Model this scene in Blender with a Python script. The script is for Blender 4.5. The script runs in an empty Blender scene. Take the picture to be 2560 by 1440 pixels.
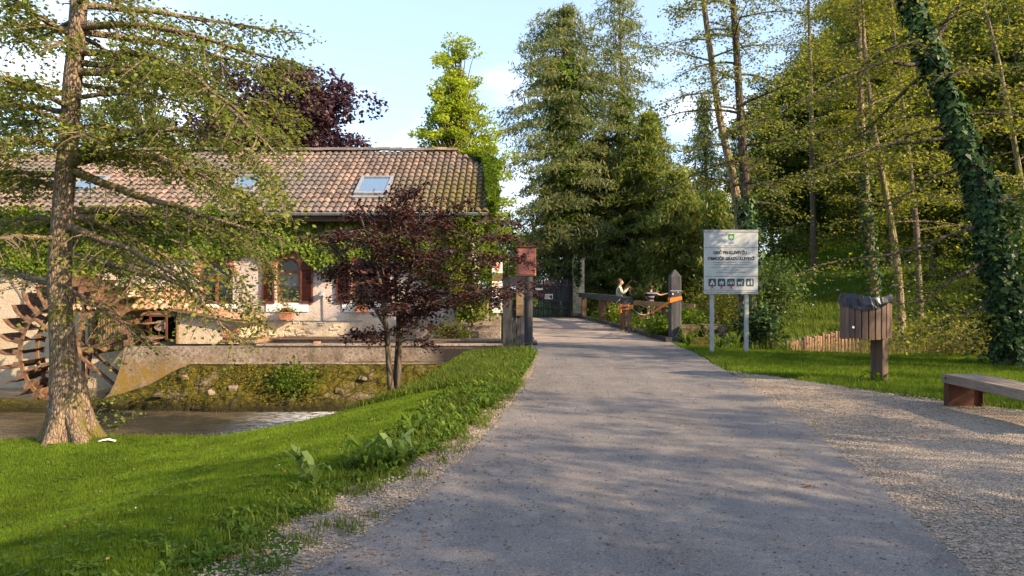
import bpy, bmesh, math
import numpy as np
from mathutils import Vector, Matrix, Euler

# ------------------------------------------------------------------ camera, world, sun, exposure
S = bpy.context.scene
COL = S.collection
F, H, HY = 1828.0, 1.55, 712.0          # focal length in photo pixels, eye height, horizon row
R = math.radians
cam_d = bpy.data.cameras.new('camera')
cam_d.sensor_width = 36.0
cam_d.lens = 36.0 / 2560 * F
cam_d.clip_start, cam_d.clip_end = 0.05, 1500
cam = bpy.data.objects.new('camera', cam_d)
COL.objects.link(cam)
cam.location = (0, 0, H)
cam.rotation_euler = (R(90 - 0.25), 0, 0)
S.camera = cam

SUN = Vector((0.80, -0.43, 0.46)).normalized()     # direction towards the sun
sun_el = math.asin(SUN.z)
sun_az = math.atan2(SUN.x, SUN.y)
wd = bpy.data.worlds.new('World'); S.world = wd; wd.use_nodes = True
nt = wd.node_tree; nt.nodes.clear()
sky = nt.nodes.new('ShaderNodeTexSky'); sky.sky_type = 'NISHITA'; sky.sun_disc = False
sky.sun_elevation = sun_el; sky.sun_rotation = sun_az
sky.altitude = 200; sky.air_density = 1.0; sky.dust_density = 1.8; sky.ozone_density = 3.0
tc = nt.nodes.new('ShaderNodeTexCoord')
mp = nt.nodes.new('ShaderNodeMapping'); mp.inputs['Scale'].default_value = (1, 1, 2.2); mp.inputs['Location'].default_value = (0.35, 0.2, 0.1)
nz = nt.nodes.new('ShaderNodeTexNoise'); nz.inputs['Scale'].default_value = 3.1; nz.inputs['Detail'].default_value = 9; nz.inputs['Roughness'].default_value = 0.55
rp = nt.nodes.new('ShaderNodeValToRGB'); rp.color_ramp.elements[0].position = 0.50; rp.color_ramp.elements[1].position = 0.66
sep = nt.nodes.new('ShaderNodeSeparateXYZ')
rz = nt.nodes.new('ShaderNodeValToRGB')           # clouds lie low over the hills
e = rz.color_ramp.elements; e[0].position = 0.0; e[0].color = (0.9, 0.9, 0.9, 1); e[1].position = 0.36; e[1].color = (0, 0, 0, 1)
e2 = rz.color_ramp.elements.new(0.22); e2.color = (0.8, 0.8, 0.8, 1)
mu = nt.nodes.new('ShaderNodeMath'); mu.operation = 'MULTIPLY'
hz = nt.nodes.new('ShaderNodeMix'); hz.data_type = 'RGBA'
bg = nt.nodes.new('ShaderNodeBackground'); bg.inputs['Strength'].default_value = 0.15
ow = nt.nodes.new('ShaderNodeOutputWorld')
L = nt.links.new
L(tc.outputs['Generated'], mp.inputs['Vector']); L(mp.outputs[0], nz.inputs['Vector']); L(nz.outputs['Fac'], rp.inputs[0])
L(tc.outputs['Generated'], sep.inputs[0]); L(sep.outputs['Z'], rz.inputs[0])
L(rp.outputs[0], mu.inputs[0]); L(rz.outputs[0], mu.inputs[1])
thin = nt.nodes.new('ShaderNodeMix'); thin.data_type = 'RGBA'; thin.inputs['Factor'].default_value = 0.30; thin.inputs['B'].default_value = (3.15, 3.65, 4.7, 1)   # thin high haze, even over the whole sky
L(sky.outputs[0], thin.inputs['A'])
L(mu.outputs[0], hz.inputs['Factor']); L(thin.outputs['Result'], hz.inputs['A']); hz.inputs['B'].default_value = (5.2, 5.0, 4.9, 1)
L(hz.outputs['Result'], bg.inputs[0]); L(bg.outputs[0], ow.inputs[0])

sun_d = bpy.data.lights.new('sun', 'SUN'); sun_d.energy = 4.6; sun_d.angle = R(0.53); sun_d.color = (1.0, 0.78, 0.52)
sun = bpy.data.objects.new('sun', sun_d); COL.objects.link(sun)
sun.rotation_euler = (-SUN).to_track_quat('-Z', 'Y').to_euler()
sun.location = (20, -10, 25)
S.view_settings.view_transform = 'Standard'; S.view_settings.look = 'None'
S.view_settings.gamma = 1.0; S.view_settings.exposure = 1.38
S.view_settings.use_curve_mapping = False
S.render.engine = 'CYCLES'
S.cycles.max_bounces = 6; S.cycles.diffuse_bounces = 4; S.cycles.transmission_bounces = 4; S.cycles.transparent_max_bounces = 4
S.cycles.caustics_reflective = False; S.cycles.caustics_refractive = False
S.cycles.use_denoising = True

# ------------------------------------------------------------------ helpers
rng = np.random.default_rng(7)

def W(px, py, Y):
    return np.array([(px - 1280) / F * Y, Y, H - (py - HY) / F * Y])
def G(px, py, z=0.0):
    Y = F * (H - z) / (py - HY)
    return np.array([(px - 1280) / F * Y, Y, z])
def nrm(v):
    v = np.asarray(v, float)
    return v / (np.linalg.norm(v, axis=-1, keepdims=True) + 1e-9)
def sstep(a, b, x):
    t = np.clip((x - a) / (b - a), 0, 1)
    return t * t * (3 - 2 * t)
def _hash(i, j, k, s):
    n = (i * 374761393 + j * 668265263 + k * 2147483647 + s * 1274126177) & 0xffffffff
    n = ((n ^ (n >> 13)) * 1274126177) & 0xffffffff
    return ((n ^ (n >> 16)) & 0xffff) / 65535.0
def vnoise(p, scale=1.0, seed=0, octaves=1):
    p = np.asarray(p, float)
    if p.shape[-1] == 2:
        p = np.concatenate([p, np.zeros(p.shape[:-1] + (1,))], -1)
    out = 0; amp = 1; tot = 0
    for o in range(octaves):
        q = p * scale + 1000.0
        i = np.floor(q).astype(np.int64); f = q - i; f = f * f * (3 - 2 * f)
        r = 0
        for dx in (0, 1):
            for dy in (0, 1):
                for dz in (0, 1):
                    w = (f[..., 0] if dx else 1 - f[..., 0]) * (f[..., 1] if dy else 1 - f[..., 1]) * (f[..., 2] if dz else 1 - f[..., 2])
                    r = r + w * _hash(i[..., 0] + dx, i[..., 1] + dy, i[..., 2] + dz, seed + o)
        out = out + amp * (r - 0.5) * 2; tot += amp; amp *= 0.5; scale *= 2.03
    return out / tot

WL = {}                                   # world location of every parent
def wl(o):
    return WL.get(o.name, np.zeros(3)) if o is not None else np.zeros(3)
def tag(o, label=None, cat=None, group=None, kind=None):
    if label: o['label'] = label
    if cat: o['category'] = cat
    if group: o['group'] = group
    if kind: o['kind'] = kind
    return o
def thing(name, label, cat, loc=(0, 0, 0), group=None):
    o = bpy.data.objects.new(name, None); COL.objects.link(o)
    o.empty_display_size = 0.2
    o.location = [float(c) for c in loc]; WL[o.name] = np.array(loc, float)
    return tag(o, label, cat, group)
def link(name, me, parent=None, mats=None):
    o = bpy.data.objects.new(name, me); COL.objects.link(o)
    if mats is not None:
        for m in (mats if isinstance(mats, (list, tuple)) else [mats]): me.materials.append(m)
    if parent is not None:
        o.parent = parent
    WL[o.name] = wl(parent)
    return o
def raw_mesh(name, V, loops, totals, mi=None, smooth=False):
    me = bpy.data.meshes.new(name)
    V = np.ascontiguousarray(V, np.float32)
    me.vertices.add(len(V)); me.vertices.foreach_set('co', V.ravel())
    me.loops.add(len(loops)); me.loops.foreach_set('vertex_index', np.ascontiguousarray(loops, np.int32))
    me.polygons.add(len(totals))
    st = np.concatenate([[0], np.cumsum(totals)[:-1]]).astype(np.int32)
    me.polygons.foreach_set('loop_start', st)
    if mi is not None: me.polygons.foreach_set('material_index', np.ascontiguousarray(mi, np.int32))
    me.update(calc_edges=True); me.validate()
    me.polygons.foreach_set('use_smooth', np.full(len(totals), smooth))
    return me
def quads_obj(name, Q, mat, parent=None, smooth=False):
    n = len(Q); off = wl(parent)
    V = Q.reshape(-1, 3) - off
    k = Q.shape[1]
    me = raw_mesh(name, V, np.arange(n * k), np.full(n, k), smooth=smooth)
    return link(name, me, parent, mat)

class MB:
    def __init__(s): s.V = []; s.L = []; s.T = []; s.M = []; s.n = 0
    def add(s, V, faces, mi=0):
        V = np.asarray(V, float).reshape(-1, 3)
        if isinstance(faces, np.ndarray):
            s.L.append((faces + s.n).ravel()); s.T.append(np.full(len(faces), faces.shape[1])); s.M.append(np.full(len(faces), mi))
        else:
            s.L.append(np.array([i for f in faces for i in f]) + s.n); s.T.append(np.array([len(f) for f in faces])); s.M.append(np.full(len(faces), mi))
        s.V.append(V); s.n += len(V); return s
    def box(s, lo, hi, mi=0, taper=0.0, rot=None, piv=None):
        (a, b, c), (d, e, f) = lo, hi
        V = np.array([(a, b, c), (d, b, c), (d, e, c), (a, e, c), (a, b, f), (d, b, f), (d, e, f), (a, e, f)], float)
        if rot is not None:
            p = np.array(piv if piv is not None else V.mean(0)); V = (V - p) @ np.array(rot.to_matrix() if hasattr(rot, 'to_matrix') else rot).T + p
        return s.add(V, np.array([(0, 3, 2, 1), (4, 5, 6, 7), (0, 1, 5, 4), (1, 2, 6, 5), (2, 3, 7, 6), (3, 0, 4, 7)]), mi)
    def bevel_box(s, lo, hi, b=0.01, mi=0, rot=None, piv=None, jit=0.0):
        lo = np.array(lo, float); hi = np.array(hi, float); c = (lo + hi) / 2; h = (hi - lo) / 2
        bm = bmesh.new(); bmesh.ops.create_cube(bm, size=2)
        for v in bm.verts: v.co = Vector((v.co.x * h[0], v.co.y * h[1], v.co.z * h[2]))
        bmesh.ops.bevel(bm, geom=bm.edges[:], offset=min(b, h.min() * 0.9), segments=1, affect='EDGES')
        bm.verts.ensure_lookup_table()
        V = np.array([v.co[:] for v in bm.verts]); Fc = [[v.index for v in f.verts] for f in bm.faces]
        bm.free()
        if jit: V = V + rng.normal(0, jit, V.shape)
        V = V + c
        if rot is not None:
            p = np.array(piv if piv is not None else c); V = (V - p) @ np.array(rot.to_matrix()).T + p
        return s.add(V, Fc, mi)
    def beam(s, p0, p1, w, h, mi=0, up=(0, 0, 1)):
        p0 = np.array(p0, float); p1 = np.array(p1, float); d = nrm(p1 - p0)
        u = np.array(up, float); sd = np.cross(d, u)
        if np.linalg.norm(sd) < 1e-4: sd = np.cross(d, (1, 0, 0))
        sd = nrm(sd); u = nrm(np.cross(sd, d))
        V = []
        for p in (p0, p1):
            for a, b in ((-1, -1), (1, -1), (1, 1), (-1, 1)): V.append(p + sd * a * w / 2 + u * b * h / 2)
        return s.add(V, np.array([(0, 1, 2, 3), (7, 6, 5, 4), (0, 4, 5, 1), (1, 5, 6, 2), (2, 6, 7, 3), (3, 7, 4, 0)]), mi)
    def tube(s, P, r, n=8, mi=0, cap=True, amp=0.0, nsc=3.0, seed=0):
        P = np.asarray(P, float); m = len(P); r = np.broadcast_to(np.asarray(r, float), (m,))
        t = np.gradient(P, axis=0); t = nrm(t)
        ref = np.array([0.0, 1.0, 0.0]) if abs(t[0][2]) > 0.7 else np.array([0.0, 0.0, 1.0])
        a = nrm(np.cross(t, ref)); b = np.cross(t, a)
        ang = np.linspace(0, 2 * np.pi, n, endpoint=False)
        ring = np.cos(ang)[None, :, None] * a[:, None, :] + np.sin(ang)[None, :, None] * b[:, None, :]
        rr = r[:, None, None]
        V = P[:, None, :] + ring * rr
        if amp:
            q = vnoise(V * np.array([1, 1, 0.35]), nsc, seed, 2)
            V = P[:, None, :] + ring * rr * (1 + amp * q[..., None])
        i = np.arange(m - 1)[:, None] * n; j = np.arange(n)[None, :]; k = (j + 1) % n
        Fq = np.stack([i + j, i + k, i + n + k, i + n + j], -1).reshape(-1, 4)
        s.add(V.reshape(-1, 3), Fq, mi)
        if cap:
            s.L.append(np.arange(n)[::-1] + s.n - m * n); s.T.append(np.array([n])); s.M.append(np.array([mi]))
            s.L.append(np.arange(n) + s.n - n); s.T.append(np.array([n])); s.M.append(np.array([mi]))
        return s
    def prism(s, pts2, y0, y1, mi=0, axis='y'):
        n = len(pts2); V = []
        for y in (y0, y1):
            for (x, z) in pts2:
                V.append((x, y, z) if axis == 'y' else ((y, x, z) if axis == 'x' else (x, z, y)))
        Fc = [list(range(n))[::-1], list(range(n, 2 * n))] + [[i, (i + 1) % n, n + (i + 1) % n, n + i] for i in range(n)]
        return s.add(V, Fc, mi)
    def mesh(s, name, off=0, smooth=False, fix=True):
        me = raw_mesh(name, np.concatenate(s.V) - off, np.concatenate(s.L), np.concatenate(s.T), np.concatenate(s.M), smooth)
        if fix and len(me.polygons) < 30000:
            bm = bmesh.new(); bm.from_mesh(me); bmesh.ops.recalc_face_normals(bm, faces=bm.faces); bm.to_mesh(me); bm.free()
        return me
    def build(s, name, mat, parent=None, smooth=False, fix=True):
        return link(name, s.mesh(name, wl(parent), smooth, fix), parent, mat)

# ------------------------------------------------------------------ materials
def rgba(c): return (c[0], c[1], c[2], 1.0)
class NT:
    def __init__(s, name):
        s.m = bpy.data.materials.new(name); s.m.use_nodes = True; s.t = s.m.node_tree; s.t.nodes.clear()
        s.out = s.t.nodes.new('ShaderNodeOutputMaterial')
    def n(s, typ, **kw):
        nd = s.t.nodes.new('ShaderNode' + typ)
        for k, v in kw.items():
            if k.startswith('i_'):
                key = k[2:]
                nd.inputs[int(key) if key.isdigit() else key.replace('_', ' ')].default_value = v
            else: setattr(nd, k, v)
        return nd
    def l(s, a, b): s.t.links.new(a, b)
    def coord(s, scale=(1, 1, 1), world=False, rot=(0, 0, 0)):
        if world:
            g = s.n('NewGeometry'); o = g.outputs['Position']
        else:
            c = s.n('TexCoord'); o = c.outputs['Object']
        m = s.n('Mapping'); m.inputs['Scale'].default_value = scale; m.inputs['Rotation'].default_value = rot
        s.l(o, m.inputs['Vector']); return m.outputs[0]
    def noise(s, vec, scale, detail=6, rough=0.55, dist=0.0):
        n = s.n('TexNoise'); n.inputs['Scale'].default_value = scale; n.inputs['Detail'].default_value = detail
        n.inputs['Roughness'].default_value = rough; n.inputs['Distortion'].default_value = dist
        s.l(vec, n.inputs['Vector']); return n.outputs['Fac']
    def voro(s, vec, scale, feature='F1', out='Distance'):
        n = s.n('TexVoronoi'); n.feature = feature; n.inputs['Scale'].default_value = scale
        s.l(vec, n.inputs['Vector']); return n.outputs[out]
    def ramp(s, fac, stops):
        r = s.n('ValToRGB'); el = r.color_ramp.elements
        while len(el) > 1: el.remove(el[0])
        el[0].position = stops[0][0]; el[0].color = rgba(stops[0][1])
        for p, c in stops[1:]:
            x = el.new(p); x.color = rgba(c)
        s.l(fac, r.inputs[0]); return r.outputs[0]
    def fac(s, f, a, b):
        return s.ramp(f, [(a, (0, 0, 0)), (b, (1, 1, 1))])
    def mix(s, f, a, b, mode='MIX'):
        m = s.n('Mix', data_type='RGBA', blend_type=mode)
        if isinstance(f, (int, float)): m.inputs['Factor'].default_value = f
        else: s.l(f, m.inputs['Factor'])
        for key, v in (('A', a), ('B', b)):
            if isinstance(v, tuple): m.inputs[key].default_value = rgba(v)
            else: s.l(v, m.inputs[key])
        return m.outputs['Result']
    def math(s, op, a, b=None):
        m = s.n('Math', operation=op)
        for i, v in enumerate((a, b)):
            if v is None: continue
            if isinstance(v, (int, float)): m.inputs[i].default_value = v
            else: s.l(v, m.inputs[i])
        return m.outputs[0]
    def rand(s):
        g = s.n('NewGeometry'); o = s.n('ObjectInfo')
        return s.math('FRACT', s.math('ADD', g.outputs['Random Per Island'], o.outputs['Random']))
    def bump(s, h, dist=0.01, strength=1.0, prev=None):
        b = s.n('Bump'); b.inputs['Distance'].default_value = dist; b.inputs['Strength'].default_value = strength
        s.l(h, b.inputs['Height'])
        if prev is not None: s.l(prev, b.inputs['Normal'])
        return b.outputs[0]
    def bsdf(s, col, rough=0.8, normal=None, spec=0.3, metal=0.0):
        p = s.n('BsdfPrincipled')
        if isinstance(col, tuple): p.inputs['Base Color'].default_value = rgba(col)
        else: s.l(col, p.inputs['Base Color'])
        if isinstance(rough, (int, float)): p.inputs['Roughness'].default_value = rough
        else: s.l(rough, p.inputs['Roughness'])
        p.inputs['Specular IOR Level'].default_value = spec; p.inputs['Metallic'].default_value = metal
        if normal is not None: s.l(normal, p.inputs['Normal'])
        return p
    def done(s, sh):
        s.l(sh.outputs[0] if hasattr(sh, 'outputs') else sh, s.out.inputs[0]); return s.m

def mat_simple(name, c1, c2, scale=6, rough=0.8, bump=0.004, bscale=40, stretch=(1, 1, 1), var=0.0, spec=0.3, metal=0.0, c3=None, world=False):
    t = NT(name); v = t.coord(stretch, world)
    f = t.noise(v, scale, 7, 0.6)
    st = [(0.3, c1), (0.7, c2)] if c3 is None else [(0.28, c1), (0.5, c2), (0.72, c3)]
    col = t.ramp(f, st)
    if var:
        k = t.rand()
        col = t.mix(1.0, col, t.ramp(k, [(0, (1 - var,) * 3), (1, (1 + var,) * 3)]), 'MULTIPLY')
    b = t.bump(t.noise(v, bscale, 5, 0.6), bump) if bump else None
    return t.done(t.bsdf(col, rough, b, spec, metal))

def mat_leaf(name, cols, trans=0.45, rough=0.45, clump=0.5, cscale=0.6, spec=0.25, tcol=None):
    t = NT(name); k = t.rand()
    n = len(cols)
    col = t.ramp(k, [((i + 0.5) / n, c) for i, c in enumerate(cols)])
    v = t.coord((1, 1, 1), True)
    cl = t.noise(v, cscale, 3)
    col = t.mix(1.0, col, t.ramp(cl, [(0.3, (1 - clump * .55,) * 3), (0.7, (1 + clump * .45,) * 3)]), 'MULTIPLY')
    p = t.bsdf(col, rough, None, spec)
    tr = t.n('BsdfTranslucent')
    tc_ = t.mix(1.0, col, tcol or (1.7, 1.55, 0.75), 'MULTIPLY'); t.l(tc_, tr.inputs['Color'])
    mx = t.n('MixShader'); mx.inputs[0].default_value = trans
    t.l(p.outputs[0], mx.inputs[1]); t.l(tr.outputs[0], mx.inputs[2])
    return t.done(mx)

def mat_wood(name, c1, c2, c3, axis='z', rough=0.8, scale=7, bump=0.004, var=0.12):
    t = NT(name)
    s = {'x': (0.12, 1, 1), 'y': (1, 0.12, 1), 'z': (1, 1, 0.12)}[axis]
    v = t.coord(s); f = t.noise(v, scale, 8, 0.65, 0.4); g = t.noise(v, scale * 6, 4, 0.6)
    col = t.ramp(f, [(0.25, c1), (0.5, c2), (0.75, c3)])
    col = t.mix(0.55, col, t.ramp(g, [(0.35, (0.45, 0.45, 0.45)), (0.6, (1.1, 1.1, 1.1))]), 'MULTIPLY')
    col = t.mix(1.0, col, t.ramp(t.rand(), [(0, (1 - var,) * 3), (1, (1 + var,) * 3)]), 'MULTIPLY')
    return t.done(t.bsdf(col, rough, t.bump(g, bump), 0.25))

def mat_bark(name, c1, c2, moss=None, mossamt=0.5, scale=9, bump=0.03):
    t = NT(name); v0 = t.coord((1, 1, 0.28), True)
    dn = t.n('TexNoise'); dn.inputs['Scale'].default_value = 9; dn.inputs['Detail'].default_value = 4; t.l(v0, dn.inputs['Vector'])
    va = t.n('VectorMath', operation='MULTIPLY_ADD'); va.inputs[1].default_value = (0.09, 0.09, 0.09); t.l(dn.outputs['Color'], va.inputs[0]); t.l(v0, va.inputs[2]); v = va.outputs[0]
    vo = t.voro(v, scale, 'DISTANCE_TO_EDGE'); g = t.noise(v, 40, 6, 0.65)
    f = t.noise(v, 14, 7, 0.7)
    col = t.ramp(f, [(0.3, c1), (0.7, c2)])
    col = t.mix(t.fac(vo, 0.12, 0.0), col, tuple(c * 0.45 for c in c1))
    if moss:
        v2 = t.coord((1, 1, 1), True)
        mf = t.fac(t.noise(v2, 2.3, 6, 0.6), 0.62 - 0.2 * mossamt, 0.70 - 0.1 * mossamt)
        col = t.mix(mf, col, moss)
    hgt = t.math('ADD', t.math('MULTIPLY', t.math('MINIMUM', vo, 0.25), 2.2), t.math('MULTIPLY', g, 0.5))
    return t.done(t.bsdf(col, 0.9, t.bump(hgt, bump), 0.15))

MT = {}
GREENS = [(0.075, 0.11, 0.018), (0.12, 0.155, 0.026), (0.17, 0.20, 0.036), (0.23, 0.235, 0.05)]
MT['alder_leaf'] = mat_leaf('alder_leaf', GREENS, 0.45)
MT['forest_leaf'] = mat_leaf('forest_leaf', [(0.075, 0.10, 0.014), (0.12, 0.14, 0.019), (0.155, 0.175, 0.026), (0.205, 0.205, 0.034)], 0.52, clump=0.8, cscale=0.35)
MT['forest_leaf_dark'] = mat_leaf('forest_leaf_dark', [(0.045, 0.075, 0.014), (0.07, 0.10, 0.018), (0.11, 0.13, 0.024)], 0.45, clump=0.8, cscale=0.35)
MT['beech_leaf'] = mat_leaf('beech_leaf', [(0.035, 0.020, 0.030), (0.055, 0.030, 0.042), (0.085, 0.046, 0.056), (0.12, 0.075, 0.08)], 0.22, clump=0.6, tcol=(1.7, 0.7, 0.6))
MT['maple_leaf'] = mat_leaf('maple_leaf', [(0.014, 0.009, 0.010), (0.026, 0.012, 0.013), (0.048, 0.017, 0.016), (0.085, 0.028, 0.022)], 0.32, clump=0.5, cscale=1.5, tcol=(1.8, 0.7, 0.5))
MT['lime_leaf'] = mat_leaf('lime_leaf', [(0.17, 0.25, 0.02), (0.25, 0.32, 0.03), (0.33, 0.375, 0.05)], 0.55, clump=0.3)
MT['pale_leaf'] = mat_leaf('pale_leaf', [(0.11, 0.14, 0.04), (0.16, 0.18, 0.05), (0.2, 0.21, 0.07)], 0.45)
MT['conifer'] = mat_leaf('conifer', [(0.07, 0.115, 0.026), (0.11, 0.16, 0.036), (0.155, 0.195, 0.045), (0.22, 0.225, 0.06)], 0.52, clump=0.7, cscale=0.5)
MT['conifer_grey'] = mat_leaf('conifer_grey', [(0.08, 0.115, 0.05), (0.115, 0.155, 0.062), (0.155, 0.185, 0.075), (0.215, 0.21, 0.09)], 0.48, clump=0.6, cscale=0.5)
MT['conifer_dark'] = mat_leaf('conifer_dark', [(0.045, 0.08, 0.025), (0.075, 0.115, 0.032), (0.105, 0.145, 0.04)], 0.42, clump=0.6, cscale=0.5)
MT['ivy'] = mat_leaf('ivy', [(0.014, 0.038, 0.015), (0.026, 0.062, 0.02), (0.045, 0.09, 0.028), (0.085, 0.135, 0.04)], 0.22, 0.45, clump=0.5, spec=0.15)
MT['creeper'] = mat_leaf('creeper', [(0.06, 0.115, 0.012), (0.10, 0.165, 0.016), (0.16, 0.21, 0.02), (0.22, 0.25, 0.03)], 0.45, clump=0.7, cscale=1.2)
MT['yellow_shrub'] = mat_leaf('yellow_shrub', [(0.16, 0.2, 0.02), (0.28, 0.27, 0.025), (0.36, 0.32, 0.03)], 0.4)
MT['weed'] = mat_leaf('weed', [(0.05, 0.095, 0.010), (0.08, 0.135, 0.014), (0.12, 0.17, 0.02)], 0.4, 0.6, clump=0.4, spec=0.12)
MT['dock'] = mat_leaf('dock', [(0.13, 0.19, 0.04), (0.18, 0.24, 0.06)], 0.35, clump=0.2)
MT['grass'] = mat_leaf('grass', [(0.07, 0.125, 0.010), (0.10, 0.16, 0.013), (0.145, 0.20, 0.018)], 0.38, 0.6, clump=0.65, cscale=1.1, spec=0.1)
MT['grass_tall'] = mat_leaf('grass_tall', [(0.055, 0.095, 0.010), (0.09, 0.13, 0.014), (0.14, 0.17, 0.024)], 0.4, 0.6, clump=0.5, cscale=0.9, spec=0.2)
MT['reed'] = mat_leaf('reed', [(0.12, 0.12, 0.03), (0.2, 0.18, 0.05), (0.26, 0.22, 0.07)], 0.4, clump=0.5)
MT['flower_red'] = mat_leaf('flower_red', [(0.35, 0.01, 0.015), (0.5, 0.02, 0.03)], 0.3)
MT['bark'] = mat_bark('bark', (0.13, 0.09, 0.058), (0.32, 0.235, 0.16), (0.12, 0.10, 0.025), 0.5, scale=26, bump=0.02)
MT['bark_dark'] = mat_bark('bark_dark', (0.05, 0.038, 0.028), (0.13, 0.095, 0.07), (0.06, 0.07, 0.02), 0.4)
MT['bark_far'] = mat_simple('bark_far', (0.07, 0.05, 0.035), (0.17, 0.125, 0.085), 3, 0.9, 0.01, 15)
MT['bark_pale'] = mat_bark('bark_pale', (0.16, 0.12, 0.075), (0.33, 0.25, 0.15), (0.13, 0.13, 0.03), 0.5)
MT['wood_black'] = mat_wood('wood_black', (0.018, 0.016, 0.017), (0.045, 0.042, 0.045), (0.085, 0.08, 0.085), 'z')
MT['wood_black_y'] = mat_wood('wood_black_y', (0.018, 0.016, 0.017), (0.04, 0.038, 0.04), (0.075, 0.07, 0.075), 'y')
MT['wood_grey'] = mat_wood('wood_grey', (0.03, 0.028, 0.029), (0.055, 0.052, 0.055), (0.10, 0.094, 0.097), 'z')
MT['wood_brown'] = mat_wood('wood_brown', (0.06, 0.035, 0.022), (0.12, 0.07, 0.045), (0.19, 0.115, 0.075), 'z')
MT['wood_bin'] = mat_wood('wood_bin', (0.075, 0.045, 0.032), (0.13, 0.085, 0.06), (0.19, 0.135, 0.10), 'z', var=0.35)
MT['wood_post'] = mat_wood('wood_post', (0.07, 0.045, 0.03), (0.12, 0.08, 0.055), (0.18, 0.125, 0.088), 'z')
MT['wood_rail'] = mat_wood('wood_rail', (0.12, 0.075, 0.04), (0.2, 0.13, 0.07), (0.28, 0.19, 0.10), 'x')
MT['wood_bench'] = mat_wood('wood_bench', (0.15, 0.105, 0.075), (0.24, 0.18, 0.13), (0.33, 0.26, 0.19), 'y')
MT['wood_log'] = mat_wood('wood_log', (0.14, 0.075, 0.045), (0.24, 0.14, 0.085), (0.33, 0.21, 0.13), 'z', var=0.3)
MT['wood_plank'] = mat_wood('wood_plank', (0.16, 0.125, 0.105), (0.27, 0.22, 0.19), (0.38, 0.32, 0.28), 'x', var=0.22)
MT['wood_slat'] = mat_wood('wood_slat', (0.14, 0.085, 0.035), (0.25, 0.165, 0.075), (0.34, 0.24, 0.12), 'z', var=0.25)
MT['shutter'] = mat_wood('shutter', (0.055, 0.017, 0.012), (0.085, 0.026, 0.018), (0.12, 0.04, 0.027), 'x', 0.6)
MT['frame'] = mat_wood('frame', (0.13, 0.045, 0.025), (0.19, 0.07, 0.04), (0.25, 0.1, 0.06), 'z', 0.5)
MT['rust'] = mat_simple('rust', (0.045, 0.023, 0.015), (0.125, 0.066, 0.038), 7, 0.85, 0.004, 50, var=0.28, c3=(0.23, 0.145, 0.088))
MT['rust_pale'] = mat_simple('rust_pale', (0.12, 0.065, 0.03), (0.26, 0.165, 0.085), 7, 0.8, 0.004, 50, var=0.15)
MT['corten'] = mat_simple('corten', (0.06, 0.022, 0.012), (0.11, 0.04, 0.019), 5, 0.8, 0.002, 60)
MT['steel'] = mat_simple('steel', (0.24, 0.25, 0.25), (0.33, 0.34, 0.33), 6, 0.55, 0.001, 60, spec=0.4)
MT['zinc'] = mat_simple('zinc', (0.16, 0.16, 0.165), (0.27, 0.27, 0.28), 8, 0.45, 0.001, 60, spec=0.5)
MT['bag'] = mat_simple('bag', (0.006, 0.007, 0.012), (0.012, 0.013, 0.02), 5, 0.32, 0.006, 30, spec=0.5)
MT['white'] = mat_simple('white', (0.62, 0.59, 0.54), (0.74, 0.71, 0.66), 5, 0.8, 0.002, 40)
MT['sign_white'] = mat_simple('sign_white', (0.33, 0.34, 0.325), (0.45, 0.46, 0.46), 3.5, 0.55, 0.0005, 60, stretch=(1.6, 1, 0.35))
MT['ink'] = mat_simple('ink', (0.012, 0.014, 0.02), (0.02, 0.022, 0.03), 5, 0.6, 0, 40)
MT['ink_grey'] = mat_simple('ink_grey', (0.10, 0.11, 0.12), (0.14, 0.15, 0.16), 5, 0.6, 0, 40)
MT['slate'] = mat_simple('slate', (0.028, 0.052, 0.055), (0.036, 0.062, 0.066), 5, 0.6, 0, 40)
MT['red'] = mat_simple('red', (0.42, 0.02, 0.02), (0.5, 0.03, 0.03), 5, 0.6, 0, 40)
MT['crest_green'] = mat_simple('crest_green', (0.01, 0.17, 0.06), (0.015, 0.2, 0.07), 5, 0.6, 0, 40)
MT['crest_blue'] = mat_simple('crest_blue', (0.01, 0.13, 0.34), (0.015, 0.16, 0.38), 5, 0.6, 0, 40)
MT['crest_yellow'] = mat_simple('crest_yellow', (0.55, 0.5, 0.05), (0.6, 0.55, 0.06), 5, 0.6, 0, 40)
MT['brown_panel'] = mat_simple('brown_panel', (0.11, 0.06, 0.04), (0.14, 0.08, 0.05), 5, 0.6, 0, 40)
MT['cabinet'] = mat_simple('cabinet', (0.22, 0.075, 0.05), (0.31, 0.115, 0.08), 6, 0.65, 0.002, 40)
MT['strap'] = mat_simple('strap', (0.5, 0.15, 0.02), (0.62, 0.21, 0.03), 9, 0.7, 0.002, 80)
MT['rope'] = mat_simple('rope', (0.3, 0.28, 0.25), (0.42, 0.4, 0.36), 20, 0.9, 0.002, 90)
MT['terracotta'] = mat_simple('terracotta', (0.30, 0.12, 0.07), (0.42, 0.19, 0.11), 8, 0.85, 0.002, 60)
MT['brick'] = mat_simple('brick', (0.27, 0.095, 0.055), (0.40, 0.17, 0.10), 6, 0.9, 0.004, 50, var=0.25)
MT['clinker'] = mat_simple('clinker', (0.36, 0.30, 0.19), (0.52, 0.45, 0.31), 9, 0.9, 0.003, 60, var=0.2)
MT['mortar'] = mat_simple('mortar', (0.24, 0.2, 0.15), (0.33, 0.28, 0.22), 9, 0.95, 0.003, 60)
MT['skin'] = mat_simple('skin', (0.42, 0.24, 0.16), (0.5, 0.3, 0.21), 4, 0.55, 0, 40)
MT['hair'] = mat_simple('hair', (0.06, 0.028, 0.015), (0.12, 0.055, 0.03), 14, 0.6, 0.003, 50)
MT['hair_dark'] = mat_simple('hair_dark', (0.025, 0.014, 0.01), (0.05, 0.03, 0.02), 14, 0.6, 0.003, 50)
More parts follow.
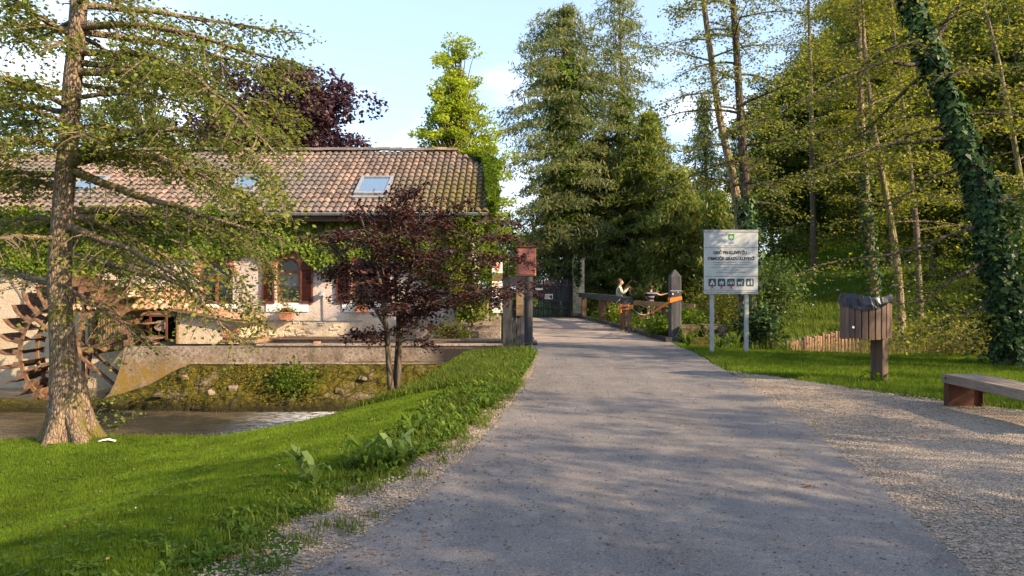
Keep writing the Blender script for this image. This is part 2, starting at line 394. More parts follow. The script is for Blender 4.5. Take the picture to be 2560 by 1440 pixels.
MT['cream'] = mat_simple('cream', (0.38, 0.37, 0.28), (0.47, 0.45, 0.36), 9, 0.9, 0.004, 40)
MT['navy'] = mat_simple('navy', (0.012, 0.014, 0.025), (0.025, 0.028, 0.045), 9, 0.85, 0.003, 40)
MT['lime_cloth'] = mat_simple('lime_cloth', (0.28, 0.31, 0.06), (0.36, 0.38, 0.09), 9, 0.85, 0.003, 40)
MT['trouser_grey'] = mat_simple('trouser_grey', (0.30, 0.28, 0.27), (0.40, 0.38, 0.37), 9, 0.85, 0.003, 40)
MT['pink_cloth'] = mat_simple('pink_cloth', (0.55, 0.16, 0.11), (0.62, 0.2, 0.14), 9, 0.85, 0.003, 40)
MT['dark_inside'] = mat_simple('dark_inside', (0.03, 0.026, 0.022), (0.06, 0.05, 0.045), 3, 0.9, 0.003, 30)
MT['curtain'] = mat_simple('curtain', (0.5, 0.5, 0.47), (0.62, 0.62, 0.58), 5, 0.9, 0.003, 30)
MT['pebble'] = mat_simple('pebble', (0.18, 0.14, 0.10), (0.33, 0.27, 0.205), 8, 0.9, 0.002, 60, var=0.35)
MT['twig'] = mat_simple('twig', (0.08, 0.055, 0.035), (0.17, 0.12, 0.08), 8, 0.9, 0, 60, var=0.3)
MT['foam'] = mat_simple('foam', (0.62, 0.63, 0.63), (0.8, 0.81, 0.8), 8, 0.6, 0.01, 20)

def striped():
    t = NT('striped_shirt'); v = t.coord((1, 1, 1))
    w = t.n('TexWave', wave_type='BANDS', bands_direction='Z'); w.inputs['Scale'].default_value = 2.2
    w.inputs['Distortion'].default_value = 0.6; t.l(v, w.inputs['Vector'])
    col = t.ramp(w.outputs['Color'], [(0.0, (0.012, 0.012, 0.02)), (0.62, (0.016, 0.016, 0.028)), (0.70, (0.16, 0.03, 0.05)), (0.86, (0.25, 0.23, 0.25))])
    return t.done(t.bsdf(col, 0.85))
MT['stripe'] = striped()

def glass(name, tint=(0.02, 0.025, 0.03)):
    t = NT(name); v = t.coord()
    p = t.bsdf(tint, 0.04, t.bump(t.noise(v, 2.5, 2), 0.01, 0.3), 0.8); 
    tr = t.n('BsdfTransparent'); mx = t.n('MixShader'); mx.inputs[0].default_value = 0.55
    t.l(tr.outputs[0], mx.inputs[1]); t.l(p.outputs[0], mx.inputs[2])
    return t.done(mx)
MT['glass'] = glass('glass')
def sky_glass():
    t = NT('skylight_glass'); v = t.coord()
    p = t.bsdf((0.10, 0.16, 0.22), 0.06, t.bump(t.noise(v, 2.5, 2), 0.004, 0.3), 1.0)
    p.inputs['Coat Weight'].default_value = 1.0; p.inputs['Coat IOR'].default_value = 2.2; p.inputs['Coat Roughness'].default_value = 0.05
    return t.done(p)
MT['skylight_glass'] = sky_glass()

def tile_mat():
    t = NT('roof_tile'); v = t.coord((1, 1, 1), True)
    k = t.rand()
    col = t.ramp(k, [(0.05, (0.11, 0.078, 0.062)), (0.35, (0.165, 0.115, 0.09)), (0.65, (0.22, 0.15, 0.115)), (0.95, (0.29, 0.185, 0.135))])
    big = t.noise(v, 0.55, 6, 0.65); fine = t.noise(v, 22, 6, 0.7)
    col = t.mix(t.fac(big, 0.44, 0.60), col, (0.125, 0.105, 0.095))           # grey weathered patches
    col = t.mix(t.fac(fine, 0.54, 0.68), col, (0.05, 0.043, 0.038))           # black lichen spots
    col = t.mix(t.math('MULTIPLY', t.fac(t.noise(v, 9, 4), 0.6, 0.68), 0.6), col, (0.42, 0.36, 0.29))
    sp = t.n('SeparateXYZ'); t.l(v, sp.inputs[0])
    gx = t.n('MapRange'); gx.inputs['From Min'].default_value = -4.2; gx.inputs['From Max'].default_value = -1.6; t.l(sp.outputs['X'], gx.inputs['Value'])
    gz_ = t.n('MapRange'); gz_.inputs['From Min'].default_value = 5.9; gz_.inputs['From Max'].default_value = 4.4; t.l(sp.outputs['Z'], gz_.inputs['Value'])
    mm = t.math('MULTIPLY', t.math('MULTIPLY', gx.outputs[0], gz_.outputs[0]), t.fac(t.noise(v, 3, 6, 0.7), 0.32, 0.5))
    col = t.mix(mm, col, t.ramp(fine, [(0.35, (0.06, 0.05, 0.02)), (0.65, (0.17, 0.13, 0.03))]))
    return t.done(t.bsdf(col, 0.9, t.bump(fine, 0.006), 0.2))
MT['tile'] = tile_mat()

def plaster_mat():
    t = NT('plaster'); v = t.coord((1, 1, 1), True)
    f = t.noise(v, 2.2, 8, 0.65); g = t.noise(v, 26, 6, 0.65); vo = t.voro(t.coord((1, 1, 1.4), True), 9)
    col = t.ramp(f, [(0.28, (0.36, 0.28, 0.235)), (0.5, (0.46, 0.375, 0.325)), (0.72, (0.54, 0.46, 0.41))])
    sp = t.n('SeparateXYZ'); t.l(v, sp.inputs[0])
    lo = t.n('MapRange'); lo.inputs['From Min'].default_value = 0.75; lo.inputs['From Max'].default_value = 0.45; t.l(sp.outputs['Z'], lo.inputs['Value'])
    col = t.mix(t.math('MULTIPLY', lo.outputs[0], 0.8), col, t.ramp(t.noise(v, 5, 6, 0.7), [(0.3, (0.26, 0.2, 0.13)), (0.5, (0.45, 0.36, 0.24)), (0.7, (0.56, 0.48, 0.36))]))
    lf = t.n('MapRange'); lf.inputs['From Min'].default_value = -9.5; lf.inputs['From Max'].default_value = -12.5; t.l(sp.outputs['X'], lf.inputs['Value'])
    col = t.mix(t.math('MULTIPLY', lf.outputs[0], 0.6), col, (0.47, 0.36, 0.22))
    h = t.math('ADD', t.math('MULTIPLY', g, 0.8), t.math('MULTIPLY', vo, 0.25))
    return t.done(t.bsdf(col, 0.92, t.bump(h, 0.03, 0.9), 0.15))
MT['plaster'] = plaster_mat()

def concrete_mat():
    t = NT('old_concrete'); v = t.coord((1, 1, 1), True)
    f = t.noise(v, 1.6, 8, 0.7); g = t.noise(v, 18, 7, 0.7)
    col = t.ramp(f, [(0.3, (0.165, 0.12, 0.09)), (0.5, (0.26, 0.20, 0.155)), (0.7, (0.35, 0.285, 0.23))])
    col = t.mix(t.math('MULTIPLY', t.fac(g, 0.46, 0.62), 0.85), col, (0.10, 0.072, 0.05))
    col = t.mix(t.math('MULTIPLY', t.fac(t.noise(t.coord((1, 1, .3), True), 2.6, 6, .7), .5, .66), .7), col, (0.085, 0.06, 0.042))
    sp = t.n('SeparateXYZ'); t.l(v, sp.inputs[0])
    zz = t.n('MapRange'); zz.inputs['From Min'].default_value = -0.05; zz.inputs['From Max'].default_value = -0.45; t.l(sp.outputs['Z'], zz.inputs['Value'])
    xx = t.n('MapRange'); xx.inputs['From Min'].default_value = -6.0; xx.inputs['From Max'].default_value = -8.0; t.l(sp.outputs['X'], xx.inputs['Value'])
    ms = t.math('MULTIPLY', zz.outputs[0], xx.outputs[0])
    col = t.mix(t.math('MULTIPLY', ms, t.fac(t.noise(v, 4, 6, .7), 0.3, 0.6)), col, (0.21, 0.13, 0.025))
    xr = t.n('MapRange'); xr.inputs['From Min'].default_value = -2.3; xr.inputs['From Max'].default_value = -1.6; t.l(sp.outputs['X'], xr.inputs['Value'])
    z2 = t.n('MapRange'); z2.inputs['From Min'].default_value = 0.10; z2.inputs['From Max'].default_value = 0.04; t.l(sp.outputs['Z'], z2.inputs['Value'])
    col = t.mix(t.math('MULTIPLY', xr.outputs[0], z2.outputs[0]), col, (0.03, 0.025, 0.022))   # wet black end by the sluice
    return t.done(t.bsdf(col, 0.88, t.bump(g, 0.02), 0.2))
MT['concrete'] = concrete_mat()

def moss_mat(name='mossy_stone', lo=0.33, hi=0.46, gold=(0.165, 0.128, 0.014), dark=(0.058, 0.055, 0.011)):
    t = NT(name); v = t.coord((1, 1, 1), True)
    f = t.noise(v, 1.7, 7, 0.68); g = t.noise(v, 13, 8, 0.75); b = t.noise(v, 30, 5, 0.7)
    stone = t.ramp(g, [(0.3, (0.10, 0.075, 0.05)), (0.55, (0.28, 0.21, 0.15)), (0.75, (0.40, 0.32, 0.24))])
    moss = t.ramp(g, [(0.28, (0.03, 0.03, 0.008)), (0.45, dark), (0.62, gold), (0.8, (0.21, 0.17, 0.026))])
    mk = t.fac(f, lo, hi)
    col = t.mix(mk, stone, moss)
    cr = t.voro(t.coord((0.7, 1, 1.3), True), 3.2, 'DISTANCE_TO_EDGE')
    col = t.mix(t.fac(cr, 0.05, 0.0), col, (0.02, 0.018, 0.008))
    sp = t.n('SeparateXYZ'); t.l(v, sp.inputs[0])
    wz = t.n('MapRange'); wz.inputs['From Min'].default_value = -0.98; wz.inputs['From Max'].default_value = -1.22; t.l(sp.outputs['Z'], wz.inputs['Value'])
    col = t.mix(t.math('MULTIPLY', wz.outputs[0], 0.85), col, (0.025, 0.022, 0.012))          # darker towards the waterline
    h = t.math('ADD', t.math('MULTIPLY', g, 1.0), t.math('MULTIPLY', b, 0.5))
    return t.done(t.bsdf(col, 0.95, t.bump(h, 0.09), 0.1))
MT['moss'] = moss_mat()
MT['moss_block'] = moss_mat('moss_block', 0.35, 0.6, (0.13, 0.10, 0.02), (0.05, 0.05, 0.012))

def asphalt_mat():
    t = NT('asphalt'); v = t.coord((1, 1, 1), True)
    f = t.noise(v, 0.9, 6, 0.6); g = t.noise(v, 90, 4, 0.7); vo = t.voro(v, 160, 'F1', 'Color')
    base = t.ramp(f, [(0.3, (0.145, 0.131, 0.121)), (0.7, (0.205, 0.183, 0.166))])
    sepc = t.n('SeparateColor'); t.l(vo, sepc.inputs[0])
    tr = t.noise(t.coord((1.5, 0.10, 1), True), 1.6, 5, 0.6)
    base = t.mix(1.0, base, t.ramp(tr, [(0.35, (0.84, 0.84, 0.85)), (0.65, (1.08, 1.07, 1.05))]), 'MULTIPLY')
    ck = t.voro(t.coord((0.5, 0.32, 1), True), 1.3, 'DISTANCE_TO_EDGE'); ckm = t.math('MULTIPLY', t.fac(ck, 0.006, 0.0), t.fac(t.noise(v, 0.55, 3), 0.55, 0.62))
    base = t.mix(t.math('MULTIPLY', ckm, 0.7), base, (0.05, 0.045, 0.04))
    col = t.mix(1.0, base, t.ramp(sepc.outputs[0], [(0.0, (0.55, 0.55, 0.55)), (0.5, (1, 1, 1)), (0.92, (1.15, 1.13, 1.1)), (1.0, (1.9, 1.8, 1.65))]), 'MULTIPLY')
    col = t.mix(t.math('MULTIPLY', t.fac(t.noise(v, 2.6, 8, 0.72), 0.52, 0.70), 0.55), col, (0.31, 0.265, 0.21))   # dust
    return t.done(t.bsdf(col, 0.85, t.bump(t.math('ADD', g, sepc.outputs[1]), 0.004, 0.8), 0.25))
MT['asphalt'] = asphalt_mat()
def gravel_mat():
    t = NT('gravel'); v = t.coord((1, 1, 1), True)
    vo = t.voro(v, 55, 'F1', 'Color'); d = t.voro(v, 55); f = t.noise(v, 0.8, 5); g = t.noise(v, 7, 7, .7)
    sepc = t.n('SeparateColor'); t.l(vo, sepc.inputs[0])
    col = t.ramp(sepc.outputs[0], [(0, (0.16, 0.12, 0.085)), (0.3, (0.25, 0.195, 0.145)), (0.7, (0.33, 0.265, 0.20)), (1, (0.43, 0.36, 0.28))])
    col = t.mix(t.math('MULTIPLY', t.fac(g, 0.5, 0.7), 0.5), col, (0.24, 0.19, 0.14))
    return t.done(t.bsdf(col, 0.93, t.bump(d, -0.02, 1.0), 0.15))
MT['gravel'] = gravel_mat()
def ground_mat():
    t = NT('turf_soil'); v = t.coord((1, 1, 1), True)
    f = t.noise(v, 1.3, 7, 0.65); g = t.noise(v, 24, 6, 0.75); fl = t.voro(v, 5)
    grass = t.ramp(g, [(0.25, (0.024, 0.055, 0.006)), (0.5, (0.045, 0.095, 0.009)), (0.75, (0.08, 0.145, 0.013))])
    col = t.mix(t.math('MULTIPLY', t.fac(f, 0.62, 0.72), 0.35), grass, (0.10, 0.085, 0.04))
    sp = t.n('SeparateXYZ'); t.l(v, sp.inputs[0])
    wet = t.n('MapRange'); wet.inputs['From Min'].default_value = -0.75; wet.inputs['From Max'].default_value = -1.0; t.l(sp.outputs['Z'], wet.inputs['Value'])
    col = t.mix(wet.outputs[0], col, (0.06, 0.045, 0.028))
    return t.done(t.bsdf(col, 0.95, t.bump(g, 0.03), 0.1))
MT['ground'] = ground_mat()
def water_mat():
    t = NT('muddy_water'); v = t.coord((0.6, 1.5, 1), True)
    a = t.noise(v, 2.6, 4, 0.6, 0.6); b = t.noise(v, 9, 4, 0.6)
    v1 = t.coord((1, 1, 1), True); sp = t.n('SeparateXYZ'); t.l(v1, sp.inputs[0])
    fx = t.n('MapRange'); fx.inputs['From Min'].default_value = -6.0; fx.inputs['From Max'].default_value = -3.9; t.l(sp.outputs['X'], fx.inputs['Value'])
    fm = t.math('MULTIPLY', fx.outputs[0], t.fac(t.noise(v, 7, 6, 0.7), 0.42, 0.56))
    col = t.mix(fm, t.ramp(a, [(0.3, (0.075, 0.055, 0.032)), (0.7, (0.115, 0.088, 0.052))]), (0.7, 0.7, 0.69))
    h = t.math('ADD', a, t.math('MULTIPLY', b, 0.4))
    ro = t.math('ADD', t.math('MULTIPLY', fm, 0.5), 0.07)
    return t.done(t.bsdf(col, ro, t.bump(h, 0.08, 0.6), 0.5))
MT['water'] = water_mat()
def pond_mat():
    t = NT('pond_water'); v = t.coord((1, 1, 1), True)
    return t.done(t.bsdf(t.ramp(t.noise(v, 2, 4), [(0.3, (0.10, 0.08, 0.03)), (0.7, (0.17, 0.14, 0.055))]), 0.08, t.bump(t.noise(v, 6, 3), 0.01, 0.4), 0.5))
MT['pond'] = pond_mat()
# grove positions used further down: x, y, scale, kind
GROVE = [(12.5, -3.5, .85, 0), (15.0, 1.0, .72, 2), (11.0, -8.5, .8, 1), (17.5, -6.0, .95, 0), (14.0, 5.5, .55, 1), (8.5, -12.0, .9, 2), (7.0, -5.5, .65, 2), (3.0, -9.5, .7, 0), (13.6, 10.6, .66, 1), (10.0, 0.6, .5, 0), (11.6, -1.2, .62, 1)]

# ------------------------------------------------------------------ terrain
PL = np.array([(-2.6, 1.0), (-1.8, 2.4), (-1.086, 3.89), (-.75, 4.9), (-.37, 6.78), (.05, 9.84), (.40, 13.0), (.55, 16.0), (.62, 19.9)])
PR = np.array([(1.7, 1.0), (2.05, 2.4), (2.45, 3.89), (2.74, 5.27), (3.30, 8.38), (3.86, 13.3), (4.1, 16.5), (4.25, 19.9)])
VL = np.array([(-3.4, 1.0), (-2.6, 2.4), (-1.75, 3.89), (-1.5, 4.66), (-1.09, 5.93), (-.58, 7.7), (.02, 11.4), (.38, 15.0), (.55, 18.0), (.60, 19.9)])
def xl(y): return np.interp(y, PL[:, 1], PL[:, 0])
def xr(y): return np.interp(y, PR[:, 1], PR[:, 0])
def xv(y): return np.interp(y, VL[:, 1], VL[:, 0])
GRV = np.array([(3.86, 13.3), (4.5, 12.2), (5.24, 10.8), (5.75, 9.84), (6.3, 8.9), (7.4, 7.6), (9.5, 6.0), (12, 4.5), (12, 0), (1.7, 0.0)])
CREEK = np.array([(-60, 11.0), (-20, 10.75), (-10, 10.6), (-7.35, 10.55), (-6.4, 10.75), (-5.6, 10.85), (-4.4, 10.9), (-2.9, 11.25), (-2.15, 11.75), (-1.75, 12.6), (-1.5, 13.8), (-1.4, 15.2), (-1.3, 16.0), (-1.25, 17.6), (-7.4, 17.6), (-7.4, 21.9), (-60, 21.9)])
RACE = np.array([(-1.0, 21.0), (8, 21.4), (8, 26.0), (4.6, 28.0), (-1, 29)])
POND = np.array([(6.9, 19.4), (7.4, 18.5), (8.6, 18.0), (11, 17.9), (13.2, 19.2), (13.4, 23), (11.0, 24.2), (9.4, 22.6), (7.9, 21.0)])
def inpoly(x, y, P):
    c = np.zeros(np.shape(x), bool); n = len(P); j = n - 1
    for i in range(n):
        xi, yi = P[i]; xj, yj = P[j]
        c ^= ((yi > y) != (yj > y)) & (x < (xj - xi) * (y - yi) / (yj - yi + 1e-12) + xi)
        j = i
    return c
def pdist(x, y, P):
    d = np.full(np.shape(x), 1e9); n = len(P)
    for i in range(n):
        a = P[i]; b = P[(i + 1) % n]; ab = b - a
        t = np.clip(((x - a[0]) * ab[0] + (y - a[1]) * ab[1]) / (ab @ ab + 1e-9), 0, 1)
        d = np.minimum(d, np.hypot(x - a[0] - t * ab[0], y - a[1] - t * ab[1]))
    return d
def sdist(x, y, P):
    d = pdist(x, y, P); return np.where(inpoly(x, y, P), d, -d)
WATER_Z = -1.3
def gz(x, y):
    x = np.asarray(x, float); y = np.asarray(y, float)
    yy = np.clip(y, 1, 19.9)
    dl = xv(yy) - 0.25 - x
    z = -0.67 * sstep(0.0, 4.3, dl) * (1 - 0.55 * sstep(11, 14.5, y)) * (1 - sstep(22, 30, y))
    z = z - 0.03 * sstep(-0.15, 0.1, x - xl(yy)) * sstep(-0.15, 0.1, xr(yy) - x)
    d = x * 0.5 + y * 0.87
    m = sstep(5.5, 12, x); q = x / np.maximum(y, 8); m2 = m * sstep(0.33, 0.52, q)
    hill = m * sstep(0.2, 0.34, q) * 0.15 * np.clip(d - 30, 0, 19) + m2 * 0.62 * np.clip(d - 49, 0, 42)
    hill = hill + m * 0.09 * np.clip(x - 14, 0, 14) * sstep(-5, 8, y)
    z = z + hill
    n = vnoise(np.stack([x, y], -1), 0.5, 3, 3)
    off = np.minimum(np.abs(x - np.clip(x, xl(yy), xr(yy))), 1.0)
    off = np.where(y > 19.9, 1, off)
    z = z + 0.05 * n * off
    z = z - 0.9 * sstep(0, 1.2, sdist(x, y, RACE))
    sp_ = sdist(x, y, POND)
    z = z - 0.55 * sstep(-0.1, 0.6, sp_) - 0.17 * sstep(-3.2, -0.1, sp_) * sstep(21, 19, y)
    cd = sdist(x, y, CREEK)
    z = z * (1 - sstep(-0.3, 0.9, cd)) + -1.75 * sstep(-0.3, 0.9, cd)
    z = np.where((y > 17.6) & (x < -0.3) & (x > -40) & (cd <= 0) & (y < 27), np.minimum(z, -0.25), z)
    return z
def gz1(x, y): return float(gz(np.array([x]), np.array([y]))[0])

def axis(segs):
    out = []
    for a, b, s in segs: out.append(np.arange(a, b, s))
    return np.concatenate(out + [[segs[-1][1]]])
gxs = axis([(-130, -30, 10), (-30, -12, 0.8), (-12, 9, 0.14), (9, 16, 0.35), (16, 40, 1.2), (40, 130, 6)])
gys = axis([(-40, 0, 4), (0, 3, 0.5), (3, 21, 0.14), (21, 34, 0.4), (34, 70, 1.5), (70, 190, 8)])
gX, gY = np.meshgrid(gxs, gys)
gZ = gz(gX, gY)
ny, nx = gX.shape
idx = np.arange(ny * nx).reshape(ny, nx)
gq = np.stack([idx[:-1, :-1], idx[:-1, 1:], idx[1:, 1:], idx[1:, :-1]], -1).reshape(-1, 4)
me = raw_mesh('ground', np.stack([gX, gY, gZ], -1).reshape(-1, 3), gq.ravel(), np.full(len(gq), 4), smooth=True)
tag(link('ground', me, None, MT['ground']), 'grassy ground sloping down to the mill stream on the left', kind='structure')

# far hills' ground is the same sheet; the asphalt path is a sheet of its own
def strip(name, ys, fl, fr, nx_, z, mat, jl=0.0, jr=0.0, seed=0):
    V = []
    for y in ys:
        a = fl(y) + jl * float(vnoise(np.array([0.0, y]), 1.6, seed, 3)); b = fr(y) + jr * float(vnoise(np.array([7.0, y]), 1.6, seed + 5, 3))
        for k in range(nx_ + 1):
            x = a + (b - a) * k / nx_
            V.append((x, y, z(x, y) if callable(z) else z))
    n = nx_ + 1; i = np.arange(len(ys) - 1)[:, None] * n + np.arange(nx_)[None, :]
    q = np.stack([i, i + 1, i + n + 1, i + n], -1).reshape(-1, 4)
    me = raw_mesh(name, np.array(V), q.ravel(), np.full(len(q), 4), smooth=True)
    return link(name, me, None, mat)
pys = np.arange(1.0, 19.72, 0.09)
tag(strip('asphalt_path', pys, xl, xr, 6, 0.014, MT['asphalt'], 0.05, 0.05, 2), 'grey asphalt path running straight to the wooden bridge', kind='structure')
tag(strip('gravel_verge', pys, lambda y: xv(y) - 0.06, lambda y: xl(y) + 0.15, 6, lambda x, y: 0.004 + min(0.0, float(gz(np.array([x]), np.array([y]))[0]) + 0.012) if False else 0.004, MT['gravel'], 0.16, 0.0, 4), 'narrow strip of pale gravel along the left path edge', kind='structure')
# gravel yard on the right: fine grid clipped by the outline
def yard():
    xs = np.arange(1.8, 12.2, 0.12); ys = np.arange(0.2, 13.4, 0.12); X, Y = np.meshgrid(xs, ys)
    d = sdist(X, Y, GRV) + 0.14 * vnoise(np.stack([X, Y], -1), 1.5, 9, 3)
    ok = (d > 0) & (X > xr(np.clip(Y, 1, 19.9)) - 0.15)
    ix = np.arange(X.size).reshape(X.shape)
    k = ok[:-1, :-1] & ok[1:, :-1] & ok[:-1, 1:] & ok[1:, 1:]
    q = np.stack([ix[:-1, :-1], ix[:-1, 1:], ix[1:, 1:], ix[1:, :-1]], -1)[k]
    Z = np.maximum(gz(X, Y), 0.0) + 0.007
    u, inv = np.unique(q.ravel(), return_inverse=True)
    V = np.stack([X, Y, Z], -1).reshape(-1, 3)[u]
    me = raw_mesh('gravel_yard', V, inv, np.full(len(q), 4), smooth=True)
    tag(link('gravel_yard', me, None, MT['gravel']), 'pale gravel area beside the path in front of the bench', kind='structure')
yard()
wv = MB(); wv.add([(-60, 9.8, WATER_Z), (-1.2, 9.8, WATER_Z), (-1.2, 20.2, WATER_Z), (-60, 20.2, WATER_Z)], np.array([(0, 1, 2, 3)]))
tag(wv.build('stream_water', MT['water']), 'brown mill stream flowing below the mossy wall', kind='structure')
pw = MB(); pw.add([(x, y, -0.22) for x, y in POND + (POND - POND.mean(0)) * 0.06], [list(range(len(POND)))])
tag(pw.build('pond_water', MT['pond']), 'small shallow brown pond behind the log edging', kind='structure')
# pebbles of the gravel, debris on the asphalt
def scatter_stones(name, P, size, mat, flat=0.6):
    n = len(P); o = np.array([(1, 0, 0), (0, 1, 0), (-1, 0, 0), (0, -1, 0), (0, 0, 1), (0, 0, -1)], float)
    s = size * rng.uniform(0.5, 1.4, (n, 1, 1)); V = o[None] * (1 + 0.35 * rng.normal(size=(n, 6, 3))) * s
    V[..., 2] *= flat
    V = V + P[:, None, :]
    f = np.array([(0, 1, 4), (1, 2, 4), (2, 3, 4), (3, 0, 4), (1, 0, 5), (2, 1, 5), (3, 2, 5), (0, 3, 5)])
    Fq = (np.arange(n)[:, None, None] * 6 + f[None]).reshape(-1)
    me = raw_mesh(name, V.reshape(-1, 3), Fq, np.full(n * 8, 3))
    return tag(link(name, me, None, mat), kind='stuff')
n = 40000
py = 3.0 + 10.2 * rng.random(n * 3) ** 1.7; px_ = rng.uniform(1.9, 8.5, n * 3)
ok = (sdist(px_, py, GRV) > 0.0) & (px_ > xr(py) - 0.25 * rng.random(n * 3) ** 2) & (px_ < 0.72 * py + 0.4)
P = np.stack([px_[ok], py[ok], np.full(ok.sum(), 0.012)], -1)[:17000]
tag(scatter_stones('gravel_stones', P, 0.0085, MT['pebble']), 'loose pale stones of the gravel area')
py = 3.4 + 13 * rng.random(9000) ** 1.6
pxx = xl(py) - (xl(py) - xv(py) + .05) * rng.random(9000) + 0.16 * rng.random(9000) ** 2
tag(scatter_stones('verge_stones', np.stack([pxx, py, np.full(9000, 0.01)], -1), 0.0085, MT['pebble']), 'loose stones along the left edge of the asphalt')
py = 3.4 + 15 * rng.random(3600) ** 1.5
pxx = xl(py) + (xr(py) - xl(py)) * rng.random(3600) ** 1.5
tag(scatter_stones('path_debris', np.stack([pxx, py, np.full(3600, 0.017)], -1), 0.008, MT['twig'], 0.4), 'bits of bark and dead leaf scattered on the asphalt')

# ------------------------------------------------------------------ mill house
YF, YG = 20.5, 20.0                       # facade plane and eave line
XW0, XW1, XV1 = -17.5, -1.25, -0.62       # wall ends, roof verge
ZE = W(0, 527, YG)[2]; YRD = 24.2; ZR = W(0, 378, YRD)[2]
hs = thing('mill_house', 'long old mill house with a brown pantile roof and creeper covered plaster wall', 'house', (-8, 22.5, 0))
SC = F / YF
def fx(px): return (px - 1280) / SC
def fz(py): return H - (py - HY) / SC
WIN = [  # x0, x1, sill z, spring z, top z of each opening
    (fx(690), fx(750), fz(757), fz(676), fz(643)),
    (fx(879), fx(942), fz(755), fz(675), fz(642)),
    (fx(494), fx(582), fz(760), fz(690), fz(652))]
HOLES = [(w[0], w[1], w[2], w[4]) for w in WIN] + [(-10.9, -7.95, -0.05, 0.95)]
def holed_wall(mb, x0, x1, z0, z1, y, depth, holes):
    xs = sorted({x0, x1, *[h[0] for h in holes], *[h[1] for h in holes]}); zs = sorted({z0, z1, *[h[2] for h in holes], *[h[3] for h in holes]})
    for i in range(len(xs) - 1):
        for j in range(len(zs) - 1):
            cx, cz = (xs[i] + xs[i + 1]) / 2, (zs[j] + zs[j + 1]) / 2
            if any(h[0] < cx < h[1] and h[2] < cz < h[3] for h in holes): continue
            mb.add([(xs[i], y, zs[j]), (xs[i + 1], y, zs[j]), (xs[i + 1], y, zs[j + 1]), (xs[i], y, zs[j + 1])], np.array([(0, 1, 2, 3)]))
    for a, b, c, d in holes:
        for q in ([(a, y, c), (a, y + depth, c), (a, y + depth, d), (a, y, d)], [(b, y, c), (b, y, d), (b, y + depth, d), (b, y + depth, c)],
                  [(a, y, c), (b, y, c), (b, y + depth, c), (a, y + depth, c)], [(a, y, d), (a, y + depth, d), (b, y + depth, d), (b, y, d)]):
            mb.add(q, np.array([(0, 1, 2, 3)]))
wm = MB(); holed_wall(wm, XW0, XW1, -1.8, ZE + 0.15, YF, 0.32, HOLES)
wm.build('wall', MT['plaster'], hs, fix=False)
wm = MB()
wm.box((XW1 - 0.3, YF + 0.004, -0.6), (XW1 - 0.004, 28.2, ZE + 0.1))                                   # gable side
wm.prism([(YF + 0.3, ZE + 0.1), (YRD, ZR - 0.15), (28.2, ZE + 0.1)], XW1 - 0.3, XW1 - 0.02, axis='x')
wm.box((XW0, 28.0, -0.6), (XW1 - 0.31, 28.2, ZE + 0.1))
wm.build('gable_wall', MT['plaster'], hs)
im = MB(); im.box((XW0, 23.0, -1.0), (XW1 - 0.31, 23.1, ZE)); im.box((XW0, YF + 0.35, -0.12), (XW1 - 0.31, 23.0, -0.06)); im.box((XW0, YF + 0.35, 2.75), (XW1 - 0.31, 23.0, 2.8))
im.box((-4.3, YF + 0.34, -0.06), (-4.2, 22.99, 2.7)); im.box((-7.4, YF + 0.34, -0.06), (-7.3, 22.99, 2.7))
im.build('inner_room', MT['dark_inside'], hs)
sl = nrm(np.array([0, YRD - YG, ZR - ZE])); rl = np.hypot(YRD - YG, ZR - ZE); up = np.array([0, -sl[2], sl[1]])
def roof_pt(x, s, h=0.0): return np.array([x, YG, ZE]) + sl * s + up * h + np.array([0, 0, 0])
def roof_px(px, py):
    d = np.array([(px - 1280) / F, 1.0, -(py - HY) / F]); o = np.array([0, 0, H]); a = np.array([0, YG, ZE])
    t = ((a - o) @ up) / (d @ up); p = o + t * d
    return p[0], (p - a) @ sl
vx, vs = roof_px(1232, 408); rx = fx(0) * 0 + W(1145, 378, YRD)[0]
rm = MB()
def slab(poly, h0, h1):
    n = len(poly); V = [roof_pt(x, s, h0) for x, s in poly] + [roof_pt(x, s, h1) for x, s in poly]
    rm.add(V, [list(range(n))[::-1], list(range(n, 2 * n))] + [[i, (i + 1) % n, n + (i + 1) % n, n + i] for i in range(n)])
slab([(XW0, -0.05), (XV1, -0.05), (XV1, vs), (rx, rl), (XW0, rl)], -0.13, -0.05)
# back slope and half hip
bk = np.array([0, 28.6, ZE])
rm.add([(XW0, YRD, ZR - 0.02), (rx, YRD, ZR - 0.02), (XV1, 28.4, ZE), (XW0, 28.4, ZE)], np.array([(0, 1, 2, 3)]))
rm.add([roof_pt(rx, rl, 0), roof_pt(XV1, vs, 0), (XV1, 2 * YRD - roof_pt(XV1, vs)[1], roof_pt(XV1, vs)[2])], np.array([(0, 1, 2)]))
rm.box((XW0, YG + 0.02, ZE - 0.28), (XV1 - 0.02, YG + 0.06, ZE - 0.1))                    # fascia board
rm.box((XW0, YG + 0.06, ZE - 0.16), (XV1 - 0.02, YF + 0.02, ZE - 0.12))                  # soffit
roof = rm.build('roof', mat_wood('roof_board', (0.03, 0.02, 0.015), (0.06, 0.04, 0.03), (0.09, 0.06, 0.045), 'x'), hs)
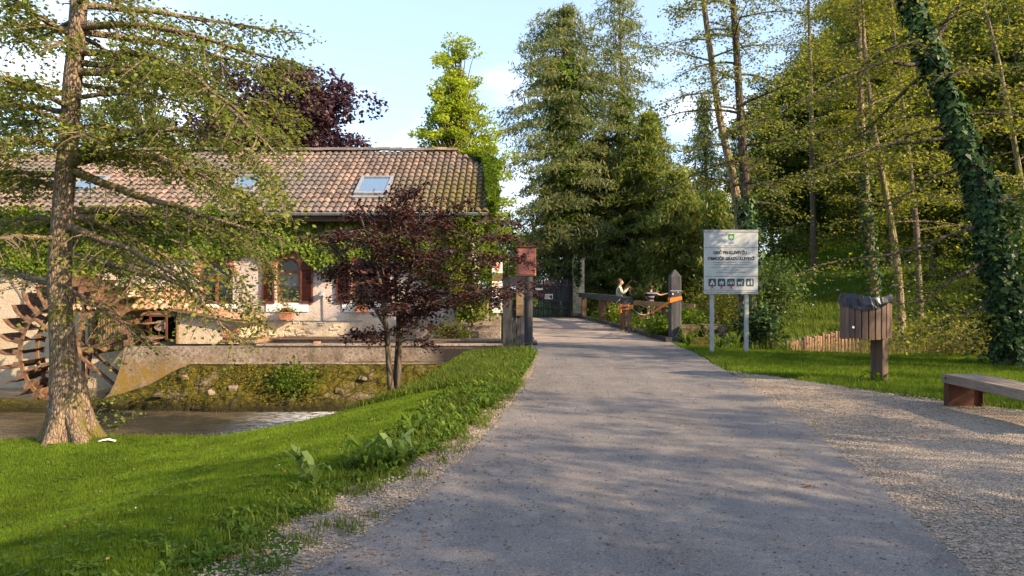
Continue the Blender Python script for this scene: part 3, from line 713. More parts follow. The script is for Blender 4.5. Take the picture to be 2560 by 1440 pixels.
# pantiles
TW, TL, NR = 0.195, 0.345, 15
def tile_geo():
    u = np.linspace(0, 1, 8); prof = 0.036 * np.sin(2 * np.pi * (u - 0.12)) + 0.012 * np.sin(4 * np.pi * u)
    V = []
    for s, h in ((0.0, 0.050), (TL * 1.12, 0.0)):
        for i in range(8): V.append((u[i] * TW * 1.04, s, prof[i] + h))
    for i in range(8): V.append((u[i] * TW * 1.04, 0.002, prof[i] + 0.018))
    Fc = [(i, i + 1, 9 + i, 8 + i) for i in range(7)] + [(16 + i, 17 + i, i + 1, i) for i in range(7)]
    return np.array(V), np.array(Fc)
TV, TF = tile_geo()
def skylights():
    return [roof_px(885, 490) + roof_px(970, 447), roof_px(575, 474) + roof_px(634, 440), roof_px(160, 474) + roof_px(236, 440)]
SKY = []
for (a, b) in (((885, 490), (968, 447)), ((572, 476), (634, 444)), ((165, 478), (236, 446))):
    x0, s0 = roof_px(*a); x1, s1 = roof_px(*b); x1 = roof_px(b[0], a[1])[0]
    SKY.append((x0, s0, x1, s1))
tiles = []
nc = int((XV1 - XW0) / TW)
for r_ in range(NR):
    s = -0.06 + r_ * (rl + 0.02) / NR
    for c in range(nc):
        x = XV1 - (c + 1) * TW
        xe = XV1 if s + TL < vs else XV1 + (rx - XV1) * (s + TL - vs) / (rl - vs)
        if x + TW > xe + 0.06: continue
        if any(k[0] - 0.03 < x + TW / 2 < k[2] + 0.03 and k[1] - 0.16 < s + TL * .5 < k[3] + 0.02 for k in SKY): continue
        tiles.append((x, s, c, r_))
tmesh = raw_mesh('tile', TV, TF.ravel(), np.full(len(TF), 4), smooth=False); tmesh.materials.append(MT['tile'])
Mr = np.stack([np.array([1, 0, 0]), sl, up], 1)
tiles.sort(key=lambda t: (t[3] > 4, t[2] if t[2] < 62 else 999, t[3]))
wlh = wl(roof)
rest = []
for k, (x, s, c, r_) in enumerate(tiles):
    jx, js, jh, ja = rng.normal(0, [0.004, 0.008, 0.003, 0.018])
    ca, sa = math.cos(ja), math.sin(ja)
    Rz = np.array([(ca, -sa, 0), (sa, ca, 0), (0, 0, 1)])
    p = roof_pt(x + jx, s + js, jh - 0.03)
    if k < 300:
        o = bpy.data.objects.new('tile', tmesh); COL.objects.link(o); o.parent = roof
        M4 = np.eye(4); M4[:3, :3] = Mr @ Rz; M4[:3, 3] = p - wlh
        o.matrix_local = Matrix(M4.tolist())
    else:
        rest.append(TV @ (Mr @ Rz).T + p)
rt = MB(); nV = len(TV)
Vr = np.concatenate(rest); Fr = (np.arange(len(rest))[:, None, None] * nV + TF[None]).reshape(-1, 4)
rt.add(Vr, Fr); tag(rt.build('tile_field', MT['tile'], roof, fix=False), kind='stuff')
# ridge tiles: parts, half round
rg = MB(); a = np.linspace(0, np.pi, 7)
rgm = None
x = rx; k = 0
def ridge_mesh():
    m = MB(); V = []
    for xx, rr in ((0, 0.12), (0.40, 0.105)):
        for t in a: V.append((-xx, math.cos(t) * rr, math.sin(t) * rr * 0.9))
    for t in a: V.append((0, math.cos(t) * 0.09, math.sin(t) * 0.07))
    m.add(V, np.array([(i, i + 1, 8 + i, 7 + i) for i in range(6)] + [(i, i + 1, 15 + i, 14 + i) for i in range(6)]))
    me = m.mesh('ridge_tile'); me.materials.append(MT['tile']); return me
rgm = ridge_mesh()
while x > -14.9:
    o = bpy.data.objects.new('ridge_tile', rgm); COL.objects.link(o); o.parent = roof
    o.location = Vector(np.array([x, YRD, ZR + 0.02 + rng.normal(0, 0.006)]) - wlh); o.rotation_euler = (0, rng.normal(0, 0.02), rng.normal(0, 0.02)); x -= 0.37
# skylights
for i, (x0, s0, x1, s1) in enumerate(SKY):
    m = MB(); w = 0.075
    def rb(xa, sa, xb, sb, h0, h1, mm=m):
        V = [roof_pt(xx, ss, hh) for hh in (h0, h1) for xx, ss in ((xa, sa), (xb, sa), (xb, sb), (xa, sb))]
        mm.add(V, np.array([(0, 3, 2, 1), (4, 5, 6, 7), (0, 1, 5, 4), (1, 2, 6, 5), (2, 3, 7, 6), (3, 0, 4, 7)]))
    rb(x0, s0, x1, s0 + w * 1.5, -0.05, 0.10); rb(x0, s1 - w, x1, s1, -0.05, 0.10)
    rb(x0, s0 + w * 1.5, x0 + w, s1 - w, -0.05, 0.10); rb(x1 - w, s0 + w * 1.5, x1, s1 - w, -0.05, 0.10)
    fr = m.build('skylight', MT['zinc'], hs)
    m = MB(); rb(x0 + w, s0 + w * 1.5, x1 - w, s1 - w, 0.02, 0.06, m); m.build('pane', MT['skylight_glass'], fr)
    m = MB(); rb(x0 - 0.03, s0 - 0.13, x1 + 0.03, s0 - 0.004, -0.02, 0.025, m); m.build('flashing', MT['zinc'], fr)
# gutter
m = MB(); V = []; a = np.linspace(np.pi, 2 * np.pi, 7)
for xx in (XW0, XV1 - 0.05):
    for t in a: V.append((xx, YG - 0.07 + math.cos(t) * 0.075, ZE - 0.07 + math.sin(t) * 0.075))
m.add(V, np.array([(i, i + 1, 8 + i, 7 + i) for i in range(6)]))
m.tube([(XW0, YG - 0.145, ZE - 0.07), (XV1 - 0.05, YG - 0.145, ZE - 0.07)], 0.012, 6)
m.build('gutter', MT['zinc'], hs)
# windows
def arch_pts(x0, x1, zs, zt, n=14):
    cx, rx_ = (x0 + x1) / 2, (x1 - x0) / 2
    return [(cx + rx_ * math.cos(t), zs + (zt - zs) * math.sin(t)) for t in np.linspace(0, np.pi, n)]
for wi, (x0, x1, z0, zs, zt) in enumerate(WIN):
    A = arch_pts(x0, x1, zs, zt)
    sp = MB()                                                        # plaster above the arch inside the square opening
    for i in range(len(A) - 1):
        (xa, za), (xb, zb) = A[i], A[i + 1]
        sp.add([(xa, YF, za), (xb, YF, zb), (xb, YF, zt), (xa, YF, zt), (xa, YF + .3, za), (xb, YF + .3, zb)], np.array([(0, 1, 2, 3), (0, 1, 5, 4)]))
    sp.build('arch_wall', MT['plaster'], hs, fix=False)
    win = thing('window', None, None, ((x0 + x1) / 2, YF, z0)); win.parent = hs; win.location = Vector(np.array([(x0 + x1) / 2, YF, z0]) - wl(hs))
    yf0, yf1, fw = YF + 0.10, YF + 0.17, 0.07
    m = MB()
    m.box((x0, yf0, z0), (x0 + fw, yf1, zs)); m.box((x1 - fw, yf0, z0), (x1, yf1, zs)); m.box((x0 + fw, yf0, z0), (x1 - fw, yf1, z0 + fw))
    m.box((x0 + fw, yf0, zs - 0.09), (x1 - fw, yf1, zs + 0.01))
    B = arch_pts(x0 + fw, x1 - fw, zs, zt - fw)
    for i in range(len(A) - 1):
        q = [A[i], A[i + 1], B[i + 1], B[i]]
        m.prism(q, yf0, yf1)
    if wi == 2:
        m.box(((x0 + x1) / 2 - 0.04, yf0 + .003, z0 + fw), ((x0 + x1) / 2 + 0.04, yf1 - .003, zs - 0.09))
    m.build('window_frame', MT['frame'], win)
    m = MB()
    m.add([(x0 + fw, YF + 0.14, z0 + fw), (x1 - fw, YF + 0.14, z0 + fw), (x1 - fw, YF + 0.14, zs - 0.09), (x0 + fw, YF + 0.14, zs - 0.09)], np.array([(0, 1, 2, 3)]))
    m.add([(p[0], YF + 0.14, p[1]) for p in B], [list(range(len(B)))])
    m.build('pane', MT['glass'], win)
    if wi < 2:
        m = MB(); n = 26; xs = np.linspace(x0 + .02, x1 - .02, n); V = []
        for z in (z0 + 0.45, zs): V += [(xx, YF + 0.30 + 0.02 * math.sin(i * 1.3), z + (0.05 * abs(i / n - .5) if z < zs else 0)) for i, xx in enumerate(xs)]
        m.add(V, np.array([(i, i + 1, n + i + 1, n + i) for i in range(n - 1)])); m.build('curtain', MT['curtain'], win)
        m = MB(); m.box((x0 + 0.09, YF + 0.2, z0 + 0.07), (x0 + 0.26, YF + 0.3, z0 + 0.12)); m.box((x1 - 0.22, YF + 0.2, z0 + 0.07), (x1 - 0.09, YF + 0.3, z0 + 0.11))
        m.build('white_box', MT['white'], win)
    # whitewashed panel under the sill, the red brick arch over the opening
    xp0, xp1 = ((fx(665), fx(771)) if wi == 0 else ((fx(855), fx(958)) if wi == 1 else (fx(480), fx(598))))
    m = MB(); m.bevel_box((xp0, YF - 0.035, fz(780 if wi < 2 else 772)), (xp1, YF + 0.06, z0 - 0.004), 0.012); m.build('sill_panel', MT['white'], hs)
    na = 15
    am = MB()
    for i in range(na):
        t0, t1 = np.pi * (i + 0.06) / na, np.pi * (i + 0.94) / na
        cx, rx_, rzz = (x0 + x1) / 2, (x1 - x0) / 2, zt - zs
        q = [(cx + (rx_ + a_) * math.cos(t), zs + (rzz + a_) * math.sin(t)) for a_, t in ((0.005, t0), (0.005, t1), (0.15, t1), (0.15, t0))]
        b_ = MB(); b_.prism(q, YF - 0.03, YF + 0.05); b_.build('brick', MT['brick'], hs)
    # shutters, folded back flat on the wall
    spans = ([(fx(656), fx(687), 1), (fx(752), fx(783), 0)], [(fx(841), fx(876), 1), (fx(944), fx(976), 0)], [])[wi]
    for (sa, sb, left) in spans:
        shu = thing('shutter', None, None, (sa, YF, z0)); shu.parent = hs; shu.location = Vector(np.array([sa, YF, z0]) - wl(hs))
        m = MB(); y0, y1 = YF - 0.065, YF - 0.025; fw = 0.045; zs2 = zs + 0.02
        m.box((sa, y0, z0 - 0.02), (sa + fw, y1, zs2)); m.box((sb - fw, y0, z0 - 0.02), (sb, y1, zs2))
        m.box((sa + fw, y0, z0 - 0.02), (sb - fw, y1, z0 + 0.06)); 
        w_ = sb - sa; hh = zt - zs
        q = [(sa, zs2), (sb, zs2)] + [((sb - w_ + w_ * math.cos(t)) if left else (sa + w_ - w_ * math.cos(t)), zs2 + hh * math.sin(t)) for t in np.linspace(0.0, np.pi / 2, 8)]
        if left: q = [(sa, zs2), (sb, zs2)] + [(sa + w_ * math.cos(t) * 1.0, zs2 + hh * math.sin(t)) for t in np.linspace(0.001, np.pi / 2, 8)][::1] ; q = [(sb - (p[0] - sa), p[1]) if False else p for p in q]
        if left:   # the straight edge is on the opening side when folded back, so the high side faces away
            q = [(sa, zs2), (sb, zs2)] + [(sb - w_ * (1 - math.cos(t)), zs2 + hh * math.sin(t)) for t in np.linspace(0.05, np.pi / 2, 8)]
        else:
            q = [(sb, zs2), (sa, zs2)] + [(sa + w_ * (1 - math.cos(t)), zs2 + hh * math.sin(t)) for t in np.linspace(0.05, np.pi / 2, 8)]
        m.prism(q, y0, y1); m.build('shutter_frame', MT['shutter'], shu)
        m = MB(); nsl = 26
        for i in range(nsl):
            z = z0 + 0.06 + (zs2 - z0 - 0.06) * (i + 0.5) / nsl
            m.beam((sa + fw, YF - 0.045, z), (sb - fw, YF - 0.045, z), 0.035, 0.007, up=(0, 0.6, 0.8))
        m.box((sa + fw, YF - 0.029, z0 + .06), (sb - fw, YF - 0.026, zs2))
        tag(m.build('louvre', MT['shutter'], shu, fix=False), kind='stuff')
# ledge course and pipe on the wall
m = MB(); m.box((fx(600), YF - 0.03, fz(803)), (fx(905), YF - 0.002, fz(801))); m.tube([(fx(808), YF - 0.03, fz(737)), (fx(809), YF - 0.03, fz(802))], 0.015, 6)
m.build('pipe', MT['zinc'], hs)
# wall lamp by the pipe
lp = MB(); aa = np.linspace(0, 2 * np.pi, 12, endpoint=False)
lp.tube([(fx(808), YF - 0.02, fz(730)), (fx(808), YF - 0.16, fz(728))], 0.015, 6); lp.tube([(fx(808), YF - 0.16, fz(727)), (fx(808), YF - 0.16, fz(733)), (fx(808), YF - 0.16, fz(738))], [0.03, 0.10, 0.11], 12)
lp.build('wall_lamp', MT['zinc'], hs)
# rubble stones showing at the foot of the wall
for i in range(46):
    x = fx(rng.uniform(620, 930)); z = fz(rng.uniform(808, 846)); w = rng.uniform(0.10, 0.24); h = rng.uniform(0.05, 0.10)
    m = MB(); m.bevel_box((x, YF - 0.028, z), (x + w, YF + 0.05, z + h), 0.02, jit=0.008); m.build('stone', MT['plaster'], hs)

# ------------------------------------------------------------------ flume, retaining wall
def polyX(y, pts): return [(W(px, py, y)[0], W(px, py, y)[2]) for px, py in pts]
fl = thing('mill_flume', 'weathered concrete flume with a flat top running along the foot of the mill', 'flume', (-6, 17.4, -1.3))
m = MB(); y0 = 17.2
poly = polyX(y0, [(1257, 862), (1257, 960), (250, 1040), (250, 1003), (272, 985), (288, 955), (299, 920), (306, 892), (311, 868), (700, 866)])
m.prism(poly, y0, 17.5); m.build('front_wall', MT['concrete'], fl)
m = MB(); m.bevel_box((W(640, 862, y0)[0], 17.16, 0.10), (-0.22, 17.53, 0.155), 0.015); m.build('coping', MT['concrete'], fl)
m = MB(); m.box((-9.0, 19.2, -1.0), (-0.3, 19.5, 0.12)); m.box((-9.0, 19.55, -1.0), (-0.3, 20.45, 0.06)); m.build('back_wall', MT['concrete'], fl)
m = MB(); m.add([(-9.0, 17.45, -0.1), (-0.3, 17.45, -0.1), (-0.3, 19.25, -0.1), (-9.0, 19.25, -0.1)], np.array([(0, 1, 2, 3)])); m.build('flume_water', MT['water'], fl)
m = MB()
for a, b, y, z in ((690, 960, 19.02, 0.15), (560, 700, 18.9, 0.13), (880, 1150, 18.8, 0.10)): m.bevel_box((W(a, 0, y)[0], y, z), (W(b, 0, y)[0], y + 0.16, z + 0.045), 0.008)
m.build('board', MT['wood_brown'], fl)
m = MB(); m.beam(W(640, 852, 17.4), W(672, 846, 17.5), 0.3, 0.07); m.bevel_box((W(785, 0, 17.4)[0], 17.3, 0.14), (W(800, 0, 17.4)[0], 17.5, 0.2), 0.01); m.build('stone', MT['terracotta'], fl)

rw = thing('retaining_wall', 'sloping moss covered stone retaining wall along the stream', 'wall', (-5, 16.8, -1.3))
def mossy():
    nu, nv = 240, 34
    pxs = np.linspace(236, 1262, nu)
    top = np.interp(pxs, [230, 300, 370, 430, 480, 700, 1000, 1262], [1004, 985, 962, 930, 909, 908, 905, 909])
    V = np.zeros((nv, nu, 3))
    for j in range(nv):
        t = j / (nv - 1)
        if j >= nv - 4:
            q = (j - (nv - 4)) / 3; Y = 16.98 + 0.24 * q; tz = 1.0
        else:
            tz = j / (nv - 4); Y = 16.30 + 0.66 * tz ** 1.15
        for_z_top = H - (top - HY) / F * 17.0
        z = -1.62 + (for_z_top + 1.62) * min(tz, 1.0)
        x = (pxs - 1280) / F * 17.0
        V[j, :, 0] = x; V[j, :, 1] = Y; V[j, :, 2] = z
    nz_ = vnoise(V, 1.7, 5, 4); n2 = vnoise(V, 7, 8, 3); 
    body = np.ones(nv); body[-3:] = 0.15; body = body[:, None]
    V[..., 1] -= body * (0.13 * nz_ + 0.07 * n2); V[..., 2] += 0.02 * nz_ * body
    i = np.arange(nv * nu).reshape(nv, nu)
    q = np.stack([i[:-1, :-1], i[:-1, 1:], i[1:, 1:], i[1:, :-1]], -1).reshape(-1, 4)
    m = MB(); m.add(V.reshape(-1, 3), q); m.build('wall', MT['moss'], rw, smooth=True, fix=False)
    return V
MV = mossy()
m = MB(); m.bevel_box((W(478, 0, 17)[0], 16.93, W(0, 911, 17)[2]), (-0.3, 17.19, W(0, 906.5, 17)[2]), 0.012); m.build('ledge', MT['concrete'], rw)
for (px, py, w, h) in ((585, 972, .20, .22), (535, 982, .24, .14), (640, 988, .18, .12), (460, 942, .2, .1), (720, 1000, .25, .14), (560, 1010, .22, .12), (400, 985, .2, .1), (850, 975, .2, .13), (770, 950, .18, .1), (680, 940, .16, .12), (905, 945, .22, .1), (500, 1012, .2, .1)):
    x = (px - 1280) / F * 16.7; z = H - (py - HY) / F * 16.7
    t = np.clip((z + 1.62) / 1.33, 0, 1); y = 16.30 + 0.66 * t
    m = MB(); m.bevel_box((x - w / 2, y - 0.10, z - h / 2), (x + w / 2, y + 0.2, z + h / 2), 0.035, rot=Euler((0.3, rng.normal(0, .2), 0)), jit=0.02)
    m.build('stone', MT['concrete'] if px in (585, 460, 535) else MT['moss_block'], rw, smooth=False)
# moss tufts all over it
def surf_pts(V, n):
    nv, nu = V.shape[:2]; a = rng.integers(0, nv - 4, n); b = rng.integers(0, nu - 1, n); f = rng.random((n, 1)); g = rng.random((n, 1))
    return V[a, b] * (1 - f) * (1 - g) + V[a + 1, b] * f * (1 - g) + V[a, b + 1] * (1 - f) * g + V[a + 1, b + 1] * f * g
lw = thing('low_wall', 'low mossy wall at the waterline left of the water wheel', 'wall', (-13, 16.5, -1.4))
m = MB(); xs = np.linspace(-19, -8.6, 60); V = []
for yy, zz in ((16.3, -1.6), (16.32, -1.1), (16.4, -1.05), (16.75, -1.06)):
    V += [(x, yy + 0.03 * math.sin(x * 5), zz + 0.03 * math.sin(x * 3.1)) for x in xs]
n = 60; m.add(V, np.array([(j * n + i, j * n + i + 1, (j + 1) * n + i + 1, (j + 1) * n + i) for j in range(3) for i in range(n - 1)])); m.build('wall', MT['moss'], lw, smooth=True, fix=False)

# ------------------------------------------------------------------ water wheel
wc = W(206, 880, 17.9); wy0, wy1 = 17.62, 18.28
wh = thing('water_wheel', 'rusty iron water wheel with curved paddles at the end of the flume', 'water wheel', (wc[0], wc[1], wc[2]))
def ring(R0, R1, y0, y1, n=72):
    m = MB(); V = []
    for k in range(n):
        t = 2 * np.pi * k / n
        for r_, y in ((R0, y0), (R1, y0), (R1, y1), (R0, y1)): V.append((wc[0] + r_ * math.cos(t), y, wc[2] + r_ * math.sin(t)))
    i = np.arange(n)[:, None] * 4; j = ((np.arange(n) + 1) % n)[:, None] * 4
    Fq = np.concatenate([np.concatenate([i + a, i + b, j + b, j + a], 1) for a, b in ((0, 1), (1, 2), (2, 3), (3, 0))])
    return m.add(V, Fq)
ring(1.31, 1.40, wy0, wy0 + 0.04).build('rim', MT['rust_pale'], wh)
ring(1.31, 1.40, wy1 - 0.04, wy1).build('rim', MT['rust_pale'], wh)
pm = MB(); V = []
for s_, yy in ((0, wy0 - 0.1), (1, wy1 + 0.1)):
    for t in np.linspace(0, 1, 6):
        V.append((1.22 + 0.66 * t, yy - wc[1], 0.0 + 0.16 * math.sin(t * 2.6) - 0.05 * t))
V2 = [(x, y, z - 0.014) for x, y, z in V]
pm.add(V + V2, np.array([(i, i + 1, 7 + i, 6 + i) for i in range(5)] + [(12 + i, 18 + i, 19 + i, 13 + i) for i in range(5)] + [(i, 12 + i, 13 + i, i + 1) for i in range(5)] + [(6 + i, 7 + i, 19 + i, 18 + i) for i in range(5)] + [(5, 17, 23, 11)]))
pm.box((1.24, wy0 - 0.1 - wc[1], -0.02), (1.46, wy0 - 0.085 - wc[1], 0.12)); pm.box((1.24, wy1 + 0.085 - wc[1], -0.02), (1.46, wy1 + 0.1 - wc[1], 0.12))
pmesh = pm.mesh('paddle'); pmesh.materials.append(MT['rust'])
NP = 30
for k in range(NP):
    o = bpy.data.objects.new('paddle', pmesh); COL.objects.link(o); o.parent = wh
    o.rotation_euler = (0, 2 * np.pi * k / NP + 0.05, 0)
for yy in (wy0 + 0.02, wy1 - 0.02):
    for k in range(6):
        t = 2 * np.pi * k / 6 + 0.35
        m = MB(); m.beam((wc[0] + 0.12 * math.cos(t), yy, wc[2] + 0.12 * math.sin(t)), (wc[0] + 1.33 * math.cos(t), yy, wc[2] + 1.33 * math.sin(t)), 0.05, 0.11, up=(0, 1, 0)); m.build('spoke', MT['rust'], wh)
m = MB(); m.tube([(wc[0], wy0 - 0.25, wc[2]), (wc[0], wy0 - 0.02, wc[2])], 0.17, 20); m.tube([(wc[0], wy0 - 0.02, wc[2]), (wc[0], wy1 + 2.2, wc[2])], 0.11, 14); m.build('axle', MT['rust'], wh, smooth=False)
m = MB(); m.tube([(wc[0], wy0 - 0.262, wc[2]), (wc[0], wy0 - 0.252, wc[2])], 0.13, 20); m.build('axle_cap', MT['ink'], wh)

# lean-to with tiled roof over the wheel gear
lt = thing('lean_to', 'small lean-to shelter with mossy roof tiles above the water wheel', 'shelter', (-10, 19.8, 0))
xa, xb = W(176, 0, 19.4)[0], W(488, 0, 19.4)[0]
za = W(0, 772, 19.3)[2]; zb = za + 0.60; lsl = nrm(np.array([0, 1.15, zb - za])); lup = np.array([0, -lsl[2], lsl[1]])
m = MB(); m.add([(xa, 19.32, za - 0.05), (xb, 19.32, za - 0.05), (xb, 20.48, zb - 0.05), (xa, 20.48, zb - 0.05), (xa, 19.32, za - 0.09), (xb, 19.32, za - 0.09), (xb, 20.48, zb - 0.09), (xa, 20.48, zb - 0.09)],
    np.array([(0, 1, 2, 3), (7, 6, 5, 4), (0, 4, 5, 1), (1, 5, 6, 2), (2, 6, 7, 3), (3, 7, 4, 0)]))
lroof = m.build('roof', MT['wood_brown'], lt)
tm2 = tmesh.copy(); tm2.materials.clear()
tmt = NT('mossy_tile'); v_ = tmt.coord((1, 1, 1), True)
c_ = tmt.ramp(tmt.rand(), [(0.1, (0.30, 0.14, 0.085)), (0.5, (0.40, 0.21, 0.13)), (0.9, (0.48, 0.33, 0.22))])
c_ = tmt.mix(tmt.fac(tmt.noise(v_, 3.5, 6, 0.7), 0.5, 0.62), c_, (0.17, 0.14, 0.03))
MT['mossy_tile'] = tmt.done(tmt.bsdf(c_, 0.9, tmt.bump(tmt.noise(v_, 25, 5), 0.006), 0.2))
tm2.materials.append(MT['mossy_tile'])
Ml = np.stack([np.array([1, 0, 0]), lsl, lup], 1)
for r_ in range(4):
    for c in range(int((xb - xa) / TW)):
        p = np.array([xa + c * TW, 19.32, za - 0.02]) + lsl * (r_ * 0.32 - 0.05) + rng.normal(0, 0.008, 3)
        o = bpy.data.objects.new('tile', tm2); COL.objects.link(o); o.parent = lroof
        M4 = np.eye(4); a_ = rng.normal(0, 0.05); Rz = np.array([(math.cos(a_), -math.sin(a_), 0), (math.sin(a_), math.cos(a_), 0), (0, 0, 1)])
        M4[:3, :3] = Ml @ Rz; M4[:3, 3] = p - wl(lroof); o.matrix_local = Matrix(M4.tolist())
for px in (207, 330, 486):
    m = MB(); b = W(px, 858, 19.35); m.beam((b[0], 19.36, -0.9 if px == 207 else 0.0), (b[0], 19.36, za - 0.1), 0.07, 0.07); m.build('post', MT['wood_rail'], lt)
m = MB(); m.beam((xa, 19.36, za - 0.14), (xb, 19.36, za - 0.14), 0.08, 0.08); m.build('beam', MT['wood_rail'], lt)
# upright slat screen beside the wheel
sc_ = thing('slat_screen', 'screen of upright wooden slats beside the water wheel', 'screen', W(268, 862, 18.95))
for i in range(15):
    x = W(222 + i * 6.3, 0, 18.95)[0]; m = MB(); m.bevel_box((x - 0.022, 18.93, -0.15 + 0.02 * (i % 3)), (x + 0.022, 18.97, 0.80 - 0.003 * i), 0.005); m.build('slat', MT['wood_slat'], sc_)
m = MB(); m.box((W(218, 0, 18.95)[0], 18.972, 0.55), (W(316, 0, 18.95)[0], 19.0, 0.62)); m.box((W(218, 0, 18.95)[0], 18.972, 0.0), (W(316, 0, 18.95)[0], 19.0, 0.07)); m.build('rail', MT['wood_slat'], sc_)
# grinding rig: rust red frame with hanging grindstone and trough
gr = thing('grindstone_rig', 'rust red frame with hanging grindstone and small tray beside the wheel', 'machine', W(395, 866, 18.2))
def P(px, py, y): return W(px, py, y)
m = MB()
for px, pt, pb in ((376, 788, 866), (416, 788, 850)):
    m.beam(P(px, pb, 18.2), P(px, pt, 18.2), 0.045, 0.045); 
m.beam(P(374, 789, 18.2), P(418, 789, 18.2), 0.05, 0.05); m.beam(P(374, 789, 18.2), P(374, 789, 19.0), 0.04, 0.04); m.beam(P(416, 800, 18.2), P(404, 812, 18.2), 0.03, 0.03)
m.build('frame', MT['corten'], gr)
m = MB(); c = P(400, 814, 18.3); m.tube([c + (0, -0.05, 0), c + (0, 0.05, 0)], 0.13, 18); m.build('grindstone', MT['concrete'], gr)
m = MB(); m.beam(P(397, 826, 18.25), P(397, 848, 18.25), 0.015, 0.015); m.build('chain', MT['rust'], gr)
m = MB(); m.bevel_box(P(380, 862, 18.1), P(399, 849, 18.4), 0.01); m.build('tray', MT['lime_cloth'] if False else MT['wood_slat'], gr)
m = MB()
for k in range(8):
    a_ = P(330 + k * 5.5, 812 - k * 2.0, 18.6); b_ = P(338 + k * 5.5, 842, 18.6); m.beam(a_, b_, 0.02, 0.02)
m.beam(P(318, 805, 18.6), P(376, 782, 18.6), 0.06, 0.03); m.build('rack', MT['corten'], gr)

# low shed right of the wheel gear
sh = thing('low_shed', 'low white plastered shed with a little sloping tiled roof by the flume', 'shed', (-7.9, 19.5, 0.05))
xs0, xs1 = W(462, 0, 19.3)[0], W(606, 0, 19.3)[0]
m = MB(); m.prism([(xs0, 0.02), (xs1, 0.02), (xs1, 0.58), (xs0, 0.84)], 18.95, 20.42); m.build('wall', MT['plaster'], sh)
m = MB(); m.prism([(xs0 - 0.18, 0.90), (xs1 + 0.25, 0.56), (xs1 + 0.25, 0.61), (xs0 - 0.18, 0.95)], 18.72, 20.46); sroof = m.build('roof', MT['wood_rail'], sh)
ax = nrm(np.array([xs1 + 0.43 - xs0, 0, -0.34])); nn = np.array([-ax[2], 0, ax[0]])
Ms = np.stack([np.array([0, 1, 0]), -ax, nn], 1)
for r_ in range(6):
    for c in range(8):
        p = np.array([xs1 + 0.28, 18.72 + c * TW * 1.06, 0.60]) - ax * (r_ * 0.31) + nn * 0.03 + rng.normal(0, 0.006, 3)
        o = bpy.data.objects.new('tile', tm2); COL.objects.link(o); o.parent = sroof
        M4 = np.eye(4); M4[:3, :3] = Ms; M4[:3, 3] = p - wl(sroof); o.matrix_local = Matrix(M4.tolist())
m = MB(); m.bevel_box((xs0 - 0.06, 18.90, 0.02), (xs0 - 0.003, 18.99, 0.88), 0.008); m.build('post', MT['wood_rail'], sh)
for r_ in range(5):
    for c in range(3):
        x = xs1 - 0.42 + c * 0.15 + 0.07 * (r_ % 2); z = 0.06 + r_ * 0.085
        m = MB(); m.bevel_box((x, 18.925, z), (x + 0.135, 18.97, z + 0.07), 0.008, jit=0.003); m.build('brick', MT['brick'], sh)

# window flower boxes, millstone
def flower_box(px, py, label, red):
    c = W(px, py, YF - 0.22)
    t = thing('flower_box', label, 'flower box', (c[0], c[1], c[2] - 0.1))
    m = MB(); x, y, z = c; V = []
    for zz, w, d in ((z - 0.1, 0.15, 0.07), (z + 0.1, 0.19, 0.1)): V += [(x - w, y - d, zz), (x + w, y - d, zz), (x + w, y + d, zz), (x - w, y + d, zz)]
    m.add(V, np.array([(0, 3, 2, 1), (0, 1, 5, 4), (1, 2, 6, 5), (2, 3, 7, 6), (3, 0, 4, 7), (4, 5, 6, 7)])); m.box((x - 0.2, y - 0.11, z + 0.085), (x + 0.2, y - 0.1, z + 0.112)); m.build('trough', MT['terracotta'], t)
    m = MB(); m.beam((x - 0.12, y + 0.05, z - 0.1), (x - 0.12, YF, z - 0.1), 0.02, 0.02); m.beam((x + 0.12, y + 0.05, z - 0.1), (x + 0.12, YF, z - 0.1), 0.02, 0.02); m.build('bracket', MT['corten'], t)
    n = 500; Pq = np.array([x, y, z + 0.14]) + rng.normal(0, 1, (n, 3)) * np.array([0.11, 0.06, 0.05]); Pq[:, 2] -= 0.9 * np.maximum(0, (y - Pq[:, 1]) - 0.06)
    quads_obj('foliage', leaf_q(Pq, 0.045, 0.5, 0.75), MT['weed'], t)
    Pq = np.array([x, y - 0.03, z + 0.20]) + rng.normal(0, 1, (red, 3)) * np.array([0.09, 0.05, 0.025]); quads_obj('bloom', leaf_q(Pq, 0.04, 0.5, 0.9), MT['flower_red'], t)

# ------------------------------------------------------------------ vegetation kit
def leaf_q(P, size, up=0.5, aspect=0.6, axis=None, droop=0.3, jit=0.35, base=False, azn=0.6):
    n = len(P)
    nn = rng.normal(size=(n, 3)); nn[:, 2] = np.abs(nn[:, 2]) + up; nn = nrm(nn)
    if axis is None:
        a = rng.normal(size=(n, 3)); a[:, 2] -= droop
    else:
        a = np.broadcast_to(axis, (n, 3)) + azn * rng.normal(size=(n, 3))
    a = a - nn * (a * nn).sum(1, keepdims=True); a = nrm(a); b = np.cross(nn, a)
    Ls = (size * (1 + jit * rng.uniform(-1, 1, n)))[:, None]
    o = P if base else P - a * Ls / 2
    return np.stack([o, o + a * Ls * 0.45 + b * Ls * aspect / 2, o + a * Ls, o + a * Ls * 0.45 - b * Ls * aspect / 2], 1)

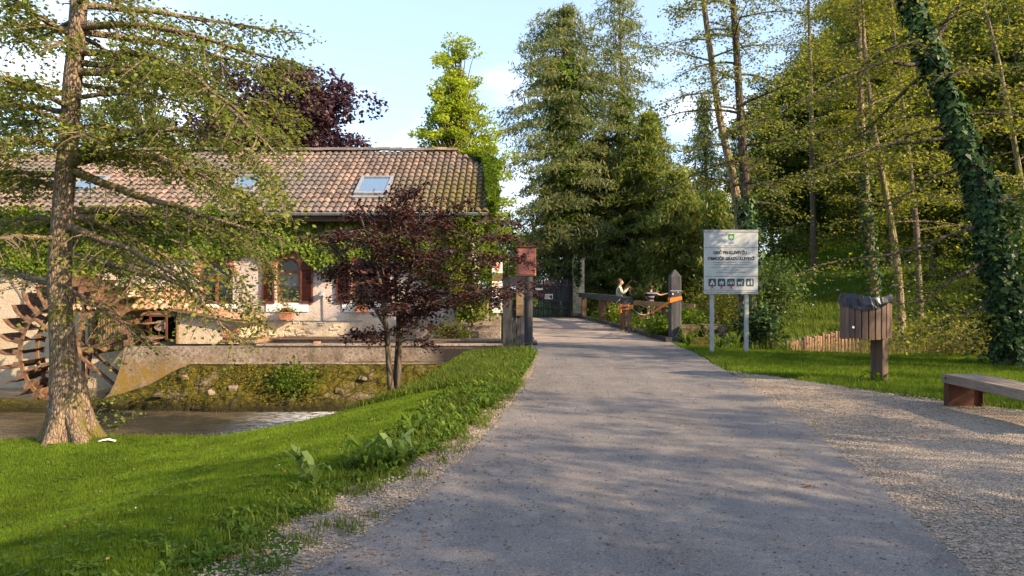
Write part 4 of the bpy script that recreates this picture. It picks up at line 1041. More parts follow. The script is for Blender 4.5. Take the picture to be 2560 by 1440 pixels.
def path(p0, d, Lg, n=6, droop=0.0, wig=0.12, rise=0.0):
    pts = [np.array(p0, float)]; d = nrm(np.array(d, float)); st = Lg / n
    for i in range(n):
        d = nrm(d + np.array([0, 0, -droop + rise]) / n + rng.normal(0, wig, 3) * np.array([1, 1, 0.6]))
        pts.append(pts[-1] + d * st)
    return np.array(pts)
def resample(P, n):
    P = np.asarray(P, float); s = np.concatenate([[0], np.cumsum(np.linalg.norm(np.diff(P, axis=0), axis=1))])
    t = np.linspace(0, s[-1], n)
    # smooth
    Q = np.stack([np.interp(t, s, P[:, k]) for k in range(3)], 1)
    for _ in range(2): Q[1:-1] = 0.25 * Q[:-2] + 0.5 * Q[1:-1] + 0.25 * Q[2:]
    return Q

class Tree:
    """Trunk with limbs in one builder, leaves gathered as points with a size."""
    def __init__(s): s.wood = MB(); s.twig = MB(); s.P = []; s.A = []
    def limb(s, pts, r0, nsub=10, sub=1.0, nleaf=14, spread=0.10, subdroop=0.5, tip=0.18, t0=0.15, flat=0.5, sides=6):
        pts = np.asarray(pts); n = len(pts)
        s.wood.tube(pts, np.linspace(r0, r0 * tip, n), sides, cap=False)
        d = np.gradient(pts, axis=0)
        for k in range(nsub):
            t = t0 + (1 - t0) * (k + rng.random()) / nsub; i = t * (n - 1); i0 = int(min(i, n - 2)); f = i - i0
            p = pts[i0] * (1 - f) + pts[i0 + 1] * f; dd = nrm(d[i0])
            side = nrm(np.cross(dd, (0, 0, 1)) * (1 if k % 2 else -1) + rng.normal(0, 0.35, 3) * np.array([1, 1, flat]))
            lg = sub * (1 - 0.5 * t) * rng.uniform(0.6, 1.25)
            q = path(p, dd * 0.7 + side * 0.8, lg, 4, subdroop, 0.16)
            s.twig.tube(q, np.linspace(max(r0 * 0.22, 0.006), 0.003, 5), 3, cap=False)
            m = max(2, int(nleaf * lg / max(sub, .01)))
            u = rng.random(m) ** 0.7 * 4; j = np.minimum(u.astype(int), 3); g = (u - j)[:, None]
            lp = q[j] * (1 - g) + q[j + 1] * g + rng.normal(0, spread, (m, 3)) * np.array([1, 1, 0.55])
            s.P.append(lp); s.A.append(np.repeat(nrm(q[-1] - q[0])[None], m, 0))
    def pts(s): return np.concatenate(s.P), np.concatenate(s.A)

def place_tree(name, label, cat, base, T, bark, leafmat, size, group=None, up=0.6, aspect=0.62, droop=0.3, leafaxis=False, kind='crown', trunkname='trunk', smooth=True, azn=0.6):
    t = thing(name, label, cat, base, group)
    tr = T.wood.build(trunkname, bark, t, smooth=smooth, fix=False)
    if trunkname == 'stem': tr['kind'] = 'stuff'
    if T.twig.V: tag(T.twig.build('twigs', MT['twig'] if bark is not MT['bark_dark'] else MT['bark_dark'], t, fix=False), kind='stuff')
    if T.P:
        P, A = T.pts()
        Q = leaf_q(P, size, up, aspect, axis=A if leafaxis else None, droop=droop, azn=azn)
        quads_obj(kind, Q, leafmat, t)
    return t
def auto_limbs(T, trunk, n, h0, h1, lenf, rf, elev=0.2, droop=0.5, nsub=10, sub=0.9, nleaf=12, spread=0.1, subdroop=0.5, az0=0.0, azr=2 * np.pi, wig=0.10):
    m = len(trunk)
    for k in range(n):
        t = h0 + (h1 - h0) * (k + rng.random()) / n; i = t * (m - 1); i0 = int(min(i, m - 2)); f = i - i0
        p = trunk[i0] * (1 - f) + trunk[i0 + 1] * f
        az = az0 + (k * 2.399 + rng.normal(0, 0.3)) % (2 * np.pi) * azr / (2 * np.pi)
        Lg = lenf(t) * rng.uniform(0.7, 1.2)
        q = path(p, (math.cos(az), math.sin(az), elev + rng.normal(0, 0.15)), Lg, 7, droop, wig)
        T.limb(q, rf(t), nsub, sub, nleaf, spread, subdroop)

# flower boxes (their plants need the kit)
flower_box(716, 790, 'terracotta flower box overflowing with red flowers under the uncovered arched window', 70)
flower_box(904, 771, 'terracotta flower box with clipped green plant beside the red maple branches', 18)
ms = thing('millstone', 'round pale millstone with a centre hole leaning on the mill wall', 'millstone', W(1040, 846, 20.2))
m = MB(); c = W(1036, 815, 20.25); aa = np.linspace(0, 2 * np.pi, 28, endpoint=False); V = []
for yy, r_ in ((-0.09, 0.40), (0.0, 0.42), (0.09, 0.40), (0.09, 0.08), (-0.09, 0.08)):
    for t in aa: V.append((c[0] + r_ * math.cos(t), c[1] + yy + 0.12 * math.sin(t) * r_, c[2] + r_ * math.sin(t)))
nn_ = 28; m.add(V, np.array([(j * nn_ + i, j * nn_ + (i + 1) % nn_, ((j + 1) % 5) * nn_ + (i + 1) % nn_, ((j + 1) % 5) * nn_ + i) for j in range(5) for i in range(nn_)])); m.build('stone_disc', MT['concrete'], ms)

# ------------------------------------------------------------------ big alder on the left
AY = 10.4
def tilted(pp, y0=AY, dy=0.0):
    pp = np.array(pp, float); s = np.linspace(0, 1, len(pp)) ** 1.2
    return np.array([W(a, b, y0 + dy * k) for (a, b), k in zip(pp, s)])
T = Tree()
tp = np.array([W(178, 1118, AY), W(176, 1095, AY), W(170, 1040, AY), W(162, 960, AY), W(157, 860, AY), W(149, 760, AY), W(150, 640, AY), W(157, 520, AY), W(166, 420, AY), W(176, 300, AY), W(184, 200, AY), W(193, 90, AY), W(203, -40, AY), W(214, -220, AY), W(222, -420, AY), W(226, -640, AY)])
tw = np.array([66, 54, 40, 36, 30.5, 29, 28.5, 25, 26, 23, 23.5, 22, 20, 16, 10, 3]) / F * AY
trunk = resample(tp, 90); al_ = np.concatenate([[0], np.cumsum(np.linalg.norm(np.diff(tp, axis=0), axis=1))]); ws = np.interp(np.linspace(0, al_[-1], 90), al_, tw) * 0.93
T.wood.tube(trunk, ws, 28, amp=0.10, nsc=7.0, seed=4, cap=True)
for k in range(6):                                     # root flare
    az = k * 1.05 + 0.3; fl_r = rng.uniform(.7, 1.1); q = resample(np.array([trunk[5] + (0, 0, 0.45), trunk[3] + (math.cos(az) * 0.12, math.sin(az) * 0.12, 0.25), trunk[2] + (math.cos(az) * 0.24 * fl_r, math.sin(az) * 0.24, 0.02), trunk[2] + (math.cos(az) * 0.46 * fl_r, math.sin(az) * 0.44, -0.22)]), 9)
    T.wood.tube(q, np.linspace(0.20, 0.09, 9), 10, amp=0.12, nsc=6)
LIMB = [([(200, 15), (330, 22), (450, 42), (640, 68), (740, 85)], .055, 1.2), ([(200, 68), (330, 62), (480, 84), (620, 135), (740, 160)], .06, -1.0), ([(205, 80), (300, 95), (420, 112), (600, 150), (720, 205)], .055, 1.8),
    ([(200, 132), (330, 128), (430, 150), (540, 230), (650, 330)], .055, -1.4), ([(195, 155), (300, 165), (400, 188), (500, 215), (600, 290)], .05, 0.8), ([(190, 182), (370, 178), (480, 200), (600, 290), (700, 400)], .06, -1.8),
    ([(175, 320), (260, 312), (330, 330), (430, 370), (560, 430)], .045, 1.6), ([(150, 440), (190, 385), (250, 345), (320, 345), (335, 322), (430, 320), (560, 340)], .095, -1.0),
    ([(165, 405), (240, 388), (340, 382), (430, 402), (530, 450), (640, 500)], .075, 0.7), ([(165, 420), (250, 452), (330, 490), (450, 520), (600, 565), (700, 600)], .07, -1.2),
    ([(160, 530), (260, 560), (330, 600), (420, 640), (500, 700)], .07, 1.0), ([(160, 525), (300, 522), (420, 536), (520, 560), (620, 600)], .06, 2.0), ([(155, 560), (260, 600), (360, 640), (450, 690), (520, 760)], .06, -1.4),
    ([(155, 632), (250, 650), (330, 680), (430, 690), (490, 740), (590, 850)], .06, -0.5), ([(155, 640), (230, 645), (280, 670), (350, 720)], .04, 1.5), ([(150, 700), (220, 760), (300, 800), (360, 860)], .03, -1.0),
    ([(185, 90), (110, 50), (50, 10), (0, -30)], .05, -0.8), ([(180, 75), (70, 65), (-10, 65)], .05, 1.0), ([(175, 240), (90, 215), (30, 195), (-60, 190)], .045, -1.2), ([(170, 280), (70, 265), (0, 258), (-70, 260)], .05, 0.8),
    ([(160, 370), (80, 345), (20, 350), (-50, 380)], .055, -1.0), ([(155, 440), (60, 430), (0, 440), (-60, 430)], .055, 1.0), ([(152, 470), (50, 445), (-40, 430)], .05, 2.0), ([(150, 600), (50, 590), (-40, 600)], .05, -1.5),
    ([(150, 720), (60, 690), (0, 670), (-60, 650)], .04, 1.0), ([(152, 560), (90, 540), (20, 560), (-40, 540)], .045, 1.6), ([(160, 330), (100, 300), (30, 310), (-40, 320)], .04, 1.6)]
for pp, r_, dy in LIMB:
    q = resample(tilted(pp, AY, dy), 12) + rng.normal(0, 0.012, (12, 3))
    far = pp[-1][0] > 500 or True
    T.limb(q, r_, 30 if len(pp) > 3 else 22, 1.0, 66 if pp[-1][1] < 560 else (34 if pp[-1][0] > 380 else 22), 0.11, 0.75, t0=0.10)
for k in range(12):                                    # limbs leaning to and from the camera and up out of the frame
    t = 0.42 + 0.55 * k / 26; p = trunk[int(t * 89)]; az = rng.choice([0.6, -0.5, 1.2, 2.4, 3.6, -1.2]) + rng.normal(0, 0.4)
    q = path(p, (math.cos(az), math.sin(az), 0.15), 2.2 * (1.25 - t), 7, 0.5, 0.1); T.limb(q, 0.04, 12, 0.8, 28, 0.10, 0.6)
for k in range(34):                                    # shoots straight from the trunk
    p = trunk[rng.integers(30, 80)]; az = rng.uniform(0, 6.28); q = path(p, (math.cos(az), math.sin(az), 0.2), rng.uniform(.25, .6), 4, 0.2, .2)
    T.limb(q, 0.006, 3, 0.2, 10, 0.06)
# hanging sprays over the mill front
for px, py, dx, dy in ((560, 470, 120, 90), (600, 380, 110, 120), (620, 300, 110, 60), (640, 430, 80, 90), (540, 560, 120, 120), (640, 610, 70, 150), (560, 640, 60, 180), (600, 700, 50, 140), (430, 600, 120, 90), (640, 250, 90, 40), (520, 330, 120, 80), (470, 420, 130, 100)):
    q = resample(tilted([(px, py), (px + dx * .5, py + dy * .3), (px + dx, py + dy)], AY + rng.normal(0, 1.0), 0), 8); T.limb(q, 0.014, 13, 0.6, 40, 0.10, 0.8, t0=0)
alder = place_tree('alder_tree', 'tall alder with sunlit furrowed trunk on the lawn edge in front of the water wheel', 'tree', tp[1], T, MT['bark'], MT['alder_leaf'], 0.060, up=0.8, aspect=0.75, droop=0.6)

# ------------------------------------------------------------------ small purple maple by the stream
MY = 11.9
T = Tree()
def mst(pts, r0, r1, n=14):
    q = resample(np.array([W(a, b, MY + c) for a, b, c in pts]), n); T.wood.tube(q, np.linspace(r0, r1, n), 8, cap=False, amp=0.06); return q
stems = [mst([(980, 1012, 0), (973, 920, 0), (966, 820, -.05), (955, 720, -.1), (930, 620, -.3), (900, 540, -.6)], .058, .015),
    mst([(990, 1012, 0.05), (1000, 900, .05), (998, 820, .1), (1020, 720, .1), (1040, 620, .2), (1050, 520, .3)], .052, .014),
    mst([(984, 1012, 0.1), (992, 880, .15), (1000, 800, .3), (985, 720, .4), (990, 620, .5), (1000, 520, .7)], .045, .012),
    mst([(998, 820, .1), (1050, 760, .0), (1120, 690, -.2), (1190, 620, -.3), (1240, 580, -.3)], .035, .01),
    mst([(1000, 800, .1), (1060, 780, .2), (1150, 740, .3), (1240, 715, .3), (1330, 735, .3)], .03, .008),
    mst([(966, 820, 0), (930, 760, .2), (890, 690, .4), (840, 620, .4)], .03, .008)]
for q in stems:
    for k in range(17):
        t = 0.45 + 0.55 * (k + rng.random()) / 17 if q is not stems[3] and q is not stems[4] and q is not stems[5] else 0.2 + 0.8 * (k + rng.random()) / 17
        p = q[int(t * 13)]; az = k * 2.4 + rng.normal(0, .4)
        b = path(p, (math.cos(az), math.sin(az), 0.35 + rng.normal(0, .25)), rng.uniform(.5, .95), 6, 0.35, 0.12)
        T.limb(b, 0.012, 9, 0.36, 21, 0.065, 0.35, t0=0.2)
for (a, b, c), (d, e, f_) in (((1000, 600, 0), (1005, 470, .1)), ((1010, 600, .1), (1050, 465, .2)), ((990, 620, -.1), (960, 490, -.2)), ((1040, 600, .2), (1100, 490, .2)), ((960, 640, 0), (900, 510, -.2)), ((1060, 640, .1), (1140, 540, .1)), ((1000, 680, -.2), (1060, 560, -.5)), ((960, 690, -.2), (930, 570, -.5)), ((1020, 700, .3), (1120, 620, .5)), ((980, 560, .4), (1010, 480, .6)), (((975, 860, 0)), (880, 840, 0)), (((972, 850, .1)), (860, 835, .2)), (((1000, 850, .1)), (1090, 870, .2)), (((1040, 840, .1)), (930, 835, -.2)), (((1200, 600, 0)), (1330, 610, 0)), (((1240, 640, .2)), (1345, 665, .2)), ((1180, 560, 0), (1310, 560, .2)), ((1060, 560, 0), (1180, 500, .2)), ((900, 600, 0), (830, 600, .2)), ((880, 660, .2), (815, 690, .3)), ((1000, 530, .2), (1040, 475, .2)), ((930, 560, .2), (880, 540, 0))):
    q = resample(np.array([W(a, b, MY + c), W((a + d) / 2, (b + e) / 2 - 12, MY + (c + f_) / 2), W(d, e, MY + f_)]), 8); T.limb(q, .014, 14, .38, 24, .06, .35, t0=0.15)
place_tree('maple_tree', 'small dark purple leaved maple with three thin stems beside the stream', 'tree', W(985, 1008, MY), T, MT['bark_dark'], MT['maple_leaf'], 0.062, up=0.9, aspect=0.6, droop=0.5)

# ------------------------------------------------------------------ pair of alders right of the centre
def alder(px_pts, Y, w0, label, n=34, h0=0.22, lf=2.6, leaf=0.085, nleaf=40, nsub=13, sub=1.0, bark=None, leafmat=None, dys=None, group=None, extra=None, elev=0.25, droop=0.5, name='alder_tree', sides=12, h1=1.0, spread=0.13, ivy=None):
    T = Tree(); pts = resample(np.array([W(a, b, Y + (dys[i] if dys else 0)) for i, (a, b) in enumerate(px_pts)]), 40)
    z0 = gz1(pts[0][0], pts[0][1]); 
    if pts[0][2] > z0 - 0.05: pts = np.concatenate([[[pts[0][0], pts[0][1], z0 - 0.1]], pts])
    r_ = np.linspace(1, 0.25, len(pts)) * w0
    T.wood.tube(pts, r_, sides, amp=0.08, nsc=5.0, cap=False)
    auto_limbs(T, pts, n, h0, h1, lambda t: lf * (1.25 - t * 0.75), lambda t: w0 * 0.33 * (1.2 - t), elev, droop, nsub, sub, nleaf, spread, 0.6)
    if extra: extra(T, pts)
    t = place_tree(name, label, 'tree', (pts[0][0], pts[0][1], z0), T, bark or MT['bark'], leafmat or MT['alder_leaf'], leaf, group, up=0.7, aspect=0.7, droop=0.5)
    if ivy:
        a, b, rad, cnt, sz = ivy; add_ivy(t, pts, r_, a, b, rad, cnt, sz)
    return t
def add_ivy(t, pts, r_, a, b, rad, cnt, sz, mat='ivy'):
    n = len(pts); u = a + (b - a) * rng.random(cnt); i = np.minimum((u * (n - 1)).astype(int), n - 2); f = (u * (n - 1) - i)[:, None]
    p = pts[i] * (1 - f) + pts[i + 1] * f; az = rng.uniform(0, 2 * np.pi, cnt)
    rr = r_[i] + rad * rng.random(cnt) ** 0.6 * (0.7 + 0.9 * vnoise(p + np.stack([np.cos(az), np.sin(az), az * 0], 1) * .4, 2.2, 3, 2))
    P_ = p + np.stack([np.cos(az) * rr, np.sin(az) * rr, rng.normal(0, 0.05, cnt)], 1)
    Q = leaf_q(P_, sz, 0.1, 0.85, axis=np.stack([np.cos(az) * 0.3, np.sin(az) * 0.3, -np.ones(cnt)], 1), azn=0.35)
    # ivy leaves face outwards
    nn = np.stack([np.cos(az), np.sin(az), np.full(cnt, 0.35)], 1) + rng.normal(0, 0.35, (cnt, 3)); nn = nrm(nn)
    ax_ = np.array([0, 0, -1.0]) + rng.normal(0, 0.35, (cnt, 3)); ax_ = nrm(ax_ - nn * (ax_ * nn).sum(1, keepdims=True)); b_ = np.cross(nn, ax_)
    s_ = (sz * np.clip(rng.lognormal(-0.1, 0.4, cnt), .4, 2))[:, None]
    Q = np.stack([P_, P_ + ax_ * s_ * .35 + b_ * s_ * .5, P_ + ax_ * s_ * 1.0, P_ + ax_ * s_ * .35 - b_ * s_ * .5], 1)
    quads_obj('ivy', Q, MT[mat], t)
ALD = 22.0
alder([(1858, 800), (1852, 560), (1830, 430), (1800, 310), (1778, 150), (1757, 0), (1745, -140), (1740, -300)], ALD + .6, 0.17, 'leaning pale alder, left of the slender pair behind the notice board', n=30, h0=0.30, lf=2.3, bark=MT['bark_pale'], nleaf=30)
alder([(1880, 840), (1873, 600), (1862, 450), (1850, 280), (1840, 120), (1830, -20), (1822, -160), (1815, -320)], ALD, 0.19, 'straight dark alder with ivied foot, right of the slender pair behind the notice board', n=34, h0=0.30, lf=2.5, bark=MT['bark_dark'], nleaf=30, ivy=(0.0, 0.32, 0.28, 1500, 0.11))

# leaning ivy clad tree on the right
def long_arms(T, pts):
    for pp, r_, dy in (([(2300, 105), (2200, 130), (2130, 180), (2060, 260)], .045, 0.6), ([(2305, 155), (2200, 160), (2100, 190), (1990, 260)], .05, -1.0), ([(2330, 170), (2250, 240), (2180, 320), (2090, 380)], .045, 1.0),
        ([(2400, 320), (2300, 330), (2180, 370), (2060, 400)], .05, 0.5), ([(2395, 350), (2280, 352), (2150, 380), (2020, 430)], .045, -0.8), ([(2340, 100), (2360, 60), (2400, 0), (2450, -60)], .05, 0.5), ([(2420, 420), (2330, 440), (2250, 500), (2160, 560)], .04, 0.4),
        ([(2470, 560), (2350, 600), (2230, 650), (2100, 640), (1990, 690)], .045, -1.0), ([(2480, 640), (2380, 700), (2300, 760), (2220, 760)], .04, -1.2), ([(2490, 700), (2420, 690), (2330, 650), (2230, 600)], .035, 0.8), ([(2500, 730), (2400, 800), (2300, 830), (2240, 850)], .03, -0.8),
        ([(2470, 520), (2560, 480), (2640, 470)], .04, 0.3), ([(2490, 760), (2410, 790), (2340, 740), (2260, 700)], .03, -0.4)):
        q = resample(tilted(pp, 14.2, dy), 10) + rng.normal(0, 0.02, (10, 3)); T.limb(q, r_, 18, 0.9, 38, 0.13, 0.7, t0=0.15)
iv = [(2525, 900), (2515, 780), (2490, 640), (2455, 500), (2410, 370), (2370, 250), (2325, 140), (2290, 50), (2265, -40), (2240, -160)]
IT = alder(iv, 14.2, 0.22, 'leaning tree trunk thickly clad in dark ivy at the right', n=12, h0=0.55, lf=2.0, bark=MT['bark_dark'], leafmat=MT['forest_leaf'], extra=long_arms, leaf=0.07, nleaf=15, ivy=(0.0, 0.95, 0.19, 6800, 0.10), name='ivied_tree')
# thick skirt of ivy and bramble round its foot
Pq = np.concatenate([W(2530, 800, 14.2) + rng.normal(0, 1, (2600, 3)) * np.array([0.33, 0.35, 0.75]), W(2500, 600, 14.2) + rng.normal(0, 1, (900, 3)) * np.array([0.3, 0.3, 0.5])])
Pq = Pq[Pq[:, 2] > -0.05]
quads_obj('ivy', leaf_q(Pq, 0.095, 0.2, 0.85, droop=1.0), MT['ivy'], IT)

# trunks in the wood on the right
alder([(2188, 770), (2178, 640), (2163, 480), (2152, 300), (2146, 100), (2143, -80), (2140, -300)], 24.0, 0.17, 'straight forest tree with ivy on its lower trunk behind the litter bin', n=30, h0=0.28, lf=3.0, leafmat=MT['forest_leaf'], bark=MT['bark_pale'], nleaf=34, leaf=0.10, spread=.2, ivy=(0.0, 0.42, 0.12, 900, 0.11))
alder([(2253, 800), (2246, 680), (2228, 560), (2205, 440), (2180, 300), (2160, 120), (2150, -60)], 23.0, 0.13, 'slender sunlit orange brown trunk just right of the litter bin', n=26, h0=0.3, lf=2.6, leafmat=MT['forest_leaf'], bark=MT['bark_pale'], nleaf=32, leaf=0.095, spread=.2)
alder([(2300, 780), (2290, 560), (2265, 330), (2240, 150), (2222, -40)], 27.0, 0.13, 'thin dim trunk deep in the wood left of the ivied tree', n=26, h0=0.25, lf=3.0, leafmat=MT['forest_leaf'], bark=MT['bark_far'], nleaf=32, leaf=0.11, spread=.22)
alder([(2590, 860), (2570, 560), (2530, 330), (2490, 130), (2450, -10), (2430, -140)], 18.0, 0.10, 'thin curving pale trunk at the right edge behind the ivied tree', n=24, h0=0.3, lf=2.0, leafmat=MT['forest_leaf'], bark=MT['bark_pale'], nleaf=28, leaf=0.09)
alder([(2035, 640), (2030, 420), (2026, 200), (2020, 0), (2018, -200)], 40.0, 0.17, 'distant bare lower trunk at the head of the meadow', n=30, h0=0.2, lf=3.6, leafmat=MT['forest_leaf'], bark=MT['bark_far'], nleaf=30, leaf=0.14, spread=.3)

# ------------------------------------------------------------------ conifers behind the gate
def conifer(px, top, Y, rad, label, n=120, mat='conifer_grey', spray=0.27, h0=0.05, nsp=70, prof=None, droop=0.8, lean=0.0, ivy=None, bark='bark_far', seed=0, asp=0.22):
    b = W(px, 712, Y); base = np.array([b[0], Y, gz1(b[0], Y)]); tz = H - (top - HY) / F * Y; Hh = tz - base[2]
    trunk = base + np.stack([lean * np.linspace(0, 1, 30) ** 2 + 0.12 * np.sin(np.linspace(0, 5, 30)), np.zeros(30), np.linspace(-0.1, Hh, 30)], 1)
    T = Tree(); r_ = np.linspace(0.26, 0.02, 30); T.wood.tube(trunk, r_, 8, cap=False)
    prof = prof or (lambda t: (1 - t) ** 0.65)
    for k in range(n):
        t = h0 + (1 - h0) * ((k + rng.random()) / n) ** 0.9; p = trunk[min(int(t * 29), 28)]; az = k * 2.399 + rng.normal(0, .3)
        lump = 0.75 + 0.6 * float(vnoise(np.array([math.cos(az) * 1.2, math.sin(az) * 1.2, t * 5 + seed]), 1.3, seed, 2))
        Lg = max(0.35, rad * prof(t) * lump * rng.uniform(0.5, 1.25))
        q = path(p, (math.cos(az), math.sin(az), 0.32), Lg, 6, droop, 0.07)
        T.wood.tube(q, np.linspace(0.035 * (1.1 - t), 0.006, 7), 4, cap=False)
        m = int(1.4 * nsp * (0.3 + Lg / rad)); u = rng.random(m) ** 0.6 * 6; j = np.minimum(u.astype(int), 5); g = (u - j)[:, None]
        w = 0.16 + 0.10 * Lg * (u / 6)
        lp = q[j] * (1 - g) + q[j + 1] * g; sd = np.array([-math.sin(az), math.cos(az), 0])
        lp = lp + sd * (rng.normal(0, 1, m) * w)[:, None] + rng.normal(0, 0.10, (m, 3)); lp[:, 2] -= rng.random(m) * 0.22
        out = np.array([math.cos(az) * 0.5, math.sin(az) * 0.5, -0.75])
        T.P.append(lp); T.A.append(np.repeat(out[None], m, 0))
    t_ = place_tree('conifer_tree', label, 'tree', base, T, MT[bark], MT[mat], spray, up=0.1, aspect=asp, leafaxis=True, azn=0.55)
    if ivy: add_ivy(t_, trunk, r_, *ivy)
    return t_
tall = lambda t: min(1.0, 0.55 + 0.9 * (t / 0.4)) * (1 - t) ** 0.5 if t < 0.4 else (1 - t) ** 0.42 * 0.98
conifer(1415, 5, 38, 4.3, 'tallest grey green conifer with drooping sprays and ivied heart left of centre', n=280, nsp=135, prof=lambda t: (0.95 if t < 0.68 else 0.95 * ((1 - t) / 0.32) ** 0.38), ivy=(0.3, 0.82, 1.9, 4200, 0.2, 'weed'), seed=1)
conifer(1555, -60, 39, 3.0, 'thin topped open conifer right behind the ivied one', n=150, nsp=95, prof=lambda t: (1.0 if t < 0.7 else ((1 - t) / 0.3) ** 0.4), ivy=(0.15, 0.66, 1.2, 2400, 0.2, 'weed'), seed=5)
conifer(1630, 270, 36.5, 3.9, 'broad golden green conifer sweeping down to the bridge rail', n=230, nsp=150, mat='conifer', prof=lambda t: (1.0 if t < .35 else ((1 - t) / .65) ** .7), seed=9)
conifer(1510, 330, 39.5, 3.4, 'dense green conifer spreading over the brick gate pillar', n=200, nsp=140, mat='conifer', prof=lambda t: (0.95 if t < .5 else .95 * ((1 - t) / .5) ** .6), h0=0.14, seed=12)
conifer(1385, 430, 40.0, 2.6, 'dark green conifer hanging over the timber gate', n=110, nsp=80, mat='conifer_dark', prof=lambda t: (1.0 if t < .4 else ((1 - t) / .6) ** .6), h0=0.28, seed=15)
conifer(1765, 235, 43, 3.2, 'dark pointed conifer rising behind the pair of slender alders', n=150, nsp=85, mat='conifer_dark', prof=lambda t: (1 - t) ** 0.75, seed=18)
conifer(1700, 420, 33.5, 3.0, 'low bushy yellow green conifer behind the pointed bridge post', n=180, nsp=130, mat='conifer', prof=lambda t: (1 - t) ** 0.5, seed=21)
conifer(1800, 470, 31.5, 2.0, 'small green conifer behind the notice board', n=110, nsp=80, mat='conifer', prof=lambda t: (1 - t) ** 0.5, seed=24)

# ------------------------------------------------------------------ broadleaved trees behind the mill and the wooded hill
def broadleaf(name, label, base, Hh, rad, mat, ncl, nl, leaf, trunk_r=0.2, bark='bark_far', cz=0.6, rz=0.42, group=None, clsz=0.34, cone=0.0, cat='tree', up=0.6, open_=0.0, twiggy=True):
    T = Tree(); base = np.array(base, float)
    tr = base + np.stack([0.15 * np.sin(np.linspace(0, 3, 14)), 0.1 * np.sin(np.linspace(1, 4, 14)), np.linspace(-0.1, Hh * 0.93, 14)], 1)
    T.wood.tube(tr, np.linspace(trunk_r, trunk_r * 0.12, 14), 8, cap=False, amp=0.05)
    for k in range(ncl):
        u = rng.normal(size=3); u /= np.linalg.norm(u); rr = rng.random() ** (1 / 2.6)
        zz = cz + rz * u[2] * rr; w = rad * (1 - cone * np.clip((zz - 0.2) / 0.8, 0, 1))
        c = base + np.array([u[0] * rr * w, u[1] * rr * w, zz * Hh])
        c += rng.normal(0, 0.12 * rad, 3) * np.array([1, 1, .6])
        i = int(np.clip((zz - 0.22) * 14, 2, 12)); q = np.stack([tr[i] * (1 - s_) + c * s_ + np.array([0, 0, 0.12 * rad * math.sin(3.14 * s_)]) for s_ in np.linspace(0, 1, 5)])
        if twiggy: T.wood.tube(q, np.linspace(trunk_r * 0.28, 0.012, 5), 4, cap=False)
        m = int(nl * rng.uniform(0.6, 1.3)); sz = clsz * rad * rng.uniform(0.55, 1.2)
        g = rng.normal(0, 1, (m, 3)); g *= (0.55 + 0.45 * rng.random((m, 1))) / (np.linalg.norm(g, axis=1, keepdims=True) + .3) * 1.3
        T.P.append(c + g * sz * np.array([1, 1, 0.55])); T.A.append(np.zeros((m, 3)))
    return place_tree(name, label, cat, base, T, MT[bark], MT[mat], leaf, group, up=up, aspect=0.75, droop=0.4)
def bpos(px, Y): x = (px - 1280) / F * Y; return (x, Y, gz1(x, Y))
def top_h(py, Y, z=0): return H - (py - HY) / F * Y - z
broadleaf('beech_tree', 'round copper beech with purple foliage behind the mill roof', bpos(668, 36), top_h(125, 36), 4.2, 'beech_leaf', 240, 320, 0.19, 0.35, cz=0.55, rz=0.45, clsz=0.27)
broadleaf('lime_tree', 'bright yellow green conical tree beyond the right end of the mill roof', bpos(1143, 32.5), top_h(128, 32.5), 3.1, 'lime_leaf', 430, 125, 0.125, 0.14, cz=0.56, rz=0.47, cone=0.84, clsz=0.15)
broadleaf('willow_tree', 'pale green tree behind the mill seen through the big alder', bpos(370, 40), top_h(130, 40), 3.4, 'pale_leaf', 110, 260, 0.16, 0.2, clsz=0.3)
broadleaf('bush', 'green bush beyond the right corner of the mill', bpos(1262, 30), 3.8, 1.1, 'creeper', 40, 120, 0.11, 0.06, cz=0.5, rz=0.5, clsz=0.35, cat='bush')
broadleaf('tree_beyond', 'hazy green tree far beyond the footpath gate', bpos(1330, 60), 8.5, 3.2, 'forest_leaf', 60, 130, 0.2, 0.2)
broadleaf('tree_beyond', 'low dark tree far behind the sluice', bpos(1255, 64), 6.0, 3.5, 'forest_leaf_dark', 60, 130, 0.2, 0.2)

protos = []
for i, (mat, rad, Hh, lb) in enumerate((('forest_leaf', 3.6, 13, 'yellow green broadleaved tree on the steep wooded slope at the right'), ('forest_leaf_dark', 3.9, 14, 'darker green broadleaved tree on the steep wooded slope at the right'), ('forest_leaf', 4.2, 12, 'spreading sunlit broadleaved tree on the steep wooded slope at the right'))):
    protos.append((mat, rad, Hh, lb))
FOR = [  # photo column, distance, scale, prototype
    (1960, 50, 0.92, 1), (2040, 54, 1.0, 0), (2110, 49, 0.95, 1), (2180, 56, 1.05, 2), (2240, 47, 0.95, 0), (2310, 53, 1.05, 1), (2380, 46, 1.0, 2), (2450, 52, 1.05, 0), (2520, 44, 1.0, 1), (2600, 48, 1.05, 2), (2680, 43, 1.0, 0),
    (1990, 62, 0.95, 2), (2080, 66, 1.0, 0), (2160, 64, 1.0, 2), (2250, 62, 1.0, 0), (2340, 66, 1.0, 2), (2430, 62, 1.0, 0), (2520, 60, 1.0, 2), (2620, 58, 1.0, 0), (2720, 56, 1.0, 2),
    (2330, 34, 0.85, 0), (2440, 32, 0.85, 2), (2550, 30, 0.8, 1), (2660, 31, 0.9, 0), (2230, 38, 0.8, 2), (2790, 36, 1.0, 1), (1930, 58, 0.8, 1), (2300, 76, 1.0, 0), (2450, 74, 1.0, 2), (2590, 72, 1.0, 0), (2160, 78, 0.9, 2), (1880, 66, 0.85, 0), (2135, 52, 0.7, 1), (2020, 51, 0.62, 1)]
made = {}
